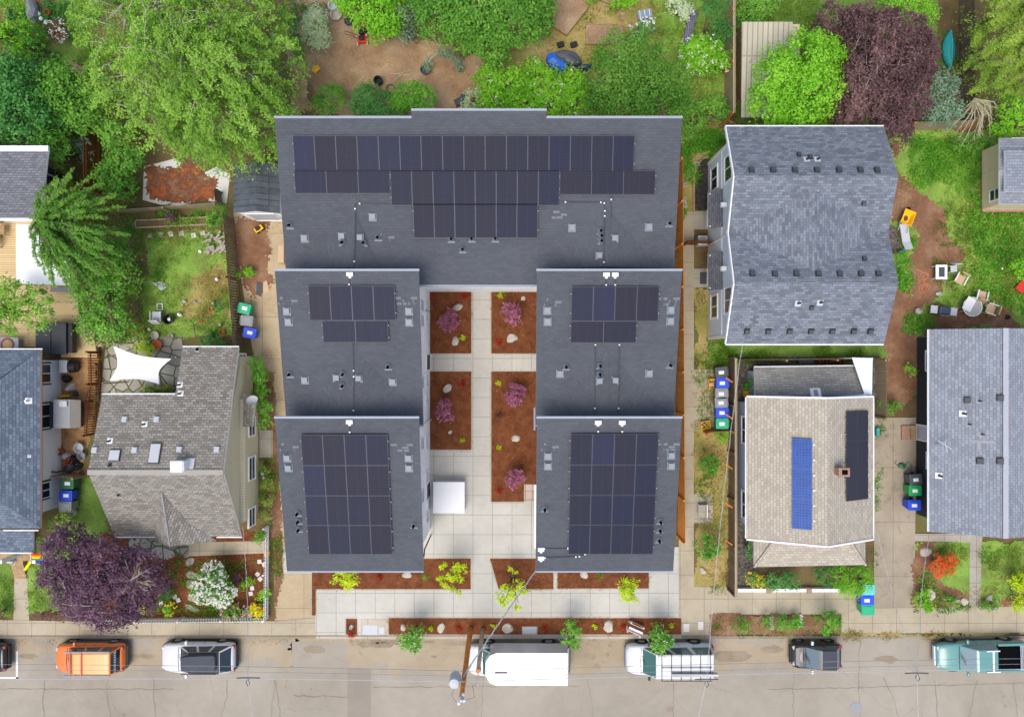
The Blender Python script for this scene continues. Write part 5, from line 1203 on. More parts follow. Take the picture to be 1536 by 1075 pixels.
for a,b,l,rz in ((937,870,'lime yellow young tree against the right front roof edge',2.1),):
    dup(lm, P(a,b,0), rz, l)
lm2 = shrub('young_tree', 'lime yellow young tree with branching arms in the front left bed', [(678,862,9,2.2,.7),(672,872,9,2,.6),(665,850,6,2.2,.5),(683,848,6,2.2,.5),(694,852,7,2.1,.5),(690,865,7,2,.5),(662,868,6,1.8,.4),(678,886,4,1.4,.4),(686,889,4,1.4,.4)], G['lime'], 520, .12, .55, .14, 'lime yellow young trees', 'tree', seed=73)
dup(lm2, P(768,868,0), 2.9, 'lime yellow young tree in the tapered front bed under the wire')
st = shrub('street_tree', 'green young street tree left of the utility poles', [(618,955,15,1.9,.9),(627,949,11,1.9,.8),(608,960,10,1.7,.7),(622,968,9,1.6,.6)], G['mid'], 620, .13, .6, .18, 'young street trees in the kerb bed', 'tree', seed=74, flowers=G['pale'], fl=.07, fn=40)
dup(st, P(982,942,0), 1.0, 'green young street tree above the white van')
st2 = shrub('street_tree', 'slender green young street tree behind the box truck', [(857,940,9,1.9,.7),(864,952,11,2,.8),(850,953,10,1.8,.7),(862,966,7,1.6,.5),(855,933,7,1.8,.5)], G['mid'], 560, .13, .6, .16, 'young street trees in the kerb bed', 'tree', seed=75)
# front gardens
shrub('flowering_shrub', 'large white flowering shrub in the bungalow front garden', [(318,870,22,1.5,1.0),(330,882,20,1.4,.9),(308,885,18,1.3,.9),(322,855,14,1.3,.8),(335,895,14,1.1,.7)], G['mid'], 420, .13, .6, .22, flowers=G['white'], fl=.13, fn=330, seed=76)
shrub('ornamental_maple', 'small orange red maple in the front lawn', [(1412,845,11,1,.5),(1402,837,8,1,.4),(1423,834,8,1,.4),(1422,851,9,.9,.4),(1407,857,9,.9,.4),(1395,847,7,.8,.3),(1429,842,7,.9,.3)], G['rust'], 520, .12, .5, .13, cat='maple', seed=77)
for i,(lab,sp,mt,kw) in enumerate((
 ('bright green feathery bush beside the stacked bins',[(1262,865,20,1.3,.9),(1285,868,22,1.4,1),(1275,880,18,1.2,.8),(1295,855,12,1.1,.8)],'bright',dict(dens=480,asp=.35)),
 ('dark green low shrub left of the bungalow step',[(1170,868,16,.8,.6),(1188,872,12,.8,.5),(1155,876,10,.7,.5)],'dark',{}),
 ('dark shrub under the bungalow porch right side',[(1238,862,14,.9,.7),(1250,850,9,.8,.6)],'dark',{}),
 ('yellow leaved small shrub at the fence corner',[(1130,868,11,.8,.5),(1140,872,8,.7,.4)],'olive',dict(flowers=G['yel'],fl=.09,fn=40)),
 ('round spiky green shrub in the strip near the compact car',[(1240,931,19,1.1,.8)],'hedge',dict(asp=.25,L=.2,dens=420)),
 ('low green shrub in the strip beside white stones',[(1172,932,12,.7,.5),(1185,934,10,.6,.5),(1195,930,9,.6,.4)],'hedge',{}),
 ('small round shrub at the left end of the soil strip',[(1111,935,12,.8,.6)],'hedge',dict(asp=.35)),
 ('small green shrub second in the soil strip',[(1150,932,9,.6,.5)],'mid',{}),
 ('round green shrub beside the path below the gravel pad',[(1060,820,20,1.1,.8),(1068,826,12,1,.7)],'mid',{}),
 ('round green shrub beside the path below the bin row',[(1060,695,15,1,.8),(1066,700,10,.9,.6)],'mid',{}),
 ('small leafy bush in the corner below the yellow crate',[(1082,655,9,.7,.5),(1088,648,6,.6,.4)],'bright',{}),
 ('lime yellow shrub at the right edge of the frame',[(1525,870,14,1.1,.8),(1535,885,14,1,.7),(1530,905,12,.8,.6)],'lime',{}),
 ('bright green perennial clump beside the driveway stones',[(1380,900,12,.6,.5),(1392,905,10,.6,.4),(1386,885,8,.5,.4)],'bright',dict(flowers=G['yel'],fl=.07,fn=14)),
 ('small green perennial next to the flat boulder',[(1430,906,7,.5,.4),(1422,898,6,.4,.3)],'mid',{}),
 ('green perennial clump at the foot of the grey path',[(1480,908,8,.4,.3),(1490,905,7,.4,.3)],'mid',{}),
 ('mixed green shrub by the porch rail of the white house',[(88,785,14,1,.8),(98,778,12,1,.7),(108,790,12,.9,.7)],'olive',dict(flowers=G['pink'],fl=.06,fn=20)),
 ('small dark shrub between plum tree and white shrub',[(245,895,9,.7,.5),(252,885,8,.6,.5)],'dark',{}),
 ('yellow flowering clump inside the picket fence corner',[(390,916,8,.5,.4),(384,912,7,.5,.4)],'lime',dict(flowers=G['yel'],fl=.12,fn=60)),
 ('green shrub inside the picket fence beside the drive',[(393,895,8,.5,.4),(398,888,7,.5,.4)],'bright',{}),
 ('small green bush at the upper end of the picket fence',[(395,800,9,.8,.6),(388,805,7,.6,.5)],'mid',{}),
 ('green bush with pink flowers along the picket fence',[(345,918,12,.6,.5),(360,915,10,.6,.5),(372,918,8,.5,.4)],'mid',dict(flowers=G['pink'],fl=.1,fn=50)),
 ('small yellow green clump left of the white shrub',[(215,912,6,.5,.4),(255,912,9,.5,.4)],'bright',dict(flowers=G['yel'],fl=.1,fn=20)),
 ('small purple leaved shrub right of the white shrub',[(357,867,8,.6,.5)],'purple',{}),
 ('bright green clump right of the white shrub',[(370,873,8,.5,.4),(364,878,6,.5,.4)],'bright',{}),
 ('round green bush at the lawn edge by the log pile',[(324,328,13,1.1,.8),(330,318,10,1,.7),(318,338,8,.8,.6)],'mid',{}),
 ('dark green small shrub on the lawn beside a terracotta pot',[(327,459,9,.7,.6)],'dark',{}),
 ('pale shrub in the dirt beside the picket wood fence',[(370,408,8,.5,.4),(362,412,6,.4,.3),(378,412,6,.4,.3)],'bright',{}),
 ('lime green shrub in the flagstone patio corner',[(215,522,11,.6,.5),(225,528,8,.5,.4)],'lime',{}),
 ('row of yellow green plants behind the beige house eave',[(225,588,12,.5,.4),(240,588,10,.5,.4),(252,585,8,.4,.3)],'olive',dict(flowers=G['yel'],fl=.08,fn=20)),
 ('potted green plant group at the patio top corner',[(318,508,10,.7,.5),(330,512,8,.6,.4),(305,515,7,.5,.4)],'dark',{}),
 ('bush with pale pink roses left of the patio',[(158,500,12,.8,.6),(172,508,10,.7,.5),(155,512,8,.6,.4)],'mid',dict(flowers=G['pink'],fl=.12,fn=24)),
 ('small shrub climbing the gravel corner of the lavender house',[(1120,575,7,.9,.7),(1122,585,6,.8,.6)],'hedge',{}),
 ('green shrub at the corner of the dirt track and black wall',[(1335,612,8,.5,.4),(1345,608,8,.5,.4),(1325,604,8,.5,.4)],'mid',{}),
 ('small bush against the black wall below the yard',[(1368,555,6,.6,.5),(1364,548,6,.5,.4)],'bright',{}),
 ('bright weedy bush at the east house wall',[(1356,400,12,.6,.5),(1352,385,10,.6,.5),(1358,415,10,.5,.4)],'hedge',{}),
 ('green foliage clump below the bright lawn at the right edge',[(1525,400,12,.6,.5),(1535,412,10,.6,.5)],'bright',{}),
 ('leafy bush behind the cream shed',[(1440,215,14,.8,.6),(1465,212,12,.8,.6),(1490,205,10,.7,.5)],'mid',{}),
 ('green climber spilling over the gravel strip',[(1123,805,6,.9,.7),(1121,818,6,.8,.6),(1123,830,5,.7,.5)],'dark',{}),
 )):
    kw = dict(kw); kw.setdefault('L',.12); shrub('garden_shrub', lab, sp, G[mt], rc=.18, group='garden shrubs', seed=100+i, **kw)
# hedges
shrub('hedge', 'clipped green hedge strip between driveway and bungalow', [(385,545,12,1.2,.7),(390,565,13,1.2,.7),(394,590,13,1.2,.7),(397,612,12,1.2,.7),(400,632,11,1.1,.7)], G['hedge'], 620, .1, .7, .16, cat='hedge', seed=80)
shrub('hedge', 'low dark maroon hedge along the pavement under the plum tree', [(60,921,9,.7,.4),(75,921,9,.7,.4),(90,922,9,.7,.4),(105,922,9,.7,.4),(120,923,9,.7,.4),(135,923,9,.7,.4)], G['brown'], 700, .08, .7, .12, cat='hedge', seed=81)
shrub('hedge', 'low brown hedge at the left frame edge', [(3,920,9,.7,.4),(-10,920,9,.7,.4)], G['brown'], 700, .08, .7, .12, cat='hedge', seed=82)
shrub('leafy_shrub', 'weedy yellow green clump left of the left front roof', [(398,700,9,.5,.4),(402,725,9,.5,.4),(400,750,10,.5,.4),(399,772,9,.5,.4)], G['olive'], 420, .15, .25, .2, seed=83)
shrub('leafy_shrub', 'shaggy plant in front of the dark compost area upper left', [(95,255,12,1.1,.8),(108,285,12,1.1,.8),(120,300,10,1,.7)], G['olive'], 300, .15, .4, .25, seed=84)
shrub('leafy_shrub', 'blue green shrub between corner house and cedar fence', [(125,215,12,1.2,.9),(128,232,11,1,.8)], G['grey'], 420, .12, .6, .2, seed=85)
# perennials in the mulch beds
def tuft(lab, px, py, mt, r=.22, n=60, seed=0, L=.22, asp=.16, h=.2, group='small plants in the mulch beds'):
    rng = np.random.default_rng(seed); q = P(px,py,.05); d = rng.normal(size=(n,3)); d[:,2] = np.abs(d[:,2])+.3; d /= np.linalg.norm(d,axis=1,keepdims=True)
    c = np.array(q)+d*np.array((r,r,h))*rng.uniform(.2,1,size=(n,1)); v = leaf_arrays(c, np.cross(d, rng.normal(size=(n,3)))+np.array((0,0,.6)), L, asp, rng); v[:,2] = np.maximum(v[:,2], .045)
    o = leaf_obj('perennial', v, G[mt], org=(q.x,q.y,.045)); tag(o, lab, 'plant', group)
k = 0
for px,py,mt,lab in ((695,506,'lime','yellow plant beside the pale rock in the top left bed'),(750,444,'lime','yellow plant in the top corner of the top right bed'),(757,437,'olive','green sprig at the top edge of the top right bed'),
    (697,444,'redp','reddish grass in the top corner of the top left bed'),(749,513,'redp','reddish grass in the lower corner of the top right bed'),(694,575,'redp','reddish grass in the upper right of the lower left bed'),(694,659,'lime','yellow plant in the lower right of the lower left bed'),
    (747,574,'lime','yellow plant at the top of the long bed'),(748,671,'lime','yellow plant midway down the long bed'),(749,622,'brown','brown tuft midway in the long bed'),(749,736,'redp','reddish grass at the lower end of the long bed'),
    (648,445,'redp','dry reddish tuft at the wall in the top left bed'),(638,864,'olive','golden plant in the front left bed'),(570,864,'redp','reddish tuft in the front left bed under the eave'),(899,862,'olive','small green plant in the front right bed'),
    (647,941,'lime','yellow plant beside the left rock in the kerb bed'),(893,939,'lime','yellow plant in the kerb bed right of the slender tree'),(1007,937,'lime','yellow plant at the right end of the kerb bed'),(741,938,'lime','yellow plant beside the second pole'),
    (688,941,'redp','red grass left of the tall pole in the kerb bed'),(818,942,'redp','red grass left of the slender street tree'),(935,940,'redp','red grass beside the striped barricade'),(527,942,'brown','brown tuft in the small square bed'),(528,950,'redp','reddish sprig in the small square bed'),(818,511,'lime','tiny plant near the lower wall')):
    if px == 818 and py == 511: continue
    tuft(lab, px, py, mt, .2 if mt == 'lime' else .3, 46 if mt == 'lime' else 60, 200+k, .16 if mt == 'lime' else .3, .5 if mt == 'lime' else .1); k += 1
# ground cover nobody could count
scatter('grass', [(75,-20),(140,-20),(150,80),(135,120),(85,110)], G['tuft'], 2500, seed=1)
scatter('grass', [(735,0),(825,-10),(1095,-10),(1095,190),(1000,190),(740,190)], G['drytuft'], 9000, .12, .25, seed=2)
scatter('grass', [(965,-10),(1095,-10),(1095,180),(1000,180)], G['tuft'], 5000, seed=3)
scatter('grass', [(1100,-10),(1230,-10),(1230,90),(1190,110),(1190,30),(1105,30)], G['tuft'], 5000, seed=4)
scatter('grass', [(1380,40),(1440,60),(1425,130),(1390,120)], G['tuft'], 1500, seed=14)
scatter('weeds', [(1358,205),(1600,205),(1600,490),(1450,470),(1455,400),(1450,300),(1400,270)], G['hedge'], 12000, .14, .5, .18, seed=5)
scatter('weeds', [(1420,230),(1600,330),(1600,470),(1400,470)], G['tuft'], 7000, .13, .4, .15, seed=6)
scatter('weeds', [(1366,465),(1400,465),(1395,500),(1352,500)], G['hedge'], 900, .13, .5, .16, seed=7)
scatter('weeds', [(1335,340),(1372,360),(1362,440),(1340,440)], G['hedge'], 1500, .13, .5, .18, seed=8)
scatter('weeds', [(1040,430),(1090,520),(1094,890),(1040,890)], G['tuft'], 2600, .13, .35, .14, seed=9)
scatter('grass', [(1040,430),(1062,430),(1094,660),(1094,890),(1040,890)], G['drytuft'], 3500, .12, .25, seed=10)
scatter('grass', [(1060,512),(1325,512),(1325,546),(1090,548)], G['tuft'], 5000, .12, .3, .2, seed=11)
scatter('grass', [(205,345),(350,345),(352,500),(205,515)], G['tuft'], 7000, .1, .3, .1, seed=12)
scatter('grass', [(270,420),(345,400),(345,490),(270,480)], G['drytuft'], 2500, .1, .25, .08, seed=13)
scatter('weeds', [(100,190),(215,190),(215,340),(205,520),(130,520)], G['mid'], 5000, .14, .5, .25, seed=15)
scatter('weeds', [(1020,195),(1085,195),(1085,240),(1045,240),(1030,330),(1022,330)], G['hedge'], 3500, .14, .5, .25, seed=16)
scatter('weeds', [(0,0),(110,0),(110,200),(0,200)], G['dark'], 5000, .16, .6, .3, seed=17)
scatter('weeds', [(430,0),(520,0),(450,90),(430,60)], G['dark'], 1200, .13, .5, .2, seed=18)
scatter('weeds', [(385,650),(412,690),(425,860),(412,930),(402,780),(390,700)], G['tuft'], 1800, .13, .3, .15, seed=19)
scatter('grass', [(40,805),(118,805),(105,915),(45,915)], G['tuft'], 3000, .1, .3, .1, seed=20)
scatter('grass', [(0,835),(20,835),(18,925),(0,925)], G['tuft'], 800, .1, .3, .1, seed=21)
scatter('grass', [(1400,815),(1536,815),(1536,890),(1470,910),(1410,870)], G['tuft'], 4000, .1, .3, .1, seed=22)
scatter('grass', [(1400,815),(1536,815),(1536,890),(1470,910),(1410,870)], G['drytuft'], 2500, .1, .25, .1, seed=23)
scatter('weeds', [(1262,949),(1420,945),(1430,957),(1262,958)], G['drytuft'], 1500, .13, .25, .12, seed=24, zb=.02, wob=.1)
scatter('leaf_litter', [(480,957),(1050,957),(1050,966),(480,968)], G['leaflitter'], 900, .07, .5, .01, seed=25, zb=ROADZ+.01, wob=.1)
scatter('leaf_litter', [(0,955),(440,957),(440,966),(0,966)], G['leaflitter'], 900, .07, .5, .01, seed=26, zb=ROADZ+.01, wob=.1)
scatter('wood_chips', [(430,70),(470,10),(510,30),(600,60),(690,80),(730,100),(730,130),(690,165),(440,165)], G['twigs'], 7000, .1, .25, .01, seed=27, zb=.04)
scatter('leaf_litter', [(355,335),(425,335),(432,640),(405,640)], G['leaflitter'], 900, .08, .5, .01, seed=29, zb=.03)
scatter('weeds', [(1372,815),(1400,815),(1402,880),(1455,915),(1372,916)], G['mid'], 1300, .13, .5, .15, seed=30)
scatter('weeds', [(1066,921),(1262,921),(1262,955),(1066,955)], G['tuft'], 1300, .12, .4, .1, seed=31, wob=.1)
scatter('weeds', [(200,340),(350,330),(350,355),(205,360)], G['drytuft'], 1500, .12, .3, .1, seed=32)
scatter('weeds', [(1310,600),(1325,600),(1325,650),(1310,900)], G['mid'], 500, .12, .5, .1, seed=33, wob=.1)
scatter('weeds', [(205,300),(345,305),(345,330),(205,325)], G['mid'], 1600, .13, .5, .15, seed=34)
for i,b in enumerate(BEDS[:8]):
    scatter('bark_chips', b, G['bits'], 1800 if i < 4 or i == 7 else 1000, .08, .35, .012, seed=40+i, zb=BZ+.008, wob=0)
scatter('bark_chips', [(240,838),(403,838),(403,922),(240,922)], G['bits'], 2500, .09, .35, .012, seed=50, zb=.05, wob=.1)
scatter('flower_bed_plants', [(205,490),(350,480),(352,520),(215,525)], G['mid'], 1500, .12, .5, .25, seed=51)
scatter('flower_bed_plants', [(235,838),(403,838),(403,925),(235,925)], G['mid'], 1700, .12, .5, .2, seed=52)

for i,b in enumerate(BEDS[:8]): scatter('leaf_litter', b, G['leaflitter'], 130, .07, .5, .012, seed=80+i, zb=BZ+.012, wob=0, clump=1.2)
scatter('flower_bed_plants', [(215,905),(403,905),(403,928),(215,928)], G['hedge'], 900, .12, .5, .3, seed=90, wob=.1)
scatter('leaf_litter', [(240,838),(403,838),(403,925),(240,925)], G['leaflitter'], 500, .08, .5, .012, seed=91, zb=.055, wob=.1, clump=1.0)
scatter('leaf_litter', [(1312,630),(1374,630),(1372,800),(1312,800)], G['brown'], 500, .08, .5, .012, seed=92, zb=.03, wob=.3, clump=.7)
scatter('grass', [(420,110),(560,110),(560,170),(430,170)], G['drytuft'], 900, .12, .25, .06, seed=93)

scatter('weeds', [(1358,205),(1470,205),(1560,330),(1560,470),(1460,440),(1440,300),(1400,290),(1362,270)], G['tuft'], 9000, .1, .35, .12, seed=94)
scatter('weeds', [(1362,205),(1470,205),(1470,320),(1420,300),(1365,260)], G['hedge'], 3500, .11, .5, .14, seed=95)
scatter('weeds', [(1440,300),(1540,300),(1540,480),(1450,470)], G['drytuft'], 3000, .11, .3, .1, seed=96)
scatter('clods', [(1330,210),(1440,310),(1430,400),(1350,500),(1376,600),(1316,600)], G['leaflitter'], 2200, .07, .6, .02, seed=97, zb=.02)
scatter('grass', [(205,345),(350,345),(352,500),(205,515)], G['drytuft'], 2600, .09, .3, .08, seed=98)
scatter('weeds', [(205,345),(250,345),(240,515),(205,515)], G['mid'], 1500, .12, .5, .15, seed=99)
scatter('grass', [(760,0),(1095,0),(1095,60),(760,60)], G['tuft'], 3500, .1, .3, .1, seed=101)
scatter('leaf_litter', [(365,330),(428,330),(440,860),(412,925),(405,640)], G['leaflitter'], 900, .06, .5, .01, seed=102, zb=.02, clump=.9)
# ------------------------------------------------------------------ fences
def fence(lab, pts, h, mat, gap=0.0, bw=.14, cat='fence', post='wood', name='fence', th_=.02, pw=.1, rails=True, postside=0, nposts=None, lean=0.0):
    """boards standing side by side between photo points on the ground, posts every 2.4 m"""
    q = [P(a,b,0) for a,b in pts]; c = q[0]; t = thing(name, lab, cat, (c.x,c.y,0))
    m = MB(); pm = []; r = MB(); rr = random.Random(len(lab))
    for a, b in zip(q, q[1:]):
        d = b-a; ln = d.length; d = d.normalized(); n = Vector((-d.y,d.x,0)); k = max(1, int(ln/(bw+gap)))
        for i in range(k):
            cc = a + d*(ln*(i+.5)/k); hh = h*rr.uniform(.985,1.0)
            m.obb(cc+Vector((0,0,hh/2)), (d,n,(0,0,1)), (bw/2-(0.0 if gap else .003),th_/2,hh/2))
        if rails:
            for z in (.3, h-.25): r.obb((a+b)/2+n*(th_/2+.022)+Vector((0,0,z)), (d,n,(0,0,1)), (ln/2,.02,.045))
        kp = nposts or max(1, int(ln/2.4))
        for i in range(kp+1):
            cc = a + d*(ln*i/kp) - n*(th_/2+pw/2+.003); pm.append((cc,d,n))
    m.build('board_panel', M[mat], t)
    if rails: r.build('rail', M[post], t)
    for cc,d,n in pm:
        p = MB(); p.obb(cc+Vector((0,0,h/2+.03)), (d,n,(0,0,1)), (pw/2,pw/2,h/2+.03)); p.build('post', M[post], t)
    return t
def capped(t, pts, h, mat='fence_tan'):
    q = [P(a,b,0) for a,b in pts]; m = MB()
    for a,b in zip(q,q[1:]): d=(b-a).normalized(); m.obb((a+b)/2+Vector((0,0,h+.07)), (d,(-d.y,d.x,0),(0,0,1)), ((b-a).length/2,.07,.02))
    m.build('cap_rail', M[mat], t)
fence('fresh orange cedar fence along the right side of the townhouses', [(1013.5,250),(1017,803)], 1.95, 'cedar', post='cedar')
fence('weathered brown board fence between bungalow lawn and driveway', [(351,330),(358,420),(366,520)], 1.8, 'fence_brown', .03, post='fence_brown')
t = fence('tall tan board fence beside the cream metal roof', [(1087,-40),(1087,185)], 1.9, 'fence_tan', post='orange_wood'); capped(t, [(1087,-40),(1087,185)], 1.9)
m = MB()
for py in (62,133): a = P(1090,py+12,1.2); b = P(1103,py,1.5); m.tube([a,b],.05,5); 
fence('grey board fence between the townhouse corner and tan fence', [(1030,190),(1060,186),(1086,178)], 1.5, 'fence_tan', post='wood')
t = fence('pale grey board fence right of the burgundy tree', [(1350,196),(1440,194)], 1.7, 'fence_tan', post='orange_wood')
fence('dark slat fence behind the teal canoe and conifer', [(1438,-40),(1440,190)], 1.6, 'fence_brown', post='fence_brown')
t = fence('dark board fence with orange braces beside the lavender bungalow', [(1092.5,537),(1092.5,882)], 1.5, 'fence_brown', post='fence_brown'); capped(t, [(1092.5,537),(1092.5,882)], 1.5, 'fence_tan')
for py in (567,622,697,755,811): m = MB(); a = P(1091,py,1.35); b = P(1096,py+5,1.5); m.tube([a+Vector((-.1,.04,0)),b+Vector((.12,-.05,0))],.045,5); m.build('brace', M['orange_wood'], t)
fence('low board fence across the rear of the lavender bungalow', [(1095,540),(1318,538)], 1.2, 'fence_brown', post='wood')
fence('short board fence from bungalow to dirt track', [(1314,540),(1314,625)], 1.3, 'fence_tan', post='wood')
fence('small gate panel fence beside the yellow crate', [(1055,646),(1092,644)], 1.2, 'fence_tan', post='orange_wood')
fence('dark gate between the townhouse path and pale blue house', [(1024,367),(1063,368)], 1.5, 'fence_red', post='fence_red')
fence('upright reddish cedar fence near the corner house', [(151,193),(152,290)], 1.9, 'fence_red', post='fence_red')
fence('brown top rail fence above the corner house', [(-40,200),(60,200),(150,194),(190,186)], 1.6, 'fence_brown', post='wood')
fence('weathered low rail fence between lawn and bark pile', [(178,320),(330,309)], .9, 'fence_tan', post='wood')
fence('short dark fence joining the rail fence and shed', [(334,308),(332,290)], 1.2, 'fence_brown', post='fence_brown')
fence('brown slatted trellis fence beside the hot tub deck', [(152,528),(153,575),(148,600),(146,650)], 1.5, 'fence_red', .07, .07, post='fence_red')
fence('low wooden garden edging fence left of the deck plants', [(150,545),(150,600)], .5, 'fence_brown', .05, post='wood', nposts=1)
# white picket fence round the front garden
pf = fence('white picket fence around the bungalow front garden', [(404,788),(403,924),(150,927)], .95, 'white', .08, .08, post='white', pw=.09)
m = MB(); 
fence('short rough board fence beside the storage shed', [(86,710),(126,712)], 1.2, 'fence_tan', post='wood')
t = thing('low_wall', 'low white retaining wall in front of the lavender bungalow', 'garden wall', (X(1190),Y(881),0)); m = MB(); m.box(X(1098),Y(885),0,X(1262),Y(880),.35); m.build('wall', M['white'], t)
for px in (1100,1150,1210,1262): m = MB(); m.rbox(X(px),Y(882.5),.353,.3,.3,.08); m.build('cap_block', M['brick'], t)

# ------------------------------------------------------------------ bins
def bin_(color, lid, lab, px, py, rz, group='wheeled bins', sticker=True, sc_=1.0, open_=False):
    q = P(px,py,.95); t = thing('wheeled_bin', lab, 'bin', (q.x,q.y,.01 if px > 420 else .03), rz, group)
    m = MB(); a,b = .28*sc_,.34*sc_
    m.loft([[(-a*.78,-b*.74,.08),(a*.78,-b*.74,.08),(a*.78,b*.74,.08),(-a*.78,b*.74,.08)],[(-a,-b,.9),(a,-b,.9),(a,b,.9),(-a,b,.9)],[(-a-.03,-b-.03,.9),(a+.03,-b-.03,.9),(a+.03,b+.03,.9),(-a-.03,b+.03,.9)],[(-a-.03,-b-.03,.95),(a+.03,-b-.03,.95),(a+.03,b+.03,.95),(-a-.03,b+.03,.95)]])
    m.build('body', color, t, world=False)
    m = MB(); m.obb((0,0,.985), ZAX, (a+.04,b+.04,.03)); m.obb((0,-.02,1.03), ZAX, (a-.05,b-.06,.018)); m.build('lid', lid, t, world=False, bevel=.015)
    m = MB(); m.tube([(-a*.8,b+.09,.93),(a*.8,b+.09,.93)],.02,6); m.box(-a*.8,b+.035,.9,-a*.7,b+.08,.94); m.box(a*.7,b+.035,.9,a*.8,b+.08,.94); m.build('handle', lid, t, world=False)
    for s in (-1,1):
        m = MB(); m.tube([(s*(a*.8),b*.8,.11),(s*(a*.8+.06),b*.8,.11)],.11,12); m.build('wheel', M['rubber'], t, world=False)
    if sticker: m = MB(); m.obb((.02,-.03,1.0515), ZAX, (.1,.16,.0025)); m.build('sticker', M['white'], t, world=False)
    return t
Bc = {'blue': plain('blue_bin','1f4fd0',.45,.5), 'green': plain('green_bin','1fa877',.45,.5), 'green2': plain('bright_green_bin','1f9f5a',.45,.5), 'grey': plain('grey_bin','8a8d90',.5), 'dgrey': plain('dark_grey_bin','4d5356',.5), 'teal': plain('teal_lid','5fc7bf',.5), 'dgreen': plain('dark_green_bin','2f6b4c',.5)}
for c,lab,px,py,rz in (('green','green wheeled bin by the brown fence above a grey and a blue one',367,463,PI/2-.25),('grey','grey wheeled bin between green and blue ones by the brown fence',370.5,481,PI/2-.1),('blue','blue wheeled bin by the brown fence, lowest of its row',375,499.5,PI/2-.2),
   ('dgrey','dark grey wheeled bin at the top of the row on the concrete pad',1082,558,-PI/2+.1),('blue','upper blue wheeled bin beside the yellow box on the pad',1083.5,574,-PI/2),('grey','upper grey wheeled bin in the middle of the pad row',1082,590,-PI/2),('grey','lower grey wheeled bin in the middle of the pad row',1081.5,603.5,-PI/2+.1),('blue','lower blue wheeled bin above the green one on the pad',1083,618.5,-PI/2),('green','green wheeled bin at the bottom of the row on the pad',1083,635,-PI/2),
   ('dgrey','dark grey wheeled bin against the black wall above a green one',1373,718.5,-PI/2+.1),('green2','green wheeled bin against the black wall',1372,735,-PI/2),('blue','blue wheeled bin against the black wall, lowest of three',1371,757,-PI/2),
   ('dgreen','dark green wheeled bin beside the white house below the rough fence',102,725,PI/2),('blue','blue wheeled bin beside the white house',100,743,PI/2),('grey','grey wheeled bin beside the white house, lowest of three',99,759.5,PI/2)):
    bin_(Bc[c], Bc[c], lab, px, py, rz, sticker=c != 'grey' or px > 1000)
bin_(Bc['green'], Bc['teal'], 'teal lidded bin nearest the bush at the driveway corner', 1302,884,-PI/2, sticker=False)
bin_(Bc['blue'], Bc['blue'], 'blue bin in the middle of the driveway corner row', 1300,899,-PI/2)
bin_(Bc['green'], Bc['green'], 'green bin nearest the street at the driveway corner', 1301,914,-PI/2, sticker=False)
def crate(lab, px, py, rz, mat, s=(.42,.5,.32), fill=None):
    q = P(px,py,.2); t = thing('crate', lab, 'crate', (q.x,q.y,.05), rz, 'yellow recycling crates'); a,b,h = s[0]/2,s[1]/2,s[2]; m = MB()
    m.loft([[(-a*.85,-b*.85,0),(a*.85,-b*.85,0),(a*.85,b*.85,0),(-a*.85,b*.85,0)],[(-a,-b,h),(a,-b,h),(a,b,h),(-a,b,h)],[(-a+.03,-b+.03,h),(a-.03,-b+.03,h),(a-.03,b-.03,h),(-a+.03,b-.03,h)],[(-a*.8,-b*.8,.04),(a*.8,-b*.8,.04),(a*.8,b*.8,.04),(-a*.8,b*.8,.04)]])
    m.build('tub', M[mat], t, world=False); return t
crate('yellow crate holding a pink sheet beside the upper blue bin', 1068,575,.05,'yellow',(.5,.6,.34)); m = MB(); q = P(1067,577,.3); m.rbox(q.x,q.y,.12,.3,.24,.22,.2); tag(m.build('folded_sheet', M['tan']), 'pink folded sheet lying in the yellow crate', 'sheet')
crate('yellow crate full of dark and white bottles', 1057.5,637,.15,'yellow',(.58,.5,.34))
rr = random.Random(4)
bm0 = None
for i in range(9):
    q = P(1054+3.2*(i%3), 634.5+2.6*(i//3), .3); c = M['black'] if i % 2 else M['white']; m = MB(); m.lathe((q.x,q.y,.1),[(.035,0),(.035,.18),(.014,.24),(.014,.3)],8); tag(m.build('bottle', c), ('dark' if i%2 else 'white')+' bottle standing in the yellow crate', 'bottle', 'dark bottles in the crate' if i%2 else 'white bottles in the crate')
crate('orange yellow tub beside the bush at the lavender house corner', 1119,590,.0,'yellow',(.36,.36,.3))

# ------------------------------------------------------------------ vehicles (front towards +x in their own space)
def paint(name, c, rough=.28, coat=.6): return plain(name, c, rough, .5, 0, 0, 3, coat)
def xsec(x, w, z0, zb, zt, cr):
    return [(x,-w*.86,z0),(x,-w*.985,z0+.16),(x,-w,(z0+zb)*.55),(x,-w*.96,zb),(x,-w*.86,zt),(x,-w*.42,zt+cr),(x,w*.42,zt+cr),(x,w*.86,zt),(x,w*.96,zb),(x,w,(z0+zb)*.55),(x,w*.985,z0+.16),(x,w*.86,z0)]
def panel4(par, name, p, mat, inset=.08, off=.006):
    p = [Vector(q) for q in p]; c = sum(p, Vector())/4; n = (p[1]-p[0]).cross(p[3]-p[0]).normalized()
    out = n if n.dot(c-Vector((0,0,.9))) > 0 else -n; q = [a.lerp(c,inset)+out*off for a in p]
    if out is not n and (out-n).length > .1: q.reverse()
    m = MB(); m.poly(q); m.poly([a-out*.012 for a in reversed(q)])
    for i in range(4): m.poly([q[i]-out*.012,q[(i+1)%4]-out*.012,q[(i+1)%4],q[i]])
    return m.build(name, mat, par, world=False)
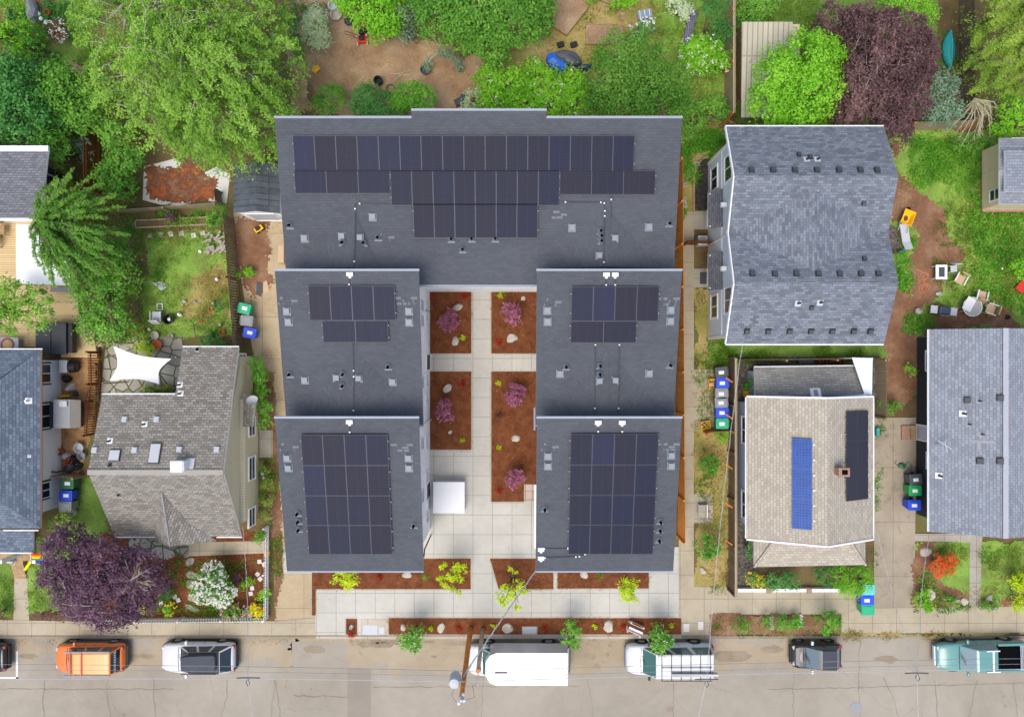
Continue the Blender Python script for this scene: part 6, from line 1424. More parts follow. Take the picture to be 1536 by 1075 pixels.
def car(lab, cat, loc, rz, L, W, Ht, pm, roofmat, hood, ws, rw, belt=.95, z0=.24, wr=.78, glass=None, clad=None, name='parked_car', wheel=.33, nose=.86, tail=.92, cabin=True, bedspec=None, hoodz=None, mirror=None, ln='headlight', seatless=None, frontc=None):
    """hood: bonnet length; ws: windscreen run; rw: rear window run (metres)"""
    t = thing(name, lab, cat, loc, rz, 'vehicles parked along the kerb'); h = W/2; g = glass or M['autoglass']; hz = hoodz or belt
    x0, x1 = -L/2, L/2; xb = x1-hood
    st = [(x0,h*tail*.9,belt-.22,belt-.12),(x0+.07,h*tail,belt-.12,belt-.02),(x0+.35,h*.99,belt-.04,belt),(x0+L*.3,h,belt-.03,belt+.0),(xb-.3,h,belt-.03,belt+.0),(xb+.1,h*.99,belt-.05,hz-.01),(xb+hood*.5,h*.97,hz-.1,hz-.05),(x1-.28,h*nose*1.04,hz-.22,hz-.14),(x1-.07,h*nose*.92,hz-.3,hz-.26),(x1,h*nose*.8,hz-.36,hz-.34)]
    m = MB(); m.loft([xsec(x,w,z0,zb,zt,.03) for x,w,zb,zt in st]); m.build('body', pm, t, world=False, smooth=True, sub=1)
    if clad:
        m = MB(); m.loft([[(x,-w*1.012,z0+.0),(x,-w*1.018,z0+.3),(x,w*1.018,z0+.3),(x,w*1.012,z0)] for x,w,_,_ in st]); m.build('cladding', clad, t, world=False)
    A = [(xb,h*.86,belt-.05),(x0+.12 if not bedspec else bedspec[0],h*.9,belt-.05)]
    xf, xr = xb-ws, A[1][0]+rw; w0, w1 = h*.88, h*wr
    B = [(A[1][0],-w0,belt-.05),(xb,-w0*.93,belt-.05),(xb,w0*.93,belt-.05),(A[1][0],w0,belt-.05)]
    R = [(xr,-w1,Ht-.05),(xf,-w1*.96,Ht-.05),(xf,w1*.96,Ht-.05),(xr,w1,Ht-.05)]
    T = [(xr+.06,-w1*.9,Ht),(xf-.12,-w1*.86,Ht),(xf-.12,w1*.86,Ht),(xr+.06,w1*.9,Ht)]
    m = MB(); m.loft([B,R]); m.build('cabin', pm, t, world=False, bevel=.03)
    m = MB(); m.loft([[(a,b,c-.012) for a,b,c in R],[(a,b,c+.002) for a,b,c in R],T]); m.build('roof', roofmat, t, world=False, bevel=.02)
    panel4(t,'windscreen',[B[1],B[2],R[2],R[1]],g,.07); panel4(t,'rear_window',[B[0],B[3],R[3],R[0]],g,.12)
    for s in (0,1):
        i,j = ((0,1),(3,2))[s]; b0,b1,r0,r1 = [Vector(q) for q in (B[i],B[j],R[i],R[j])]
        n = 3 if L > 4 and not bedspec else 2
        for k in range(n):
            f0, f1 = k/n+.015, (k+1)/n-.015
            panel4(t,'side_window',[b0.lerp(b1,f0),b0.lerp(b1,f1),r0.lerp(r1,f1),r0.lerp(r1,f0)],g,.1)
    for xx in (x0+L*.2, x1-L*.19):
        for s in (-1,1):
            y = s*(h-.1); m = MB(); m.tube([(xx,y-s*.1,wheel),(xx,y+s*.07,wheel),(xx,y+s*.105,wheel)], [wheel,wheel,wheel*.9], 18)
            wh = m.build('wheel', M['rubber'], t, world=False); m = MB(); m.tube([(xx,y+s*.1,wheel),(xx,y+s*.113,wheel)], wheel*.62, 14); m.build('rim', M['galv'], wh, world=False)
            m = MB(); m.tube([(xx,s*(h-.16),wheel+.02),(xx,s*(h+.004),wheel+.02)], wheel+.07, 18); m.build('wheel_arch', clad or M['black'], t, world=False)
    for s in (-1,1):                                        # door seams down each side, door handles
        for k in ((.02,.36,.66) if L > 4 else (.1,.6)):
            xx = x0+L*.22+(L*.52)*k; m = MB(); m.tube([(xx,s*(h*.99),z0+.2),(xx,s*(h+.006),(z0+belt)*.55),(xx,s*(h*.965),belt-.03)],.008,4); m.build('door_seam', M['black'], t, world=False)
    m = MB(); m.tube([(xb+.06,-h*.8,belt-.0),(xb+.1,0,belt+.035),(xb+.06,h*.8,belt-.0)],.018,5); m.build('wiper_cowl', M['black'], t, world=False)
    for s in (-1,1): m = MB(); m.tube([(xb+.02,s*h*.1-.25,belt+.02),(xb-.22,s*h*.1+.28,belt+.2)],.012,4); m.build('wiper', M['black'], t, world=False)
    for s in (-1,1):
        m = MB(); m.obb((x1-.15, s*h*nose*.66, hz-.27), ((.9,-s*.35,0),(s*.35,.9,0),(0,0,1)), (.09,.14,.06)); m.build(ln, M['headlight'], t, world=False, bevel=.03)
        m = MB(); m.obb((x0+.06, s*h*.76, belt-.15), ZAX, (.08,.1,.11)); m.build('taillight', M['taillight'], t, world=False, bevel=.03)
        m = MB(); m.obb((xb-.42, s*(h+.09), belt+.06), ZAX, (.07,.12,.08)); m.build('mirror', mirror or pm, t, world=False, bevel=.03)
    m = MB(); m.obb((x1-.02,0,z0+.18), ZAX, (.06,h*nose*.78,.12)); m.build('front_bumper', frontc or M['black'], t, world=False, bevel=.03)
    m = MB(); m.obb((x0+.01,0,z0+.2), ZAX, (.09,h*tail*.86,.13)); m.build('rear_bumper', clad or M['black'], t, world=False, bevel=.03)
    return t
M['autoglass'] = plain('car_glass','26323a',.06,.6,0,0); M['tealglass'] = plain('tinted_screen','3f6a68',.1,.6,0,0)
M['headlight'] = plain('headlight_lens','aeb6bc',.1,.6,0,0); M['taillight'] = plain('taillight_lens','8e1318',.15,.6,0,0)
orange = paint('orange_paint','e8731f'); whitep = paint('white_car_paint','cdd0d3'); blackp = paint('black_paint','15171a'); greenp = paint('teal_green_paint','5c918d'); navy = paint('slate_paint','262d38',.4,.3)
c1 = car('boxy orange car with roof bars and white lettering on its rear window','car',(-26.0,-18.42,ROADZ),PI,4.25,1.76,1.75,orange,paint('pale_orange_roof','f0984a'),.95,.62,.28,1.05,wr=.76,clad=M['dgrey'])
m = MB()
for x in (-.05,.62): m.box(x-.035,-.72,1.79,x+.035,.72,1.83)
m.build('roof_bar', paint('dark_orange_bar','b0481a'), c1, world=False)
for s in (-1,1): m = MB(); m.box(-1.75,s*.72-.05,1.72,1.0,s*.72+.05,1.79); m.build('roof_rail', M['grey'], c1, world=False)
# white lettering down the rear window
def text_mesh(name, txt, size, mat, par, mtx):
    cu = bpy.data.curves.new('t','FONT'); cu.body = txt; cu.size = size; cu.extrude = .002; cu.align_x = 'CENTER'; cu.align_y = 'CENTER'
    o = bpy.data.objects.new('t', cu); COL.objects.link(o); dg = bpy.context.evaluated_depsgraph_get()
    me = bpy.data.meshes.new_from_object(o.evaluated_get(dg)); bpy.data.objects.remove(o); bpy.data.curves.remove(cu)
    me.transform(mtx); me.materials.clear(); me.materials.append(mat)
    q = bpy.data.objects.new(name, me); COL.objects.link(q); q.parent = par; OFF[q.name] = OFF[par.name]; return q
rb0 = Vector((-2.005,0,1.0)); rt0 = Vector((-1.725,0,1.70)); upv = (rt0-rb0).normalized(); nv = Vector((-upv.z,0,upv.x))
mt = Matrix.Translation(rb0.lerp(rt0,.55)+nv*.02) @ Matrix((Vector((0,-1,0)),upv,nv)).transposed().to_4x4()
text_mesh('lettering','HAWAIIANS',.24,M['white'],c1,mt)
c2 = car('white suv with a black roof and dark soft cargo bag on top','suv',(-19.35,-18.42,ROADZ),PI,4.55,1.86,1.62,whitep,plain('dark_roof','3a434c',.5,.3,0,0),1.25,.75,.55,.98,wr=.72,clad=M['black'])
m = MB(); m.loft([[(x,-.28*w,1.665),(x,-.42*w,1.75),(x,-.38*w,1.9),(x,0,1.93),(x,.38*w,1.9),(x,.42*w,1.75),(x,.28*w,1.665)] for x,w in ((-.85,.8),(-.8,1),(-.2,1.05),(.5,1.0),(.75,.85))])
o = m.build('cargo_bag', plain('soft_grey_fabric','4b5057',.85,.2,0,.12,4), smooth=False, org=(0,0,0)); o.location = (-18.95,-18.36,ROADZ); o.scale = (1.28,1.2,1); o.rotation_euler = (0,0,PI+.03); tag(o, 'dark grey soft cargo bag strapped on the white suv roof', 'cargo bag')
for s in (-1,1): m = MB(); m.tube([(-1.5,s*.62,1.66),(-1.4,s*.62,1.70),(.55,s*.62,1.70),(.65,s*.62,1.66)],.025,6); m.build('roof_rail', M['black'], c2, world=False)
c3 = car('small dark two seat car with a slate roof parked alone','compact car',(18.75,-18.3,ROADZ),PI,3.0,1.58,1.5,blackp,navy,.72,.75,.42,.98,wr=.8,glass=plain('pale_reflecting_screen','5f7078',.08,.6,0,0),nose=.9,wheel=.3,mirror=whitep)
m = MB(); m.loft([[(x,-w,z),(x,w,z),(x,w,z+.012),(x,-w,z+.012)] for x,w,z in ((.78,.6,.985),(1.1,.57,.945),(1.3,.5,.875))]); m.build('bonnet', navy, c3, world=False)
c4 = car('black car with red tail lights at the left frame edge','car',(-33.45,-18.45,ROADZ),PI,4.5,1.8,1.45,blackp,blackp,1.2,.75,.75,.9,wr=.74)
# teal pickup
c5 = car('teal green pickup with a white front bumper and dark lined bed','pickup truck',(28.9,-18.3,ROADZ),PI+.025,5.5,1.82,1.62,greenp,greenp,1.35,.65,.2,1.0,wr=.78,bedspec=(-.75,),glass=plain('pale_pickup_screen','7d9196',.1,.6,0,0),wheel=.37,frontc=whitep,z0=.34)
m = MB(); m.box(-2.62,-.74,1.04,-.8,.74,1.06,1)
for s in (-1,1): m.box(-2.7,s*.8-.06,1.04,-.8,s*.8+.06,1.22,0)
m.box(-2.75,-.8,1.04,-2.68,.8,1.2,0); m.build('bed', [greenp, M['hole']], c5, world=False)
m = MB()
for i in range(6): m.box(-2.6+i*.09,-.72,1.24,-2.56+i*.09,.72,1.27)
m.box(-2.62,-.74,1.2,-2.1,-.68,1.24); m.box(-2.62,.68,1.2,-2.1,.74,1.24); m.build('tailgate_rack', M['lgrey'], c5, world=False)
m = MB(); m.box(-.25,-.6,1.63,-.15,.6,1.68); m.box(-.6,-.66,1.63,.2,-.6,1.68); m.box(-.6,.6,1.63,.2,.66,1.68); m.build('roof_rack', M['white'], c5, world=False)
# white van with a rack
c6 = car('white van with a black roof rack and long pipe tube','van',(9.7,-18.5,ROADZ),PI,5.35,1.9,1.98,whitep,whitep,.95,.7,.12,1.05,wr=.8,glass=M['tealglass'],name='parked_van',wheel=.36,nose=.9,mirror=M['black'],frontc=plain('van_bumper','6a7286',.5))
m = MB()
for i in range(6): x = .72-i*.58; m.tube([(x,-.8,2.05),(x,.8,2.05)],.018,5)
for y in (-.8,0,.8): m.tube([(.75,y,2.05),(-2.3,y,2.05)],.02,5)
for x in (.7,-1.0,-2.2):
    for s in (-1,1): m.tube([(x,s*.8,1.95),(x,s*.8,2.05)],.02,5)
m.build('roof_rack', M['black'], c6, world=False)
m = MB(); m.tube([(.15,.28,2.13),(-2.62,.28,2.13)],.08,10,0); m.box(.1,.16,2.07,-2.6,.185,2.12,1); m.box(.1,.37,2.07,-2.6,.395,2.12,1)
o = m.build('pipe_tube', [M['paver'],M['black']], world=True, org=(0,0,0)); o.location=(9.7,-18.62,ROADZ); o.rotation_euler=(0,0,PI); tag(o,'long pale tube lying on the white van rack','pipe')
# box truck
c7 = car('white box truck with a rounded cargo body and teal windscreen','box truck',(.42,-18.5,ROADZ),PI,6.2,1.9,1.75,whitep,whitep,.85,.5,.1,1.15,wr=.84,glass=M['tealglass'],name='box_truck',wheel=.38,bedspec=(1.2,),nose=.93,mirror=M['black'],z0=.4,frontc=M['grey'])
box = [(-2.9,-.97),(1.35,-.97),(1.75,-.8),(2.0,-.4),(2.0,.4),(1.75,.8),(1.35,.97),(-2.9,.97)]
m = MB(); m.prism(box,.78,2.28); m.build('cargo_body', whitep, c7, world=False, bevel=.05)
m = MB(); m.box(-3.12,-.9,.55,-2.91,.9,.75); m.build('step_bumper', M['grey'], c7, world=False)
m = MB(); m.box(.7,.15,2.283,1.45,.23,2.31); m.build('roof_strip', M['dgrey'], c7, world=False)
m = MB()
for x in [-2.85+i*.52 for i in range(8)]: m.box(x,-.95,2.2805,x+.02,.95,2.292)
m.box(-2.9,-.985,.8,-2.86,-.973,2.2); m.box(-2.9,.973,.8,-2.86,.985,2.2); m.box(-2.9,.973,2.2,1.3,.985,2.26); m.box(-2.9,.973,.8,1.3,.985,.86); m.build('body_rail', M['lgrey'], c7, world=False)

# ------------------------------------------------------------------ poles and wires
def wire(lab, a, b, sag=.3, r=.02, mat='dgrey', coil=False):
    m = MB(); a, b = Vector(a), Vector(b); n = 16
    m.tube([a.lerp(b,i/n)-Vector((0,0,4*sag*(i/n)*(1-i/n))) for i in range(n+1)], r, 4)
    if coil:
        d = (b-a).normalized(); s = d.cross(Vector((0,0,1))); k = 60
        m.tube([a.lerp(b,i/k)-Vector((0,0,4*sag*(i/k)*(1-i/k)))+s*(.035*math.cos(i*1.1))+Vector((0,0,.035*math.sin(i*1.1))) for i in range(k+1)], r*.7, 3)
    return tag(m.build('overhead_wire', M[mat]), lab, 'wire')
pl = P(706,942,0); t = thing('utility_pole', 'tall brown utility pole with a grey transformer drum', 'utility pole', (pl.x,pl.y,0))
bp = noisy('creosoted_pole',[(.3,'b0672e'),(.7,'d8944a')],3)
m = MB(); m.tube([(pl.x,pl.y,-.05),(pl.x+.03,pl.y-.03,4.5),(pl.x+.06,pl.y-.05,9.3)],[.16,.145,.125],14); m.build('shaft', bp, t, smooth=True)
q = P(682,1021,7.8); m = MB(); m.lathe((q.x,q.y,7.2),[(.26,0),(.29,.05),(.29,.85),(.25,.95),(.1,.98)],16); m.build('transformer', M['lgrey'], t, smooth=False)
m = MB(); m.box(q.x,q.y-.05,7.6,pl.x,q.y+.05,7.7); m.build('bracket', M['grey'], t)
m = MB(); m.lathe((pl.x+.07,pl.y-.06,9.3),[(.12,0),(.12,.12),(.06,.14),(.09,.2),(.09,.3),(.05,.34)],12); m.build('pole_cap', M['lgrey'], t)
for dx,dy,z in ((.15,.08,9.15),(.2,-.1,9.35),(-.05,-.2,9.45)): m = MB(); m.lathe((pl.x+dx,pl.y+dy,z),[(.05,0),(.09,.05),(.05,.08),(.09,.13),(.04,.2)],10); m.build('insulator', M['white'], t)
m = MB(); m.tube([(q.x,q.y-.2,8.2),(q.x-.1,q.y-.4,8.5),(pl.x-.2,pl.y-.5,8.9),(pl.x+.1,pl.y-.3,9.4)],.008,4); m.tube([(pl.x+.15,pl.y-.15,9.4),(pl.x+.7,pl.y-.2,8.9),(pl.x+.55,pl.y+.1,8.2)],.008,4); m.build('lead', M['dgrey'], t)
p2 = P(724,943,0); t = thing('utility_pole', 'shorter grey utility pole stub with an orange top', 'utility pole', (p2.x,p2.y,0))
m = MB(); m.tube([(p2.x,p2.y,-.05),(p2.x,p2.y,6.1)],[.14,.12],14); m.build('shaft', noisy('grey_pole',[(.3,'9a8c78'),(.7,'bdb09c')],4), t, smooth=True)
m = MB(); m.tube([(p2.x,p2.y,6.102),(p2.x,p2.y,6.2)],.125,14); m.build('cut_top', M['orange_wood'], t)
m = MB(); m.tube([(p2.x,p2.y-.12,5.5),(p2.x-.02,p2.y-.6,6.6)],.025,6); m.build('conduit', M['white'], t)
wire('pale thick overhead wire left of the tall pole', P(-60,1019,8), P(692,1022,8.1), .25, .018, 'lgrey')
wire('pale thick overhead wire right of the tall pole', P(692,1022,8.1), P(1620,1002,8), .2, .018, 'lgrey')
wire('thin dark overhead wire over the left cars', P(-60,996,7), P(700,1006,7.2), .2, .013, 'grey')
wire('thin dark overhead wire over the van and pickup', P(700,1006,7.2), P(1620,986,7), .2, .013, 'grey')
wire('second thin overhead wire over the left cars', P(-60,1004,7.4), P(700,1014,7.5), .2, .01, 'grey')
wire('second thin overhead wire over the right cars', P(700,1016,7.5), P(1620,994,7.4), .2, .01, 'grey')
wire('twisted service wire from tall pole to the townhouse roof', P(694,1015,7.6), P(806,852,7.0), .15, .03, 'grey', True)
wire('twisted service wire rising past the lavender bungalow', P(1060,1019,8), P(1115,505,5.5), .5, .010, 'lgrey', True)
wire('twisted service wire leaving the frame below the van', P(1060,1019,8), P(1042,1110,8), .1, .010, 'lgrey', True)
wire('twisted service wire to the tan roof bungalow', P(1376,1010,8), P(1316,797,3.4), .3, .010, 'lgrey', True)
wire('twisted service wire to the charcoal sided house', P(1376,1010,8), P(1395,800,3.4), .3, .010, 'lgrey', True)
wire('twisted service wire leaving the frame left of the pickup', P(1376,1010,8), P(1381,1110,8), .1, .010, 'lgrey', True)
wire('twisted service wire to the picket fence bungalow', P(372,1017,8), P(364,790,3.2), .3, .010, 'lgrey', True)
wire('twisted service wire leaving the frame near the white suv', P(372,1017,8), P(379,1110,8), .1, .010, 'lgrey', True)
for px,py in ((1060,1019),(1376,1010),(372,1017)):
    m = MB(); q = P(px,py,7.95)
    m.tube([q+Vector((-.6,0,-.05)),q+Vector((-.2,.05,.02)),q+Vector((.2,.05,.02)),q+Vector((.6,0,-.05))],.03,5); m.tube([q,q+Vector((.1,-.25,.05)),q+Vector((.0,-.4,0)),q+Vector((-.1,-.2,0)),q],.02,5)
    tag(m.build('wire_splice', M['dgrey']), {1060:'black wire splice hanging beside the white van',1376:'black wire splice hanging left of the pickup',372:'black wire splice hanging right of the white suv'}[px], 'splice')
# ------------------------------------------------------------------ courtyard and kerb-bed objects
t = thing('utility_box', 'white square flat topped box standing on the courtyard paving', 'utility box', (X(673,.7),Y(746,.7),.03))
m = MB(); m.box(X(651,.8),Y(768,.8),.03,X(696,.8),Y(722,.8),.72); m.build('cabinet', M['lgrey'], t)
m = MB(); m.box(X(649.5,.85),Y(769.5,.85),.723,X(697,.85),Y(722.5,.85),.85); m.build('lid', M['white'], t, bevel=.02)
def rock(lab, px, py, w, l, h, seed, cat='boulder', mat='rock', name='boulder', rz=0, grp='pale boulders in the mulch beds', z=.05):
    q = P(px,py,.1); m = MB(); m.blob((0,0,0),(w/2,l/2,h),seed,.28,2,0,.55); o = m.build(name, M[mat], org=(0,0,0), world=True); o.location=(q.x,q.y,z); o.rotation_euler=(0,0,rz); tag(o,lab,cat,grp)
for i,(px,py,w,l,rz,lab) in enumerate(((686,461,.6,.4,.3,'long pale boulder above the top left maple'),(683,511,.45,.6,.2,'pale boulder below the top left maple'),(768,507,.7,.55,0,'pale boulder below the top right maple'),(785,448,.3,.3,0,'small boulder in the top corner of the top right bed'),(671,583,.65,.5,.4,'pale boulder above the lower left maple'),(675,648,.3,.25,0,'tiny pale stone under the lower left maple'),(773,657,.55,.5,.5,'squarish pale boulder midway in the long bed'),
   (662,942,.55,.65,.3,'left pale boulder in the kerb bed'),(763,942,.75,.55,0,'pale boulder right of the short pole'),(912,940,.7,.65,.6,'round pale boulder left of the striped barricade'),(605,940,.4,.4,0,'pale boulder half under the left street tree'),(611,862,.65,.4,0,'pale boulder under the left front eave'),(876,862,.55,.45,0,'pale boulder under the right front eave'),(527,940,.35,.3,.3,'brown stone in the small square bed'),
   (1388,827,.75,.6,.3,'large pale boulder in the lawn beside the orange maple'),(1393,892,.7,.7,.4,'large pale boulder beside the driveway perennials'),(1447,901,.5,.55,.6,'pale boulder left of the grey path foot'),(1433,901,.55,.2,.3,'flat sliver stone beside the grey path foot'),(1482,898,.7,.5,.6,'pale boulder right of the grey path foot'),(1054,855,.4,.35,0,'pale round stone by the side path shrub'))):
    rock(lab,px,py,w,l,.22,300+i,rz=rz)
m = MB()
for i in range(12):
    q = P(1201+2.2*math.sin(i*2.1), 922+i*1.6, .05); m.blob((q.x,q.y,.05),(.1,.08,.07),i,.2,1)
tag(m.build('stone_edging', M['paver']), 'row of small white stones between two strip shrubs', 'stones')
# striped folding barricade
q = P(952,941,.3); t = thing('barricade', 'orange and white striped folding barricade in the kerb bed', 'barricade', (q.x,q.y,.03), -.42)
stripe = bricky('striped_board','d9622b','d9622b','f0efec',.17,50,.085,0,rough=.6,fine=None,bump=0)
for k,(dy,tl) in enumerate(((-.22,.25),(.22,-.25))):
    m = MB()
    for x in (-.42,.42): m.obb((x,dy,.32),((1,0,0),(0,math.cos(tl),math.sin(tl)),(0,-math.sin(tl),math.cos(tl))),(.035,.03,.36))
    fr = m.build('frame', M['white'], t, world=False)
    for zz in (.2,.48):
        m = MB(); m.obb((0,dy*(1.2-zz*.8)+(-.035 if dy<0 else .035),zz+.05),((1,0,0),(0,math.cos(tl),math.sin(tl)),(0,-math.sin(tl),math.cos(tl))),(.46,.012,.1)); m.build('striped_panel', stripe, fr, world=False)
# make it read from above: a slanted top board
m = MB(); m.obb((0,0,.72),ZAX,(.46,.06,.02)); m.build('top_board', M['white'], t, world=False)
# stepping stones
for i,(a,b) in enumerate(((225,353),(242,352),(256,351),(272,350),(290.5,353),(304,350))):
    q = P(a,b,.05); m = MB(); m.rbox(q.x,q.y,.02,.3,.3,.05,.05*i); tag(m.build('paver', M['paver'], bevel=.01), ('first','second','third','fourth','fifth','sixth')[i]+' square white paver from the left in the lawn row', 'paver', 'white pavers in a row on the lawn')
for i,(a,b,r,l) in enumerate(((262,895,.2,'upper of two white pavers beside the dark shrub'),(267,900,.4,'lower of two white pavers beside the dark shrub'),(241,904,.3,'single white paver under the plum tree edge'),(354,884,.0,'upper white paver right of the white shrub'),(353,891,.2,'lower white paver right of the white shrub'),(378,882,.1,'upper white paver left of the picket fence'),(376,890,.2,'lower white paver left of the picket fence'),(389,842,.1,'upper pale paver by the picket fence path'),(396,846,.3,'second pale paver by the picket fence path'),(386,861,.8,'upper of two tilted pavers inside the picket fence'),(390,868,.8,'lower of two tilted pavers inside the picket fence'))):
    q = P(a,b,.1); m = MB(); m.rbox(q.x,q.y,.05,.26,.26,.04,r); tag(m.build('paver', M['paver'], bevel=.01), l, 'paver', 'white pavers in the front garden')
for i,(a,b,w,l_,lab) in enumerate(((287,862,.8,.55,'pale flagstone left of the white shrub'),(285,877,.5,.6,'second pale flagstone left of the white shrub'),(288,893,.7,.5,'lower pale flagstone left of the white shrub'),(287,912,.9,.35,'long slanted flagstone near the picket fence'),(285,842,.6,.5,'flagstone below the tan walkway end'))):
    q = P(a,b,.1); m = MB(); m.blob((0,0,0),(w/2,l_/2,.06),i+60,.2,2,0,.5); o = m.build('flagstone', M['path'], org=(0,0,0)); o.location=(q.x,q.y,.055); o.rotation_euler=(0,0,-.5 if i==3 else .3*i); tag(o,lab,'flagstone','flagstones in the front garden')
# rainbow flag by the porch
q = P(50,838,1.8); t = thing('flag', 'rainbow flag on a short pole at the white porch', 'flag', (q.x,q.y,0)); m = MB(); m.tube([(X(47),Y(845),.02),(X(48,2.7),Y(829,2.7),2.85)],.025,6); m.build('flagpole', M['white'], t)
cols = ['d8302a','ef8a1e','f4d22a','2f9a45','2a55b8','7a3a9a']; fm = [plain('flag_stripe_'+n,c,.8,.1,0,0) for n,c in zip(('red','orange','yellow','green','blue','violet'),cols)]
m = MB(); a = Vector((X(48,2.4),Y(827,2.4),2.75))
for i in range(6):
    for j in range(4):
        p = lambda u,v: a+Vector((.05+.55*v+.03*math.sin(v*4+u*5), -.75*u-.1*v, -.25*v-.55*u+.03*math.sin(v*6)))
        u0,u1,v0,v1 = i/6,(i+1)/6,j/4,(j+1)/4; m.poly([p(u0,v0),p(u0,v1),p(u1,v1),p(u1,v0)], i)
m.build('cloth', fm, t)
m = MB(); m.prism([(X(40),Y(852)),(X(50),Y(838)),(X(52),Y(842)),(X(44),Y(853))],.3,.34); tag(m.build('garden_banner', fm[2]), 'yellow white banner lying on the lawn under the flag', 'banner')
m = MB(); q = P(10,846,1); m.tube([(q.x+.18*math.cos(i*.5),q.y+.18*math.sin(i*.5),.5) for i in range(14)],.025,5); m.tube([(q.x,q.y,0),(q.x,q.y,.5)],.03,5); m.rbox(q.x,q.y+.05,.5,.35,.1,.25); tag(m.build('mailbox', M['lgrey']), 'pale mailbox on a post left of the entrance path', 'mailbox')
# ------------------------------------------------------------------ west gardens
# canopy
z1, z2 = 2.3, 2.95; c = [P(24,425,z1),P(105,428,z1),P(104,337,z1),P(24,336,z1)]; ap = (c[0]+c[1]+c[2]+c[3])/4; ap.z = z2
t = thing('canopy', 'white square pop up canopy standing on the timber deck', 'canopy', (ap.x,ap.y,.35)); m = MB()
for i in range(4):
    a,b = c[i],c[(i+1)%4]; m.poly([a,b,ap]); m.poly([b+Vector((0,0,-.25)),b,a,a+Vector((0,0,-.25))])
m.build('cover', plain('canopy_cloth','eef0f2',.8,.2,0,.02), t)
for p in c: m = MB(); m.tube([(p.x*.98+ap.x*.02,p.y*.98+ap.y*.02,.35),(p.x*.98+ap.x*.02,p.y*.98+ap.y*.02,2.25)],.03,6); m.build('leg', M['lgrey'], t)
# shade sail
t = thing('shade_sail', 'white four cornered shade sail over the flagstone patio', 'shade sail', (X(205),Y(550),.02)); A,B,C,D = P(169,519,2.9),P(256,538,2.5),P(238,576,2.6),P(163,571,2.8)
m = MB(); n = 10; g = []
for i in range(n+1):
    for j in range(n+1):
        u,v = i/n,j/n; p = (A.lerp(B,u)).lerp(D.lerp(C,u),v); ctr = (A+B+C+D)/4
        e = (1-(2*u-1)**2)*(abs(2*v-1)**3)+(1-(2*v-1)**2)*(abs(2*u-1)**3); p = p.lerp(ctr, .22*e); p.z += .12*math.sin(u*PI)*math.cos(v*PI)-.08; g.append(p)
m.idx(g,[(i*(n+1)+j,i*(n+1)+j+1,(i+1)*(n+1)+j+1,(i+1)*(n+1)+j) for i in range(n) for j in range(n)]); m.build('cloth', plain('sail_cloth','e9eaec',.8,.2,0,.03), t, smooth=True)
for p in (A,B,C,D): q = p+(p-(A+B+C+D)/4).normalized()*.35; m = MB(); m.tube([(q.x,q.y,0),(q.x,q.y,p.z+.1)],.04,6); m.build('post', M['wood'], t)
# hot tub
t = thing('hot_tub', 'dark hot tub with folding padded cover on the deck', 'hot tub', (X(82),Y(507),.35)); m = MB(); m.box(X(55,1),Y(529,1),.35,X(107,1),Y(486,1),1.15); m.build('tub', M['wood'], t, bevel=.03)
vin = plain('black_vinyl','2d3138',.5,.4,0,.1,6)
m = MB(); m.box(X(53,1.3),Y(531,1.3),1.153,X(76,1.3),Y(484,1.3),1.3); m.build('cover_half', vin, t, bevel=.04)
m = MB(); m.box(X(76.3,1.4),Y(531,1.4),1.153,X(99,1.4),Y(483,1.4),1.4); m.build('cover_half', vin, t, bevel=.05)
m = MB(); m.box(X(100.5,1.3),Y(529,1.3),.8,X(108,1.3),Y(485,1.3),1.25); m.build('cover_lift', M['black'], t, bevel=.05)
t = thing('deck_table', 'low wooden table at the left edge of the deck', 'table', (X(5),Y(363),.35)); m = MB(); m.box(X(-8),Y(374),.95,X(11),Y(354),1.0); m.build('tabletop', M['wood'], t)
for a,b in ((-6,372),(9,372),(9,356),(-6,356)): m = MB(); m.rbox(X(a),Y(b),.35,.07,.07,.597); m.build('leg', M['wood'], t)
def simple_chair(lab, px, py, rz, frame, seat, z=0.0, arms=True, name='garden_chair', grp='garden chairs', zback=.95, w=.56):
    q = P(px,py,.45); t = thing(name, lab, 'chair', (q.x,q.y,z), rz, grp); h = w/2
    for sx in (-1,1):
        for sy in (-1,1): m = MB(); m.tube([(sx*h,sy*h,0),(sx*h*.95,sy*h*.95,.45 if sy<0 else .46)],.022,6); m.build('leg', frame, t, world=False)
    m = MB(); m.obb((0,0,.46),ZAX,(h,h,.03)); m.build('seat', seat, t, world=False, bevel=.02)
    m = MB(); m.obb((0,h+.1,.72),((1,0,0),(0,.95,.3),(0,-.3,.95)),(h,.035,.28)); m.build('backrest', seat, t, world=False, bevel=.02)
    if arms:
        for sx in (-1,1): m = MB(); m.box(sx*(h+.03)-.03,-h,.64,sx*(h+.03)+.03,h+.05,.67); m.build('armrest', frame, t, world=False)
    return t
simple_chair('wooden chair under the white gutter at the deck edge',6,346,0,M['wood'],M['wood'],.35,False)
t = thing('bench', 'grey metal bench on the deck below the canopy', 'bench', (X(92),Y(435),.35)); m = MB(); m.box(X(76,.8),Y(438,.8),.75,X(110,.8),Y(431,.8),.8); m.build('seat', M['grey'], t)
for px in (79,107): m = MB(); m.box(X(px,.8)-.03,Y(437,.8),.35,X(px,.8)+.03,Y(432,.8),.747); m.build('leg', M['dgrey'], t)
q = P(18,517,.5); t = thing('side_table', 'small grey table with a colourful round tray beside the hot tub', 'table', (q.x,q.y,.35)); m = MB(); m.rbox(q.x,q.y,.85,1.3,.9,.05); m.build('tabletop', M['lgrey'], t)
for sx in (-.55,.55): m = MB(); m.rbox(q.x+sx,q.y,.35,.08,.6,.497); m.build('leg', M['grey'], t)
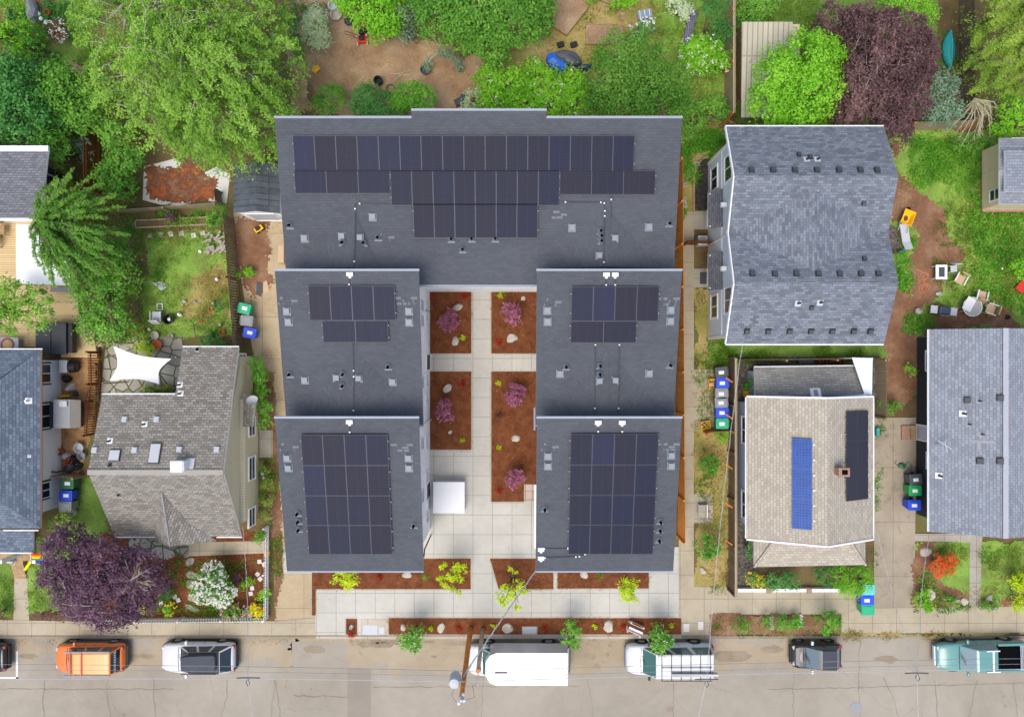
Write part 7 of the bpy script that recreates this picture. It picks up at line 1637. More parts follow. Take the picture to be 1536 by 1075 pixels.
m = MB(); m.lathe((q.x,q.y,.903),[(.42,0),(.42,.02)],20,0); m.lathe((q.x,q.y,.925),[(.3,0),(.3,.008)],18,1); m.lathe((q.x,q.y,.935),[(.18,0),(.18,.008)],16,2); tag(m.build('round_tray', [M['pot'],M['lgrey'],M['yellow']]), 'colourful round tray lying on the small grey table', 'tray')
# side yard of the white house
q = P(104,550,.5); t = thing('heat_pump', 'pale heat pump unit with a round black fan beside the white house', 'heat pump', (X(100),Y(550),0)); m = MB(); m.box(X(89,.8),Y(559,.8),.05,X(101,.8),Y(540,.8),.85); m.build('casing', M['lgrey'], t, bevel=.02)
m = MB(); m.tube([(X(101,.8)+.003,Y(549.5,.8),.48),(X(101,.8)+.4,Y(549.5,.8),.48)],[.4,.36],20); m.build('fan_housing', M['black'], t); m = MB(); m.tube([(X(101,.8)+.403,Y(549.5,.8),.48),(X(101,.8)+.42,Y(549.5,.8),.48)],.2,16); m.build('fan', M['dgrey'], t)
t = thing('storage_shed', 'low grey plastic storage shed with a two slope lid on wood chips', 'storage shed', (X(101),Y(621),.05)); m = MB(); m.box(X(83,.6),Y(640,.6),.05,X(119,.6),Y(602,.6),1.3); m.build('body', M['dgrey'], t, bevel=.02)
zl = 1.75; m = MB(); m.slab([P(80,642,1.75),P(105,642,1.55),P(105,599,1.55),P(80,599,1.75)],.06); m.build('lid', M['grey'], t)
m = MB(); m.slab([P(105.3,642,1.54),P(121,641,1.2),P(121,600,1.2),P(105.3,599,1.54)],.06); m.build('front_flap', plain('warm_grey_plastic','8a877e',.6), t)
m = MB(); c = P(94,605.5,1.72); m.rbox(c.x,c.y,1.68,.45,.35,.02); m.build('label_plate', M['lgrey'], t)
rr = random.Random(12)
for i,(a,b,w,l,h,mt,lab) in enumerate(((98,569,.6,.5,.5,'black','black plastic sack beside the heat pump'),(105,581,.5,.5,.45,'lgrey','pale blue grey sack above the storage shed'),(112,590,.35,.4,.4,'dgrey','dark sack at the corner of the storage shed'),(110,690,.6,.6,.45,'black','black sack pile in the junk corner'),(104,700,.7,.5,.35,'dgrey','dark sack pile at the rough fence'),(97,685,.5,.4,.35,'lgrey','pale sheet bundle in the junk corner'),(117,700,.4,.4,.35,'black','black sack nearest the beige house'))):
    q = P(a,b,.2); m = MB(); m.blob((0,0,0),(w/2,l/2,h),400+i,.35,2); o = m.build('sack', M[mt], org=(0,0,0)); o.location=(q.x,q.y,.05); tag(o,lab,'sack')
m = MB(); q = P(97,594,.3); m.rbox(q.x,q.y,.05,.7,.16,.4,.1); tag(m.build('tool_case', M['yellow'], bevel=.04), 'yellow tool case against the storage shed', 'case')
for a,b,r,mt,lab in ((120,671,.3,'lgrey','round grey tub on the wood chips'),(105,691,.22,'pot','terracotta pot in the junk corner'),(92,677,.2,'pot','brown pot against the white house'),(124,683,.25,'grey','grey bucket lid near the beige eave'),(110,768,.22,'lgrey','pale watering can below the grey bin')):
    q = P(a,b,.2); m = MB(); m.lathe((q.x,q.y,.05),[(r*.75,0),(r,.35),(r*1.05,.36),(r*.95,.37),(r*.7,.1)],16,0); tag(m.build('pot', M[mt]), lab, 'pot')
m = MB(); m.tube([P(74,703,1.0),P(76,707,1.0),P(85,708,.9),P(97,705,.6)],.05,6); tag(m.build('bent_pipe', M['black']), 'bent black pipe leaning on the white house', 'pipe')
# lawn furniture of the bungalow garden
simple_chair('pale grey garden chair on the lawn',235,474,PI,M['lgrey'],M['lgrey'])
q = P(254,479,.2); m = MB(); m.lathe((q.x,q.y,.02),[(.22,0),(.32,.38),(.34,.4),(.29,.4),(.2,.08)],18); tag(m.build('planter', M['black']), 'round black planter on the lawn', 'planter'); m = MB(); m.blob((q.x+.03,q.y,.3),(.12,.12,.1),3,.2,1); tag(m.build('white_ball', M['white']), 'white ball sitting in the black planter', 'ball')
q = P(239.5,460,.1); m = MB()
for dx,dy,w,l in ((-.17,0,.04,.42),(.17,0,.04,.42),(0,-.19,.3,.04),(0,.19,.3,.04)): m.box(q.x+dx-w/2,q.y+dy-l/2,.03,q.x+dx+w/2,q.y+dy+l/2,.1)
tag(m.build('empty_frame', M['white']), 'small square white frame lying on the lawn', 'frame')
m = MB(); m.slab([P(228,424,.06),P(242,436,.12),P(253,428,.06),P(243,422,.1)],.03); tag(m.build('folded_cloth', M['lgrey']), 'pale triangular cloth lying on the lawn', 'cloth')
for a,b,r,h,mt,lab in ((318,463,.16,.28,'pot','terracotta pot at the dry lawn edge'),(302,482,.09,.12,'red','tiny red pot on the dry grass'),(216,497,.14,.2,'pot','small clay pot below the lawn chair'),(234,503,.26,.25,'rock','round stone bowl at the lawn foot'),(238,517,.3,.3,'pot','large terracotta bowl at the patio edge'),(258,504,.15,.2,'grey','small grey pot at the lawn foot'),(335,498,.16,.25,'pot','terracotta pot at the right patio corner'),(318,503,.14,.22,'dgrey','dark pot among the patio plants')):
    q = P(a,b,.1); m = MB(); m.lathe((q.x,q.y,.04),[(r*.7,0),(r,h),(r*.86,h),(r*.6,h*.5)],14); tag(m.build('plant_pot', M[mt]), lab, 'plant pot', 'pots around the bungalow lawn')
for i,(a,b,h,mt,lab) in enumerate(((271,472,.45,'white','small white garden ornament on the dry lawn'),(277,452,.3,'lgrey','pale bird ornament on the lawn'),(326,419,.35,'white','white ornament near the right lawn edge'),(300,377,.15,'white','white ball near the lawn pavers'),(224,494,.25,'white','white stone at the bed corner'),(331,487,.35,'rock','pale stacked stone at the patio'),(321,455,.4,'lgrey','pale ornament above the terracotta pot'),(292,453,.12,'grey','grey stone on the lawn'))):
    q = P(a,b,.1); m = MB(); m.blob((q.x,q.y,.03+h*.35),(.13,.12,h*.45),500+i,.3,1); m.blob((q.x+.04,q.y+.03,.03+h*.85),(.07,.07,.08),520+i,.1,1); tag(m.build('ornament', M[mt]), lab, 'ornament')
m = MB(); m.tube([P(285,480,.02),P(291,487,1.2),P(293,505,1.3)],.02,5); tag(m.build('plant_hook', M['dgrey']), 'thin bent plant hook on the dry lawn', 'hook')
# raised bed and logs
t = thing('raised_bed', 'long narrow weathered raised bed above the paver row', 'raised bed', (X(255),Y(333),0)); m = MB(); q0,q1 = P(203,336,.35),P(310,331,.35); d=(q1-q0).normalized(); n=Vector((-d.y,d.x,0))
for s in (-.22,.22): m.obb((q0+q1)/2+n*s-Vector((0,0,.175)),(d,n,(0,0,1)),((q1-q0).length/2,.03,.18))
for e in (q0,q1): m.obb(e-Vector((0,0,.175)),(d,n,(0,0,1)),(.03,.19,.178))
m.build('timber_frame', M['fence_tan'], t); m = MB(); m.obb((q0+q1)/2-Vector((0,0,.2)),(d,n,(0,0,1)),((q1-q0).length/2-.04,.185,.12)); m.build('soil', M['soil'], t)
scatter('bed_plants', [(205,332),(310,327),(310,336),(205,341)], G['olive'], 700, .12, .5, .25, seed=61, zb=.3, wob=0)
shrub('leafy_shrub','purple leaved plant in the narrow raised bed',[(257,327,7,.7,.4)],G['purple'],cat='shrub',seed=62)
rr = random.Random(2)
for i in range(24):
    q = P(311+rr.uniform(0,28),352+rr.uniform(0,26),.1); a = rr.uniform(.2,1.3)*(1 if i%3 else -1); l = rr.uniform(.16,.36); z = .1+.09*(i%3)
    m = MB(); m.tube([q+Vector((-math.cos(a)*l,-math.sin(a)*l,z-q.z)),q+Vector((math.cos(a)*l,math.sin(a)*l,z-q.z+.03))],rr.uniform(.05,.08),7); tag(m.build('log', M['grey_bark']), 'split log lying in the pile at the lawn corner', 'log', 'logs of the pile at the lawn corner')
t = thing('mossy_bench', 'weathered plank stack lying beside the upper left tree', 'timber stack', (X(108),Y(98),0)); m = MB()
for i in range(2):
    a,b = P(98-i*4,90+i*5,.5),P(124-i*2,105+i*5,.5); d=(b-a).normalized(); m.obb((a+b)/2-Vector((0,0,.2-.1*i)),(d,(-d.y,d.x,0),(0,0,1)),((b-a).length/2,.13,.1))
m.build('plank', M['wood'], t)
t = thing('garden_tarp_heap', 'grey tarpaulin heap with white bags at the top left corner', 'tarp', (X(46),Y(18),0)); m = MB(); q = P(46,16,.4); m.blob((q.x,q.y,.3),(.35,.75,.5),71,.3,2); m.build('sheet', M['grey'], t)
for a,b,r in ((56,20,.2),(60,27,.16),(68,33,.18)): q = P(a,b,.3); m = MB(); m.blob((q.x,q.y,.2),(r,r,r),72,.3,1); m.build('white_bag', M['white'], t)
q = P(70,18,.3); m = MB(); m.lathe((q.x,q.y,0),[(.17,0),(.19,.3),(.16,.3),(.14,.1)],14); tag(m.build('plant_pot', M['pot']), 'orange pot beside the grey tarpaulin heap', 'plant pot')
shrub('leafy_shrub','small white flowering shrub left of the huge tree',[(88,45,14,.9,.6),(92,55,10,.7,.5)],G['brown'],flowers=G['white'],fl=.1,fn=60,seed=63)
# driveway bits
t = thing('toy_car', 'small yellow and black ride on toy on the driveway', 'toy', (X(390),Y(344),.03), .6); m = MB(); m.rbox(0,0,.1,.55,.32,.18); m.build('body', M['yellow'], t, world=False, bevel=.04); m = MB(); m.rbox(-.02,0,.283,.3,.22,.14); m.build('seat', M['black'], t, world=False, bevel=.03)
for sx in (-.17,.17):
    for sy in (-.17,.17): m = MB(); m.tube([(sx,sy-.03,.09),(sx,sy+.03,.09)],.09,10); m.build('wheel', M['rubber'], t, world=False)
m = MB(); m.slab([P(384,442,.06),P(391,444,.06),P(395,425,.08),P(385,423,.08)],.03); tag(m.build('dark_mat', M['dgrey']), 'dark mat lying on the cracked driveway', 'mat')
m = MB(); m.slab([P(395,440,.05),P(404,437,.05),P(400,420,.07),P(394,424,.07)],.03); tag(m.build('cardboard', M['tan']), 'flattened cardboard beside the dark mat', 'cardboard')
t = thing('downspout_board', 'tan board leaning at the townhouse driveway wall', 'board', (X(422),Y(382),.03)); m = MB(); m.box(X(418.5,1),Y(395,1),.03,X(427,1),Y(369,1),1.2); m.build('panel', M['tan'], t)
m = MB(); q = P(393,710,.3); m.blob((q.x,q.y,.2),(.12,.16,.2),77,.3,1); m.blob((q.x+.05,q.y-.25,.15),(.1,.1,.14),78,.3,1); tag(m.build('garden_statue', M['lgrey']), 'small grey statue in the weeds beside the driveway', 'statue')
q = P(400,831,.3); m = MB(); m.blob((q.x,q.y,.2),(.2,.22,.22),79,.2,1); tag(m.build('yellow_pot', M['yellow']), 'yellow round pot against the picket fence', 'plant pot')
m = MB(); q = P(393,909,.3); m.lathe((q.x,q.y,.1),[(.15,0),(.2,.3),(.17,.3),(.12,.08)],14); tag(m.build('plant_pot', M['lgrey']), 'pale pot in the picket fence corner', 'plant pot')
# ------------------------------------------------------------------ central back garden
t = thing('lawn_mower', 'red and black lawn mower on the bark yard', 'lawn mower', (X(544),Y(61),.03), .12)
m = MB(); m.loft([[(-.3,-.26,.1),(.3,-.26,.1),(.34,0,.1),(.3,.24,.1),(-.3,.24,.1)],[(-.26,-.22,.27),(.26,-.22,.27),(.3,0,.27),(.26,.2,.27),(-.26,.2,.27)]]); m.build('deck', M['red'], t, world=False)
m = MB(); m.rbox(0,.0,.273,.32,.3,.2); m.build('engine', M['black'], t, world=False, bevel=.04)
for sx in (-.3,.3):
    for sy in (-.26,.24): m = MB(); m.tube([(sx-.03,sy,.12),(sx+.03,sy,.12)],.12,12); m.build('wheel', M['lgrey'], t, world=False)
m = MB(); m.tube([(-.22,.22,.25),(-.75,.3,.75),(-.9,.32,.85)],.018,5); m.tube([(-.22,.05,.25),(-.75,.12,.75),(-.9,.14,.85),(-.9,.32,.85)],.018,5); m.build('handle', M['dgrey'], t, world=False)
m = MB(); m.rbox(.05,.42,.12,.4,.34,.34); m.build('grass_bag', M['black'], t, world=False, bevel=.06)
for a,b,r,h,mt,lab in ((500,10,.32,.4,'lgrey','pale round planter at the top of the bark yard'),(522,33,.24,.3,'dgrey','grey tyre planter left of the bright tree'),(504,22,.38,.25,'rock','round stone planter with greenery'),(568,123,.28,.55,'black','black compost tub above the roof edge shrubs'),(547,47,.18,.2,'rubber','small dark pot behind the lawnmower')):
    q = P(a,b,.2); m = MB(); m.lathe((q.x,q.y,.03),[(r*.8,0),(r,h*.6),(r*.95,h),(r*.72,h),(r*.6,h*.4)],18); tag(m.build('planter', M[mt]), lab, 'planter')
m = MB(); q = P(585,131,.3); m.tube([(q.x+.25*math.cos(i*.4),q.y+.25*math.sin(i*.4),.1) for i in range(13)],.035,6); tag(m.build('rubber_ring', M['dgrey']), 'dark ring lying between the roof edge shrubs', 'ring')
t = thing('drooping_conifer', 'bent weeping conifer in a dark pot on the bark yard', 'potted tree', (X(638),Y(105),.03)); q = P(638,106,.2); m = MB(); m.lathe((q.x,q.y,.03),[(.24,0),(.3,.35),(.32,.36),(.26,.36),(.22,.2)],16); m.build('pot', M['dgrey'], t)
arc = [P(641,100,.4),P(646,88,.9),P(656,80,1.1),P(668,80,1.1),P(680,86,.9),P(688,97,.6),P(691,104,.4)]; m = MB(); m.tube(arc,[.05,.045,.04,.04,.03,.025,.015],6); m.build('trunk', M['pale_bark'], t)
rng = np.random.default_rng(3); cs = [np.array(P(641+rng.normal()*3,97+rng.normal()*5,.6+rng.normal()*.1)) for i in range(260)]
for i in range(700): k = rng.uniform(2,6); a = arc[int(k)].lerp(arc[min(int(k)+1,6)],k%1); cs.append(np.array(a)+rng.normal(size=3)*.13)
cs = np.array(cs); leaf_obj('foliage', leaf_arrays(cs, rng.normal(size=cs.shape)*.5+np.array((0,0,.8)), .13, .4, rng), G['grey'], t)
t = thing('toy_truck', 'small yellow toy beside the huge tree on the bark yard', 'toy', (X(476),Y(106),.03), .8); m = MB(); m.loft([[(-.2,-.12,.05),(.2,-.12,.05),(.2,.12,.05),(-.2,.12,.05)],[(-.24,-.15,.22),(.24,-.15,.22),(.24,.15,.22),(-.24,.15,.22)],[(-.2,-.1,.22),(.2,-.1,.22),(.2,.1,.22),(-.2,.1,.22)],[(-.16,-.08,.1),(.16,-.08,.1),(.16,.08,.1),(-.16,.08,.1)]]); m.build('body', M['yellow'], t, world=False)
def planter_box(lab, pts, h, fillmat='chips'):
    q = [P(a,b,h) for a,b in pts]; c = sum(q,Vector())/4; t = thing('planter_box', lab, 'raised bed', (c.x,c.y,0)); m = MB()
    for i in range(4):
        a,b = q[i],q[(i+1)%4]; d=(b-a).normalized(); m.obb((a+b)/2-Vector((0,0,h/2)),(d,(-d.y,d.x,0),(0,0,1)),((b-a).length/2+(.03 if i%2 else -.03),.03,h/2))
    m.build('timber_frame', M['wood'], t); m = MB(); m.prism(ccw([((p.x-c.x)*.985+c.x,(p.y-c.y)*.98+c.y) for p in q]),.02,h-.06); m.build('soil', M[fillmat], t)
planter_box('rectangular timber bed with bare soil in the dry garden', [(880,65),(937,66),(936,37),(880,36)], .25)
planter_box('slanted timber bed at the top edge of the dry garden', [(828,38),(850,52),(882,10),(838,-25)], .25)
for i,(a,b) in enumerate(((886,42),(901,43),(912,41),(888,58),(902,60),(915,45))): tuft(('first','second','third','fourth','fifth','sixth')[i]+' seedling in the rectangular timber bed',a,b,'grey',.1,14,600+i,.12,.4,.1,'seedlings in the timber bed')
for i,(a,b) in enumerate(((843,10),(856,20),(868,6))): tuft(('left','middle','right')[i]+' seedling in the slanted timber bed',a,b,'pale',.14,20,610+i,.14,.4,.1,'seedlings in the slanted bed')
t = thing('tarp_heap', 'blue and grey tarpaulin heap in the flowering hedge', 'tarp', (X(850),Y(92),0)); m = MB(); q = P(836,95,.3); m.blob((q.x,q.y,.25),(.55,.6,.35),81,.4,2); m.build('blue_sheet', M['blue_tarp'], t)
q = P(852,90,.4); m = MB(); m.blob((q.x,q.y,.35),(.75,.5,.4),82,.45,3); m.build('grey_sheet', plain('black_sheet','55585f',.5,.5,0,.2,6), t); q = P(872,101,.3); m = MB(); m.blob((q.x,q.y,.2),(.55,.22,.25),83,.45,2); m.build('dark_sheet', plain('navy_sheet','33415a',.5,.5,0,.2,6), t)
for a,b,lab in ((841,67,'left upturned dark crate behind the tarpaulin'),(861,67,'right upturned dark crate behind the tarpaulin')):
    q = P(a,b,.2); m = MB(); m.rbox(q.x,q.y,.03,.42,.3,.25,.3); tag(m.build('dark_crate', M['black'], bevel=.02), lab, 'crate')
t = thing('cold_frame', 'small paned cold frame in the dry garden', 'cold frame', (X(967),Y(22),0)); m = MB(); q = P(967,22,.3); m.rbox(q.x,q.y,.02,.85,.5,.3,.15); m.build('box', M['wood'], t); m = MB(); m.rbox(q.x,q.y,.323,.9,.55,.03,.15); m.build('glazing', plain('cold_glass','7d8f9c',.15,.5), t)
m = MB()
for k in (-.3,0,.3): m.rbox(q.x+k*math.cos(.15),q.y+k*math.sin(.15),.356,.03,.55,.02,.15)
m.build('bars', M['white'], t)
q = P(933,25,.15); m = MB(); m.lathe((q.x,q.y,.02),[(.15,0),(.25,.16),(.21,.16),(.1,.05)],16); tag(m.build('bowl', M['wood']), 'shallow brown bowl near the cold frame', 'bowl')
m = MB(); q = [P(1021,72,.35),P(1031,73,.35),P(1047,17,.4),P(1036,16,.4)]; m.slab(q,.03); tag(m.build('tin_sheet', bricky('purple_grey_tin','77748a','85829a','55526a',.12,30,.03,0)), 'long ribbed grey tin sheet on the lawn', 'tin sheet')
m = MB(); q = P(1026,62,.3); m.blob((q.x,q.y,.2),(.14,.3,.15),84,.4,1); tag(m.build('white_cloth', M['white']), 'white cloth at the lower end of the tin sheet', 'cloth')
m = MB(); q = P(1066,75,1.9); m.tube([(q.x,q.y,.0),(q.x,q.y,1.85)],.02,5); m.rbox(q.x,q.y,1.7,.16,.3,.3,.2); tag(m.build('feeder', M['red']), 'red bird feeder above the rose bush', 'feeder')
for i,(a,b,l,lab) in enumerate(((648,55,1.6,'thin pale stick lying on the bark yard'),(600,112,1.2,'pale branch in the twig pile'),(608,108,1.0,'second pale branch in the twig pile'),(596,118,1.0,'lowest pale branch in the twig pile'))):
    q = P(a,b,.05); an = -.9 if i==0 else .4*i-.5; m = MB(); m.tube([q+Vector((-math.cos(an)*l/2,-math.sin(an)*l/2,.03)),q+Vector((math.cos(an)*l/2,math.sin(an)*l/2,.05))],.025,5); tag(m.build('stick', M['pale_bark']), lab, 'stick')
m = MB(); m.box(X(461),Y(158),0,X(469),Y(131),1.3); tag(m.build('wooden_post_board', M['wood']), 'upright weathered board between huge tree and roof', 'board')
m = MB(); q = P(688,152,.3); m.rbox(q.x,q.y,.02,.5,.4,.3,.4); m.rbox(q.x+.3,q.y+.3,.02,.4,.3,.25,.1); tag(m.build('dark_box', M['dgrey']), 'dark boxes at the roof edge by the pale shrub', 'box')
# ------------------------------------------------------------------ east gardens
t = thing('canoe', 'teal canoe lying upside down beside the conifer', 'canoe', (X(1426),Y(73),0), 0); q = P(1426,73,.3); m = MB(); rings = []
for k in range(13):
    u = -1+k/6; w = .42*(1-abs(u)**2.4)+.012; hh = .42*(1-.25*abs(u)**2); y = q.y+u*1.15; rings.append([(q.x-w,y,.03),(q.x-w*.85,y,hh*.6),(q.x-w*.35,y,hh),(q.x,y,hh*1.06),(q.x+w*.35,y,hh),(q.x+w*.85,y,hh*.6),(q.x+w,y,.03)])
m.loft(rings); m.build('hull', plain('teal_hull','2aa3a0',.35,.5,0,.06), t, smooth=True); m = MB(); m.tube([(q.x,q.y+u,.03+.42*(1-.25*abs(u/1.15)**2)*1.06) for u in (-1.1,-.6,0,.6,1.1)],.03,6); m.build('keel', plain('pale_teal','5fc0ba',.4), t)
t = thing('wheelbarrow', 'yellow wheelbarrow beside the pale blue house', 'wheelbarrow', (X(1354),Y(330),.03), 1.2); m = MB()
m.loft([[(-.25,-.22,.28),(.3,-.22,.28),(.3,.22,.28),(-.25,.22,.28)],[(-.42,-.36,.62),(.5,-.36,.62),(.5,.36,.62),(-.42,.36,.62)],[(-.38,-.32,.62),(.46,-.32,.62),(.46,.32,.62),(-.38,.32,.62)],[(-.22,-.2,.34),(.27,-.2,.34),(.27,.2,.34),(-.22,.2,.34)]]); m.build('tray', M['yellow'], t, world=False)
m = MB(); m.blob((0,0,.36),(.2,.16,.12),5,.3,1); m.build('load', M['rust'], t, world=False)
for s in (-1,1): m = MB(); m.tube([(.55,s*.08,.25),(-.2,s*.24,.3),(-.9,s*.3,.6)],.025,6); m.build('handle', M['lgrey'], t, world=False); m = MB(); m.tube([(-.25,s*.24,.3),(-.3,s*.26,0)],.02,6); m.build('leg', M['lgrey'], t, world=False)
m = MB(); m.tube([(.62,-.05,.18),(.62,.05,.18)],.18,14); m.build('wheel', M['rubber'], t, world=False)
m = MB(); q = [P(1332,372,.05),P(1345,378,.05),P(1350,345,.05),P(1333,338,.05)]
sheet('gravel_pad', [(1328,334),(1347,342),(1352,378),(1330,382)], M['gravel'])
t = thing('lounger', 'pale grey sun lounger with a blue frame on gravel', 'sun lounger', (X(1353),Y(355),.05), -1.42); m = MB(); m.rbox(-.15,0,.3,1.2,.5,.06); m.obb((.6,0,.42),((.9,0,.4),(0,1,0),(-.4,0,.9)),(.3,.25,.03)); m.build('seat', M['lgrey'], t, world=False)
for sx in (-.65,.4):
    for sy in (-.2,.2): m = MB(); m.tube([(sx,sy,0),(sx,sy,.3)],.02,6); m.build('leg', M['blue_tarp'], t, world=False)
m = MB(); m.slab([P(1347,378,.2),P(1353,379,.2),P(1366,373,.3),P(1360,372,.3)],.03); tag(m.build('blue_board', M['blue_tarp']), 'blue and white board at the foot of the lounger', 'board')
# fire table, chairs, round table, grill
t = thing('fire_table', 'white square table with a dark centre on the grass', 'table', (X(1412),Y(408),.03)); q = P(1412,408,.5); m = MB(); m.rbox(q.x,q.y,.48,.72,.9,.06); m.build('tabletop', M['white'], t, bevel=.02); m = MB(); m.rbox(q.x,q.y,.543,.36,.6,.01); m.build('centre_panel', M['dgrey'], t)
for sx in (-.3,.3):
    for sy in (-.38,.38): m = MB(); m.rbox(q.x+sx,q.y+sy,.03,.06,.06,.447); m.build('leg', M['white'], t)
simple_chair('small white stool chair right of the square table',1430,403,.1,M['white'],M['lgrey'],.03,False,w=.4)
ck = simple_chair('tan cushioned chair tipped beside the square table',1439,419,-.5,M['white'],M['tan'],.03,True,w=.56)
simple_chair('tan cushioned chair above the round table',1471,443,2.9,M['white'],M['tan'],.03)
simple_chair('tan cushioned chair right of the round table',1485,464,-1.9,M['white'],M['tan'],.03)
t = thing('folding_chair', 'white slatted folding chair lying against the round table', 'chair', (X(1478),Y(462),.03), .5); m = MB()
for i in range(5): m.rbox(0,-.2+i*.1,.4,.4,.06,.03)
m.build('seat', M['white'], t, world=False)
for s in (-1,1): m = MB(); m.tube([(s*.22,-.3,0),(s*.22,.3,.75)],.02,6); m.build('leg', M['white'], t, world=False)
t = thing('round_table', 'round glass topped white garden table', 'table', (X(1459),Y(460),.03)); q = P(1459,460,.7); m = MB(); m.lathe((q.x,q.y,.68),[(.6,0),(.6,.03),(.56,.03),(.56,0)],28,0,False); 
for a in (0,PI/2): m.obb((q.x,q.y,.69),((math.cos(a+.6),math.sin(a+.6),0),(-math.sin(a+.6),math.cos(a+.6),0),(0,0,1)),(.57,.015,.008))
m.build('rim', M['white'], t); m = MB(); m.lathe((q.x,q.y,.7),[(.558,0),(.558,.01)],28); m.build('tabletop', plain('frosted_glass','a7aaa0',.2,.5), t)
for a in range(4): m = MB(); m.tube([(q.x+.45*math.cos(a*1.57+.6),q.y+.45*math.sin(a*1.57+.6),.03),(q.x+.4*math.cos(a*1.57+.6),q.y+.4*math.sin(a*1.57+.6),.68)],.02,6); m.build('leg', M['white'], t)
q = P(1454,456,.75); m = MB(); m.rbox(q.x,q.y,.735,.55,.85,.02,-.5); tag(m.build('white_board', M['white']), 'white sheet lying on the round garden table', 'board')
t = thing('grill', 'silver and black gas grill above the charcoal sided house', 'grill', (X(1404),Y(467),.03), -.12); m = MB(); m.rbox(0,0,.1,.75,.5,.65); m.build('cart', M['dgrey'], t, world=False); m = MB(); m.rbox(.02,0,.753,.7,.5,.22); m.build('lid', plain('grill_lid','3a4150',.35,.5), t, world=False, bevel=.08)
for s in (-1,1): m = MB(); m.rbox(s*.6,0,.78,.42,.48,.04); m.build('side_shelf', M['lgrey'], t, world=False)
m = MB(); m.tube([(-.25,-.3,.85),(.3,-.3,.85)],.02,6); m.build('handle', M['chrome'], t, world=False)
q = P(1378,466,.2); m = MB(); m.blob((q.x,q.y,.15),(.24,.2,.22),91,.4,2); m.blob((q.x+.2,q.y-.02,.12),(.14,.12,.16),92,.4,1); tag(m.build('stone_heap', M['rock']), 'pale ornament heap left of the grill', 'ornament')
m = MB(); pts = []
for i in range(150): a = i*.35; r = .22+.1*math.sin(i*.13)+.06*math.sin(i*.7); c = P(1385+2.5*math.sin(i*.05), 432-16*(1 if i>85 else 0)*min(1,(i-85)/12), .06); pts.append((c.x+r*math.cos(a), c.y+r*math.sin(a), .06+.002*(i%20)))
m.tube(pts,.012,5); m.tube([pts[-1],tuple(P(1388,410,.06)),tuple(P(1376,404,.06))],.018,5); tag(m.build('garden_hose', plain('salmon_hose','d98a66',.5)), 'coiled salmon pink garden hose on the dirt', 'hose')
for i,(a,b,c_,d_,lab) in enumerate(((1416,422,1422,438,'left thin stick lying below the square table'),(1422,422,1427,440,'right thin stick lying below the square table'))): m = MB(); m.tube([P(a,b,.05),P(c_,d_,.05)],.03,5); tag(m.build('stick', M['wood']), lab, 'stick')
for a,b,w,l,mt,lab in ((1408,441,.4,.28,'lgrey','pale lump in the grass above the grill'),(1512,475,.4,.35,'black','black bucket lid in the weeds at the right'),(1503,403,.14,.22,'white','small white post stone in the grass')):
    q = P(a,b,.1); m = MB(); m.blob((q.x,q.y,.08),(w/2,l/2,.14),95+int(a)%7,.3,1); tag(m.build('garden_lump', M[mt]), lab, 'stone')
t = thing('red_chair', 'red plastic lounge chair at the right edge of the grass', 'chair', (X(1529),Y(429),.03), -.7); m = MB(); m.obb((0,-.1,.3),((1,0,0),(0,1,0),(0,0,1)),(.28,.35,.03)); m.obb((0,.4,.5),((1,0,0),(0,.8,.6),(0,-.6,.8)),(.28,.28,.03)); m.build('seat', M['red'], t, world=False)
for sx in (-.24,.24):
    for sy in (-.4,.2): m = MB(); m.tube([(sx,sy,0),(sx,sy,.28)],.025,6); m.build('leg', M['red'], t, world=False)
t = thing('air_conditioner', 'square grey air conditioner beside the pale blue house', 'air conditioner', (X(1053.5),Y(361),.03)); m = MB(); m.rbox(X(1053.5,.6),Y(361,.6),.03,.6,.6,.7); m.build('casing', M['rock'], t, bevel=.02); m = MB(); m.lathe((X(1053.5,.6),Y(361,.6),.733),[(.24,0),(.24,.02)],18); m.build('fan_grille', M['grey'], t)
m = MB(); q = P(1055,417,.05); m.rbox(q.x,q.y,.04,.42,.75,.02); tag(m.build('doormat', M['dgrey']), 'dark doormat on the lower doorstep slab', 'doormat')
for i,(a,b) in enumerate(((1044,246),(1042,256),(1030,264),(1028,278),(1026,299),(1027,308))):
    q = P(a,b,.03); m = MB(); m.rbox(q.x,q.y,.05,.35,.3,.04,.3*i); tag(m.build('paver', M['path'], bevel=.01), ('first','second','third','fourth','fifth','sixth')[i]+' tan paver from the top on the dirt path', 'paver', 'tan pavers on the dirt path')
m = MB(); pp = [(1040,316),(1040,262),(1045,248),(1052,240),(1060,236)]; 
for (a,b),(c_,d_) in zip(pp,pp[1:]): p,q = P(a,b,0),P(c_,d_,0); d=(q-p).normalized(); m.obb((p+q)/2+Vector((0,0,.1)),(d,(-d.y,d.x,0),(0,0,1)),((q-p).length/2+.03,.05,.1))
tag(m.build('timber_edging', M['wood']), 'curved pale timber edging round the dark gravel bed', 'edging')
t = thing('garden_bench', 'white metal bench frame standing on the concrete pad', 'bench', (X(1056),Y(765),.05)); m = MB(); m.box(X(1047,.4),Y(775,.4),.42,X(1061,.4),Y(757,.4),.45); m.build('seat', M['path'], t)
m = MB(); m.tube([P(1061,775,.05),P(1061,775,.7),P(1061,757,.7),P(1061,757,.05)],.03,6); m.build('backrest', M['white'], t)
for px in (1048,): m = MB(); m.tube([P(px,775,.05),P(px,775,.42)],.02,6); m.build('leg', M['white'], t); m = MB(); m.tube([P(px,757,.05),P(px,757,.42)],.02,6); m.build('leg', M['white'], t)
t = thing('awning', 'white fabric awning at the rear corner of the tan roof bungalow', 'awning', (X(1294),Y(565),0)); m = MB(); m.slab([P(1297,592,2.7),P(1308,592,2.6),P(1309,537,2.3),P(1278,536,2.2)],.03); m.build('cloth', plain('awning_cloth','e4ebf2',.8,.2,0,.02), t)
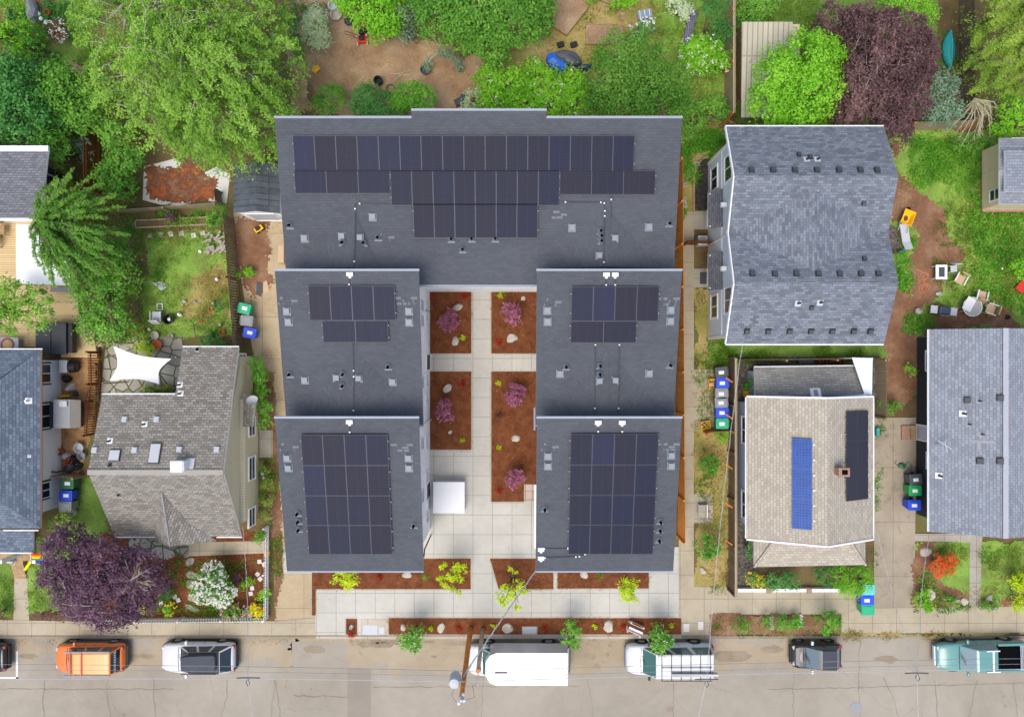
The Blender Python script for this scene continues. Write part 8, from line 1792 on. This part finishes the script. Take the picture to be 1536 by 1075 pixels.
for a,b,z in ((1309,537,2.3),(1279,537,2.2)): p = P(a,b,z); m = MB(); m.tube([(p.x,p.y,0),(p.x,p.y,z)],.03,6); m.build('pole', M['white'], t)
# driveway bits
t = thing('entry_steps', 'brown mat steps at the side door of the charcoal house', 'steps', (X(1366),Y(649),0)); m = MB(); m.box(X(1352,.1),Y(659,.1),.02,X(1367,.1),Y(638,.1),.15); m.build('mat_step', M['brick'], t); m = MB(); m.box(X(1367,.3)+.003,Y(659,.3),.02,X(1375,.3)-.02,Y(638,.3),.3); m.build('upper_step', M['wood'], t)
m = MB(); q = P(1315.5,647,.2); m.rbox(q.x,q.y,.03,.22,.5,.35); tag(m.build('teal_can', plain('teal_can','3f9a90',.5), bevel=.04), 'small teal watering can on the driveway edge', 'watering can')
q = P(1352,698,.1); m = MB(); m.blob((q.x,q.y,.08),(.26,.2,.18),97,.3,1); m.tube([P(1345,690,.06),P(1342,694,.06),P(1350,702,.06),P(1362,692,.06),P(1368,700,.06),P(1366,705,.06),P(1362,701,.06)],.02,5); tag(m.build('hose_reel', M['Bc'] if 'Bc' in M else Bc['dgreen']), 'dark green hose reel on the driveway', 'hose reel')
for i,(a,b) in enumerate(((1157,927),(1157,934),(1158,941))): m = MB(); q = P(a,b,.05); m.rbox(q.x,q.y,.05,.24,.26,.04); tag(m.build('paver', M['path'], bevel=.01), ('top','middle','bottom')[i]+' grey paver crossing the soil strip', 'paver', 'grey pavers in the soil strip')
m = MB(); q = P(1208,556,.3); m.rbox(q.x,Y(541),.02,.9,.4,.4); tag(m.build('wooden_box', M['dgrey']), 'dark box between fence and lean to roof', 'box')
t = thing('pallet_rack', 'dark wooden rack of slats behind the lean to roof', 'rack', (X(1240),Y(542),0)); m = MB()
for i in range(8): m.rbox(X(1225+i*5),Y(541),.02,.05,.45,.5)
m.build('slat', M['fence_red'], t)
SUNE, EXPO = 1.0, 0.58
# ------------------------------------------------------------------ light, sky, camera
w = bpy.data.worlds.new('World'); sc.world = w; w.use_nodes = True
nt = w.node_tree; sky = nt.nodes.new('ShaderNodeTexSky'); sky.sky_type = 'NISHITA'; sky.sun_disc = False
EL, AZ = math.radians(66), math.radians(205)      # sun high in the south-south-west (photo bottom left)
sky.sun_elevation = EL; sky.sun_rotation = AZ; sky.air_density = 1.0; sky.dust_density = 4.0; sky.ozone_density = 1.0
nt.links.new(sky.outputs[0], nt.nodes['Background'].inputs['Color']); nt.nodes['Background'].inputs['Strength'].default_value = .15
sun = bpy.data.lights.new('sun', 'SUN'); sun.energy = SUNE; sun.angle = math.radians(35); sun.color = (1, .96, .9)
so = bpy.data.objects.new('sun', sun); COL.objects.link(so)
d = Vector((math.sin(AZ)*math.cos(EL), math.cos(AZ)*math.cos(EL), math.sin(EL)))
so.rotation_euler = d.to_track_quat('Z', 'Y').to_euler(); so.location = d*80
cam = bpy.data.cameras.new('camera'); cam.sensor_width = 36; cam.sensor_fit = 'HORIZONTAL'; cam.lens = 36*F/1536; cam.clip_end = 900; cam.clip_start = .5
co = bpy.data.objects.new('camera', cam); COL.objects.link(co); co.location = (0,0,H); co.rotation_euler = (0,0,0)
sc.camera = co
sc.view_settings.view_transform = 'Standard'; sc.view_settings.look = 'None'; sc.view_settings.exposure = EXPO; sc.view_settings.gamma = 1
sc.render.engine = 'CYCLES'; sc.cycles.max_bounces = 6; sc.cycles.diffuse_bounces = 3; sc.cycles.glossy_bounces = 2; sc.cycles.transmission_bounces = 3
sc.cycles.use_denoising = True; sc.cycles.denoiser = 'OPENIMAGEDENOISE'; sc.cycles.denoising_input_passes = 'RGB_ALBEDO_NORMAL'; sc.cycles.denoising_prefilter = 'ACCURATE'; sc.cycles.use_adaptive_sampling = False; sc.cycles.sample_clamp_indirect = 3.0
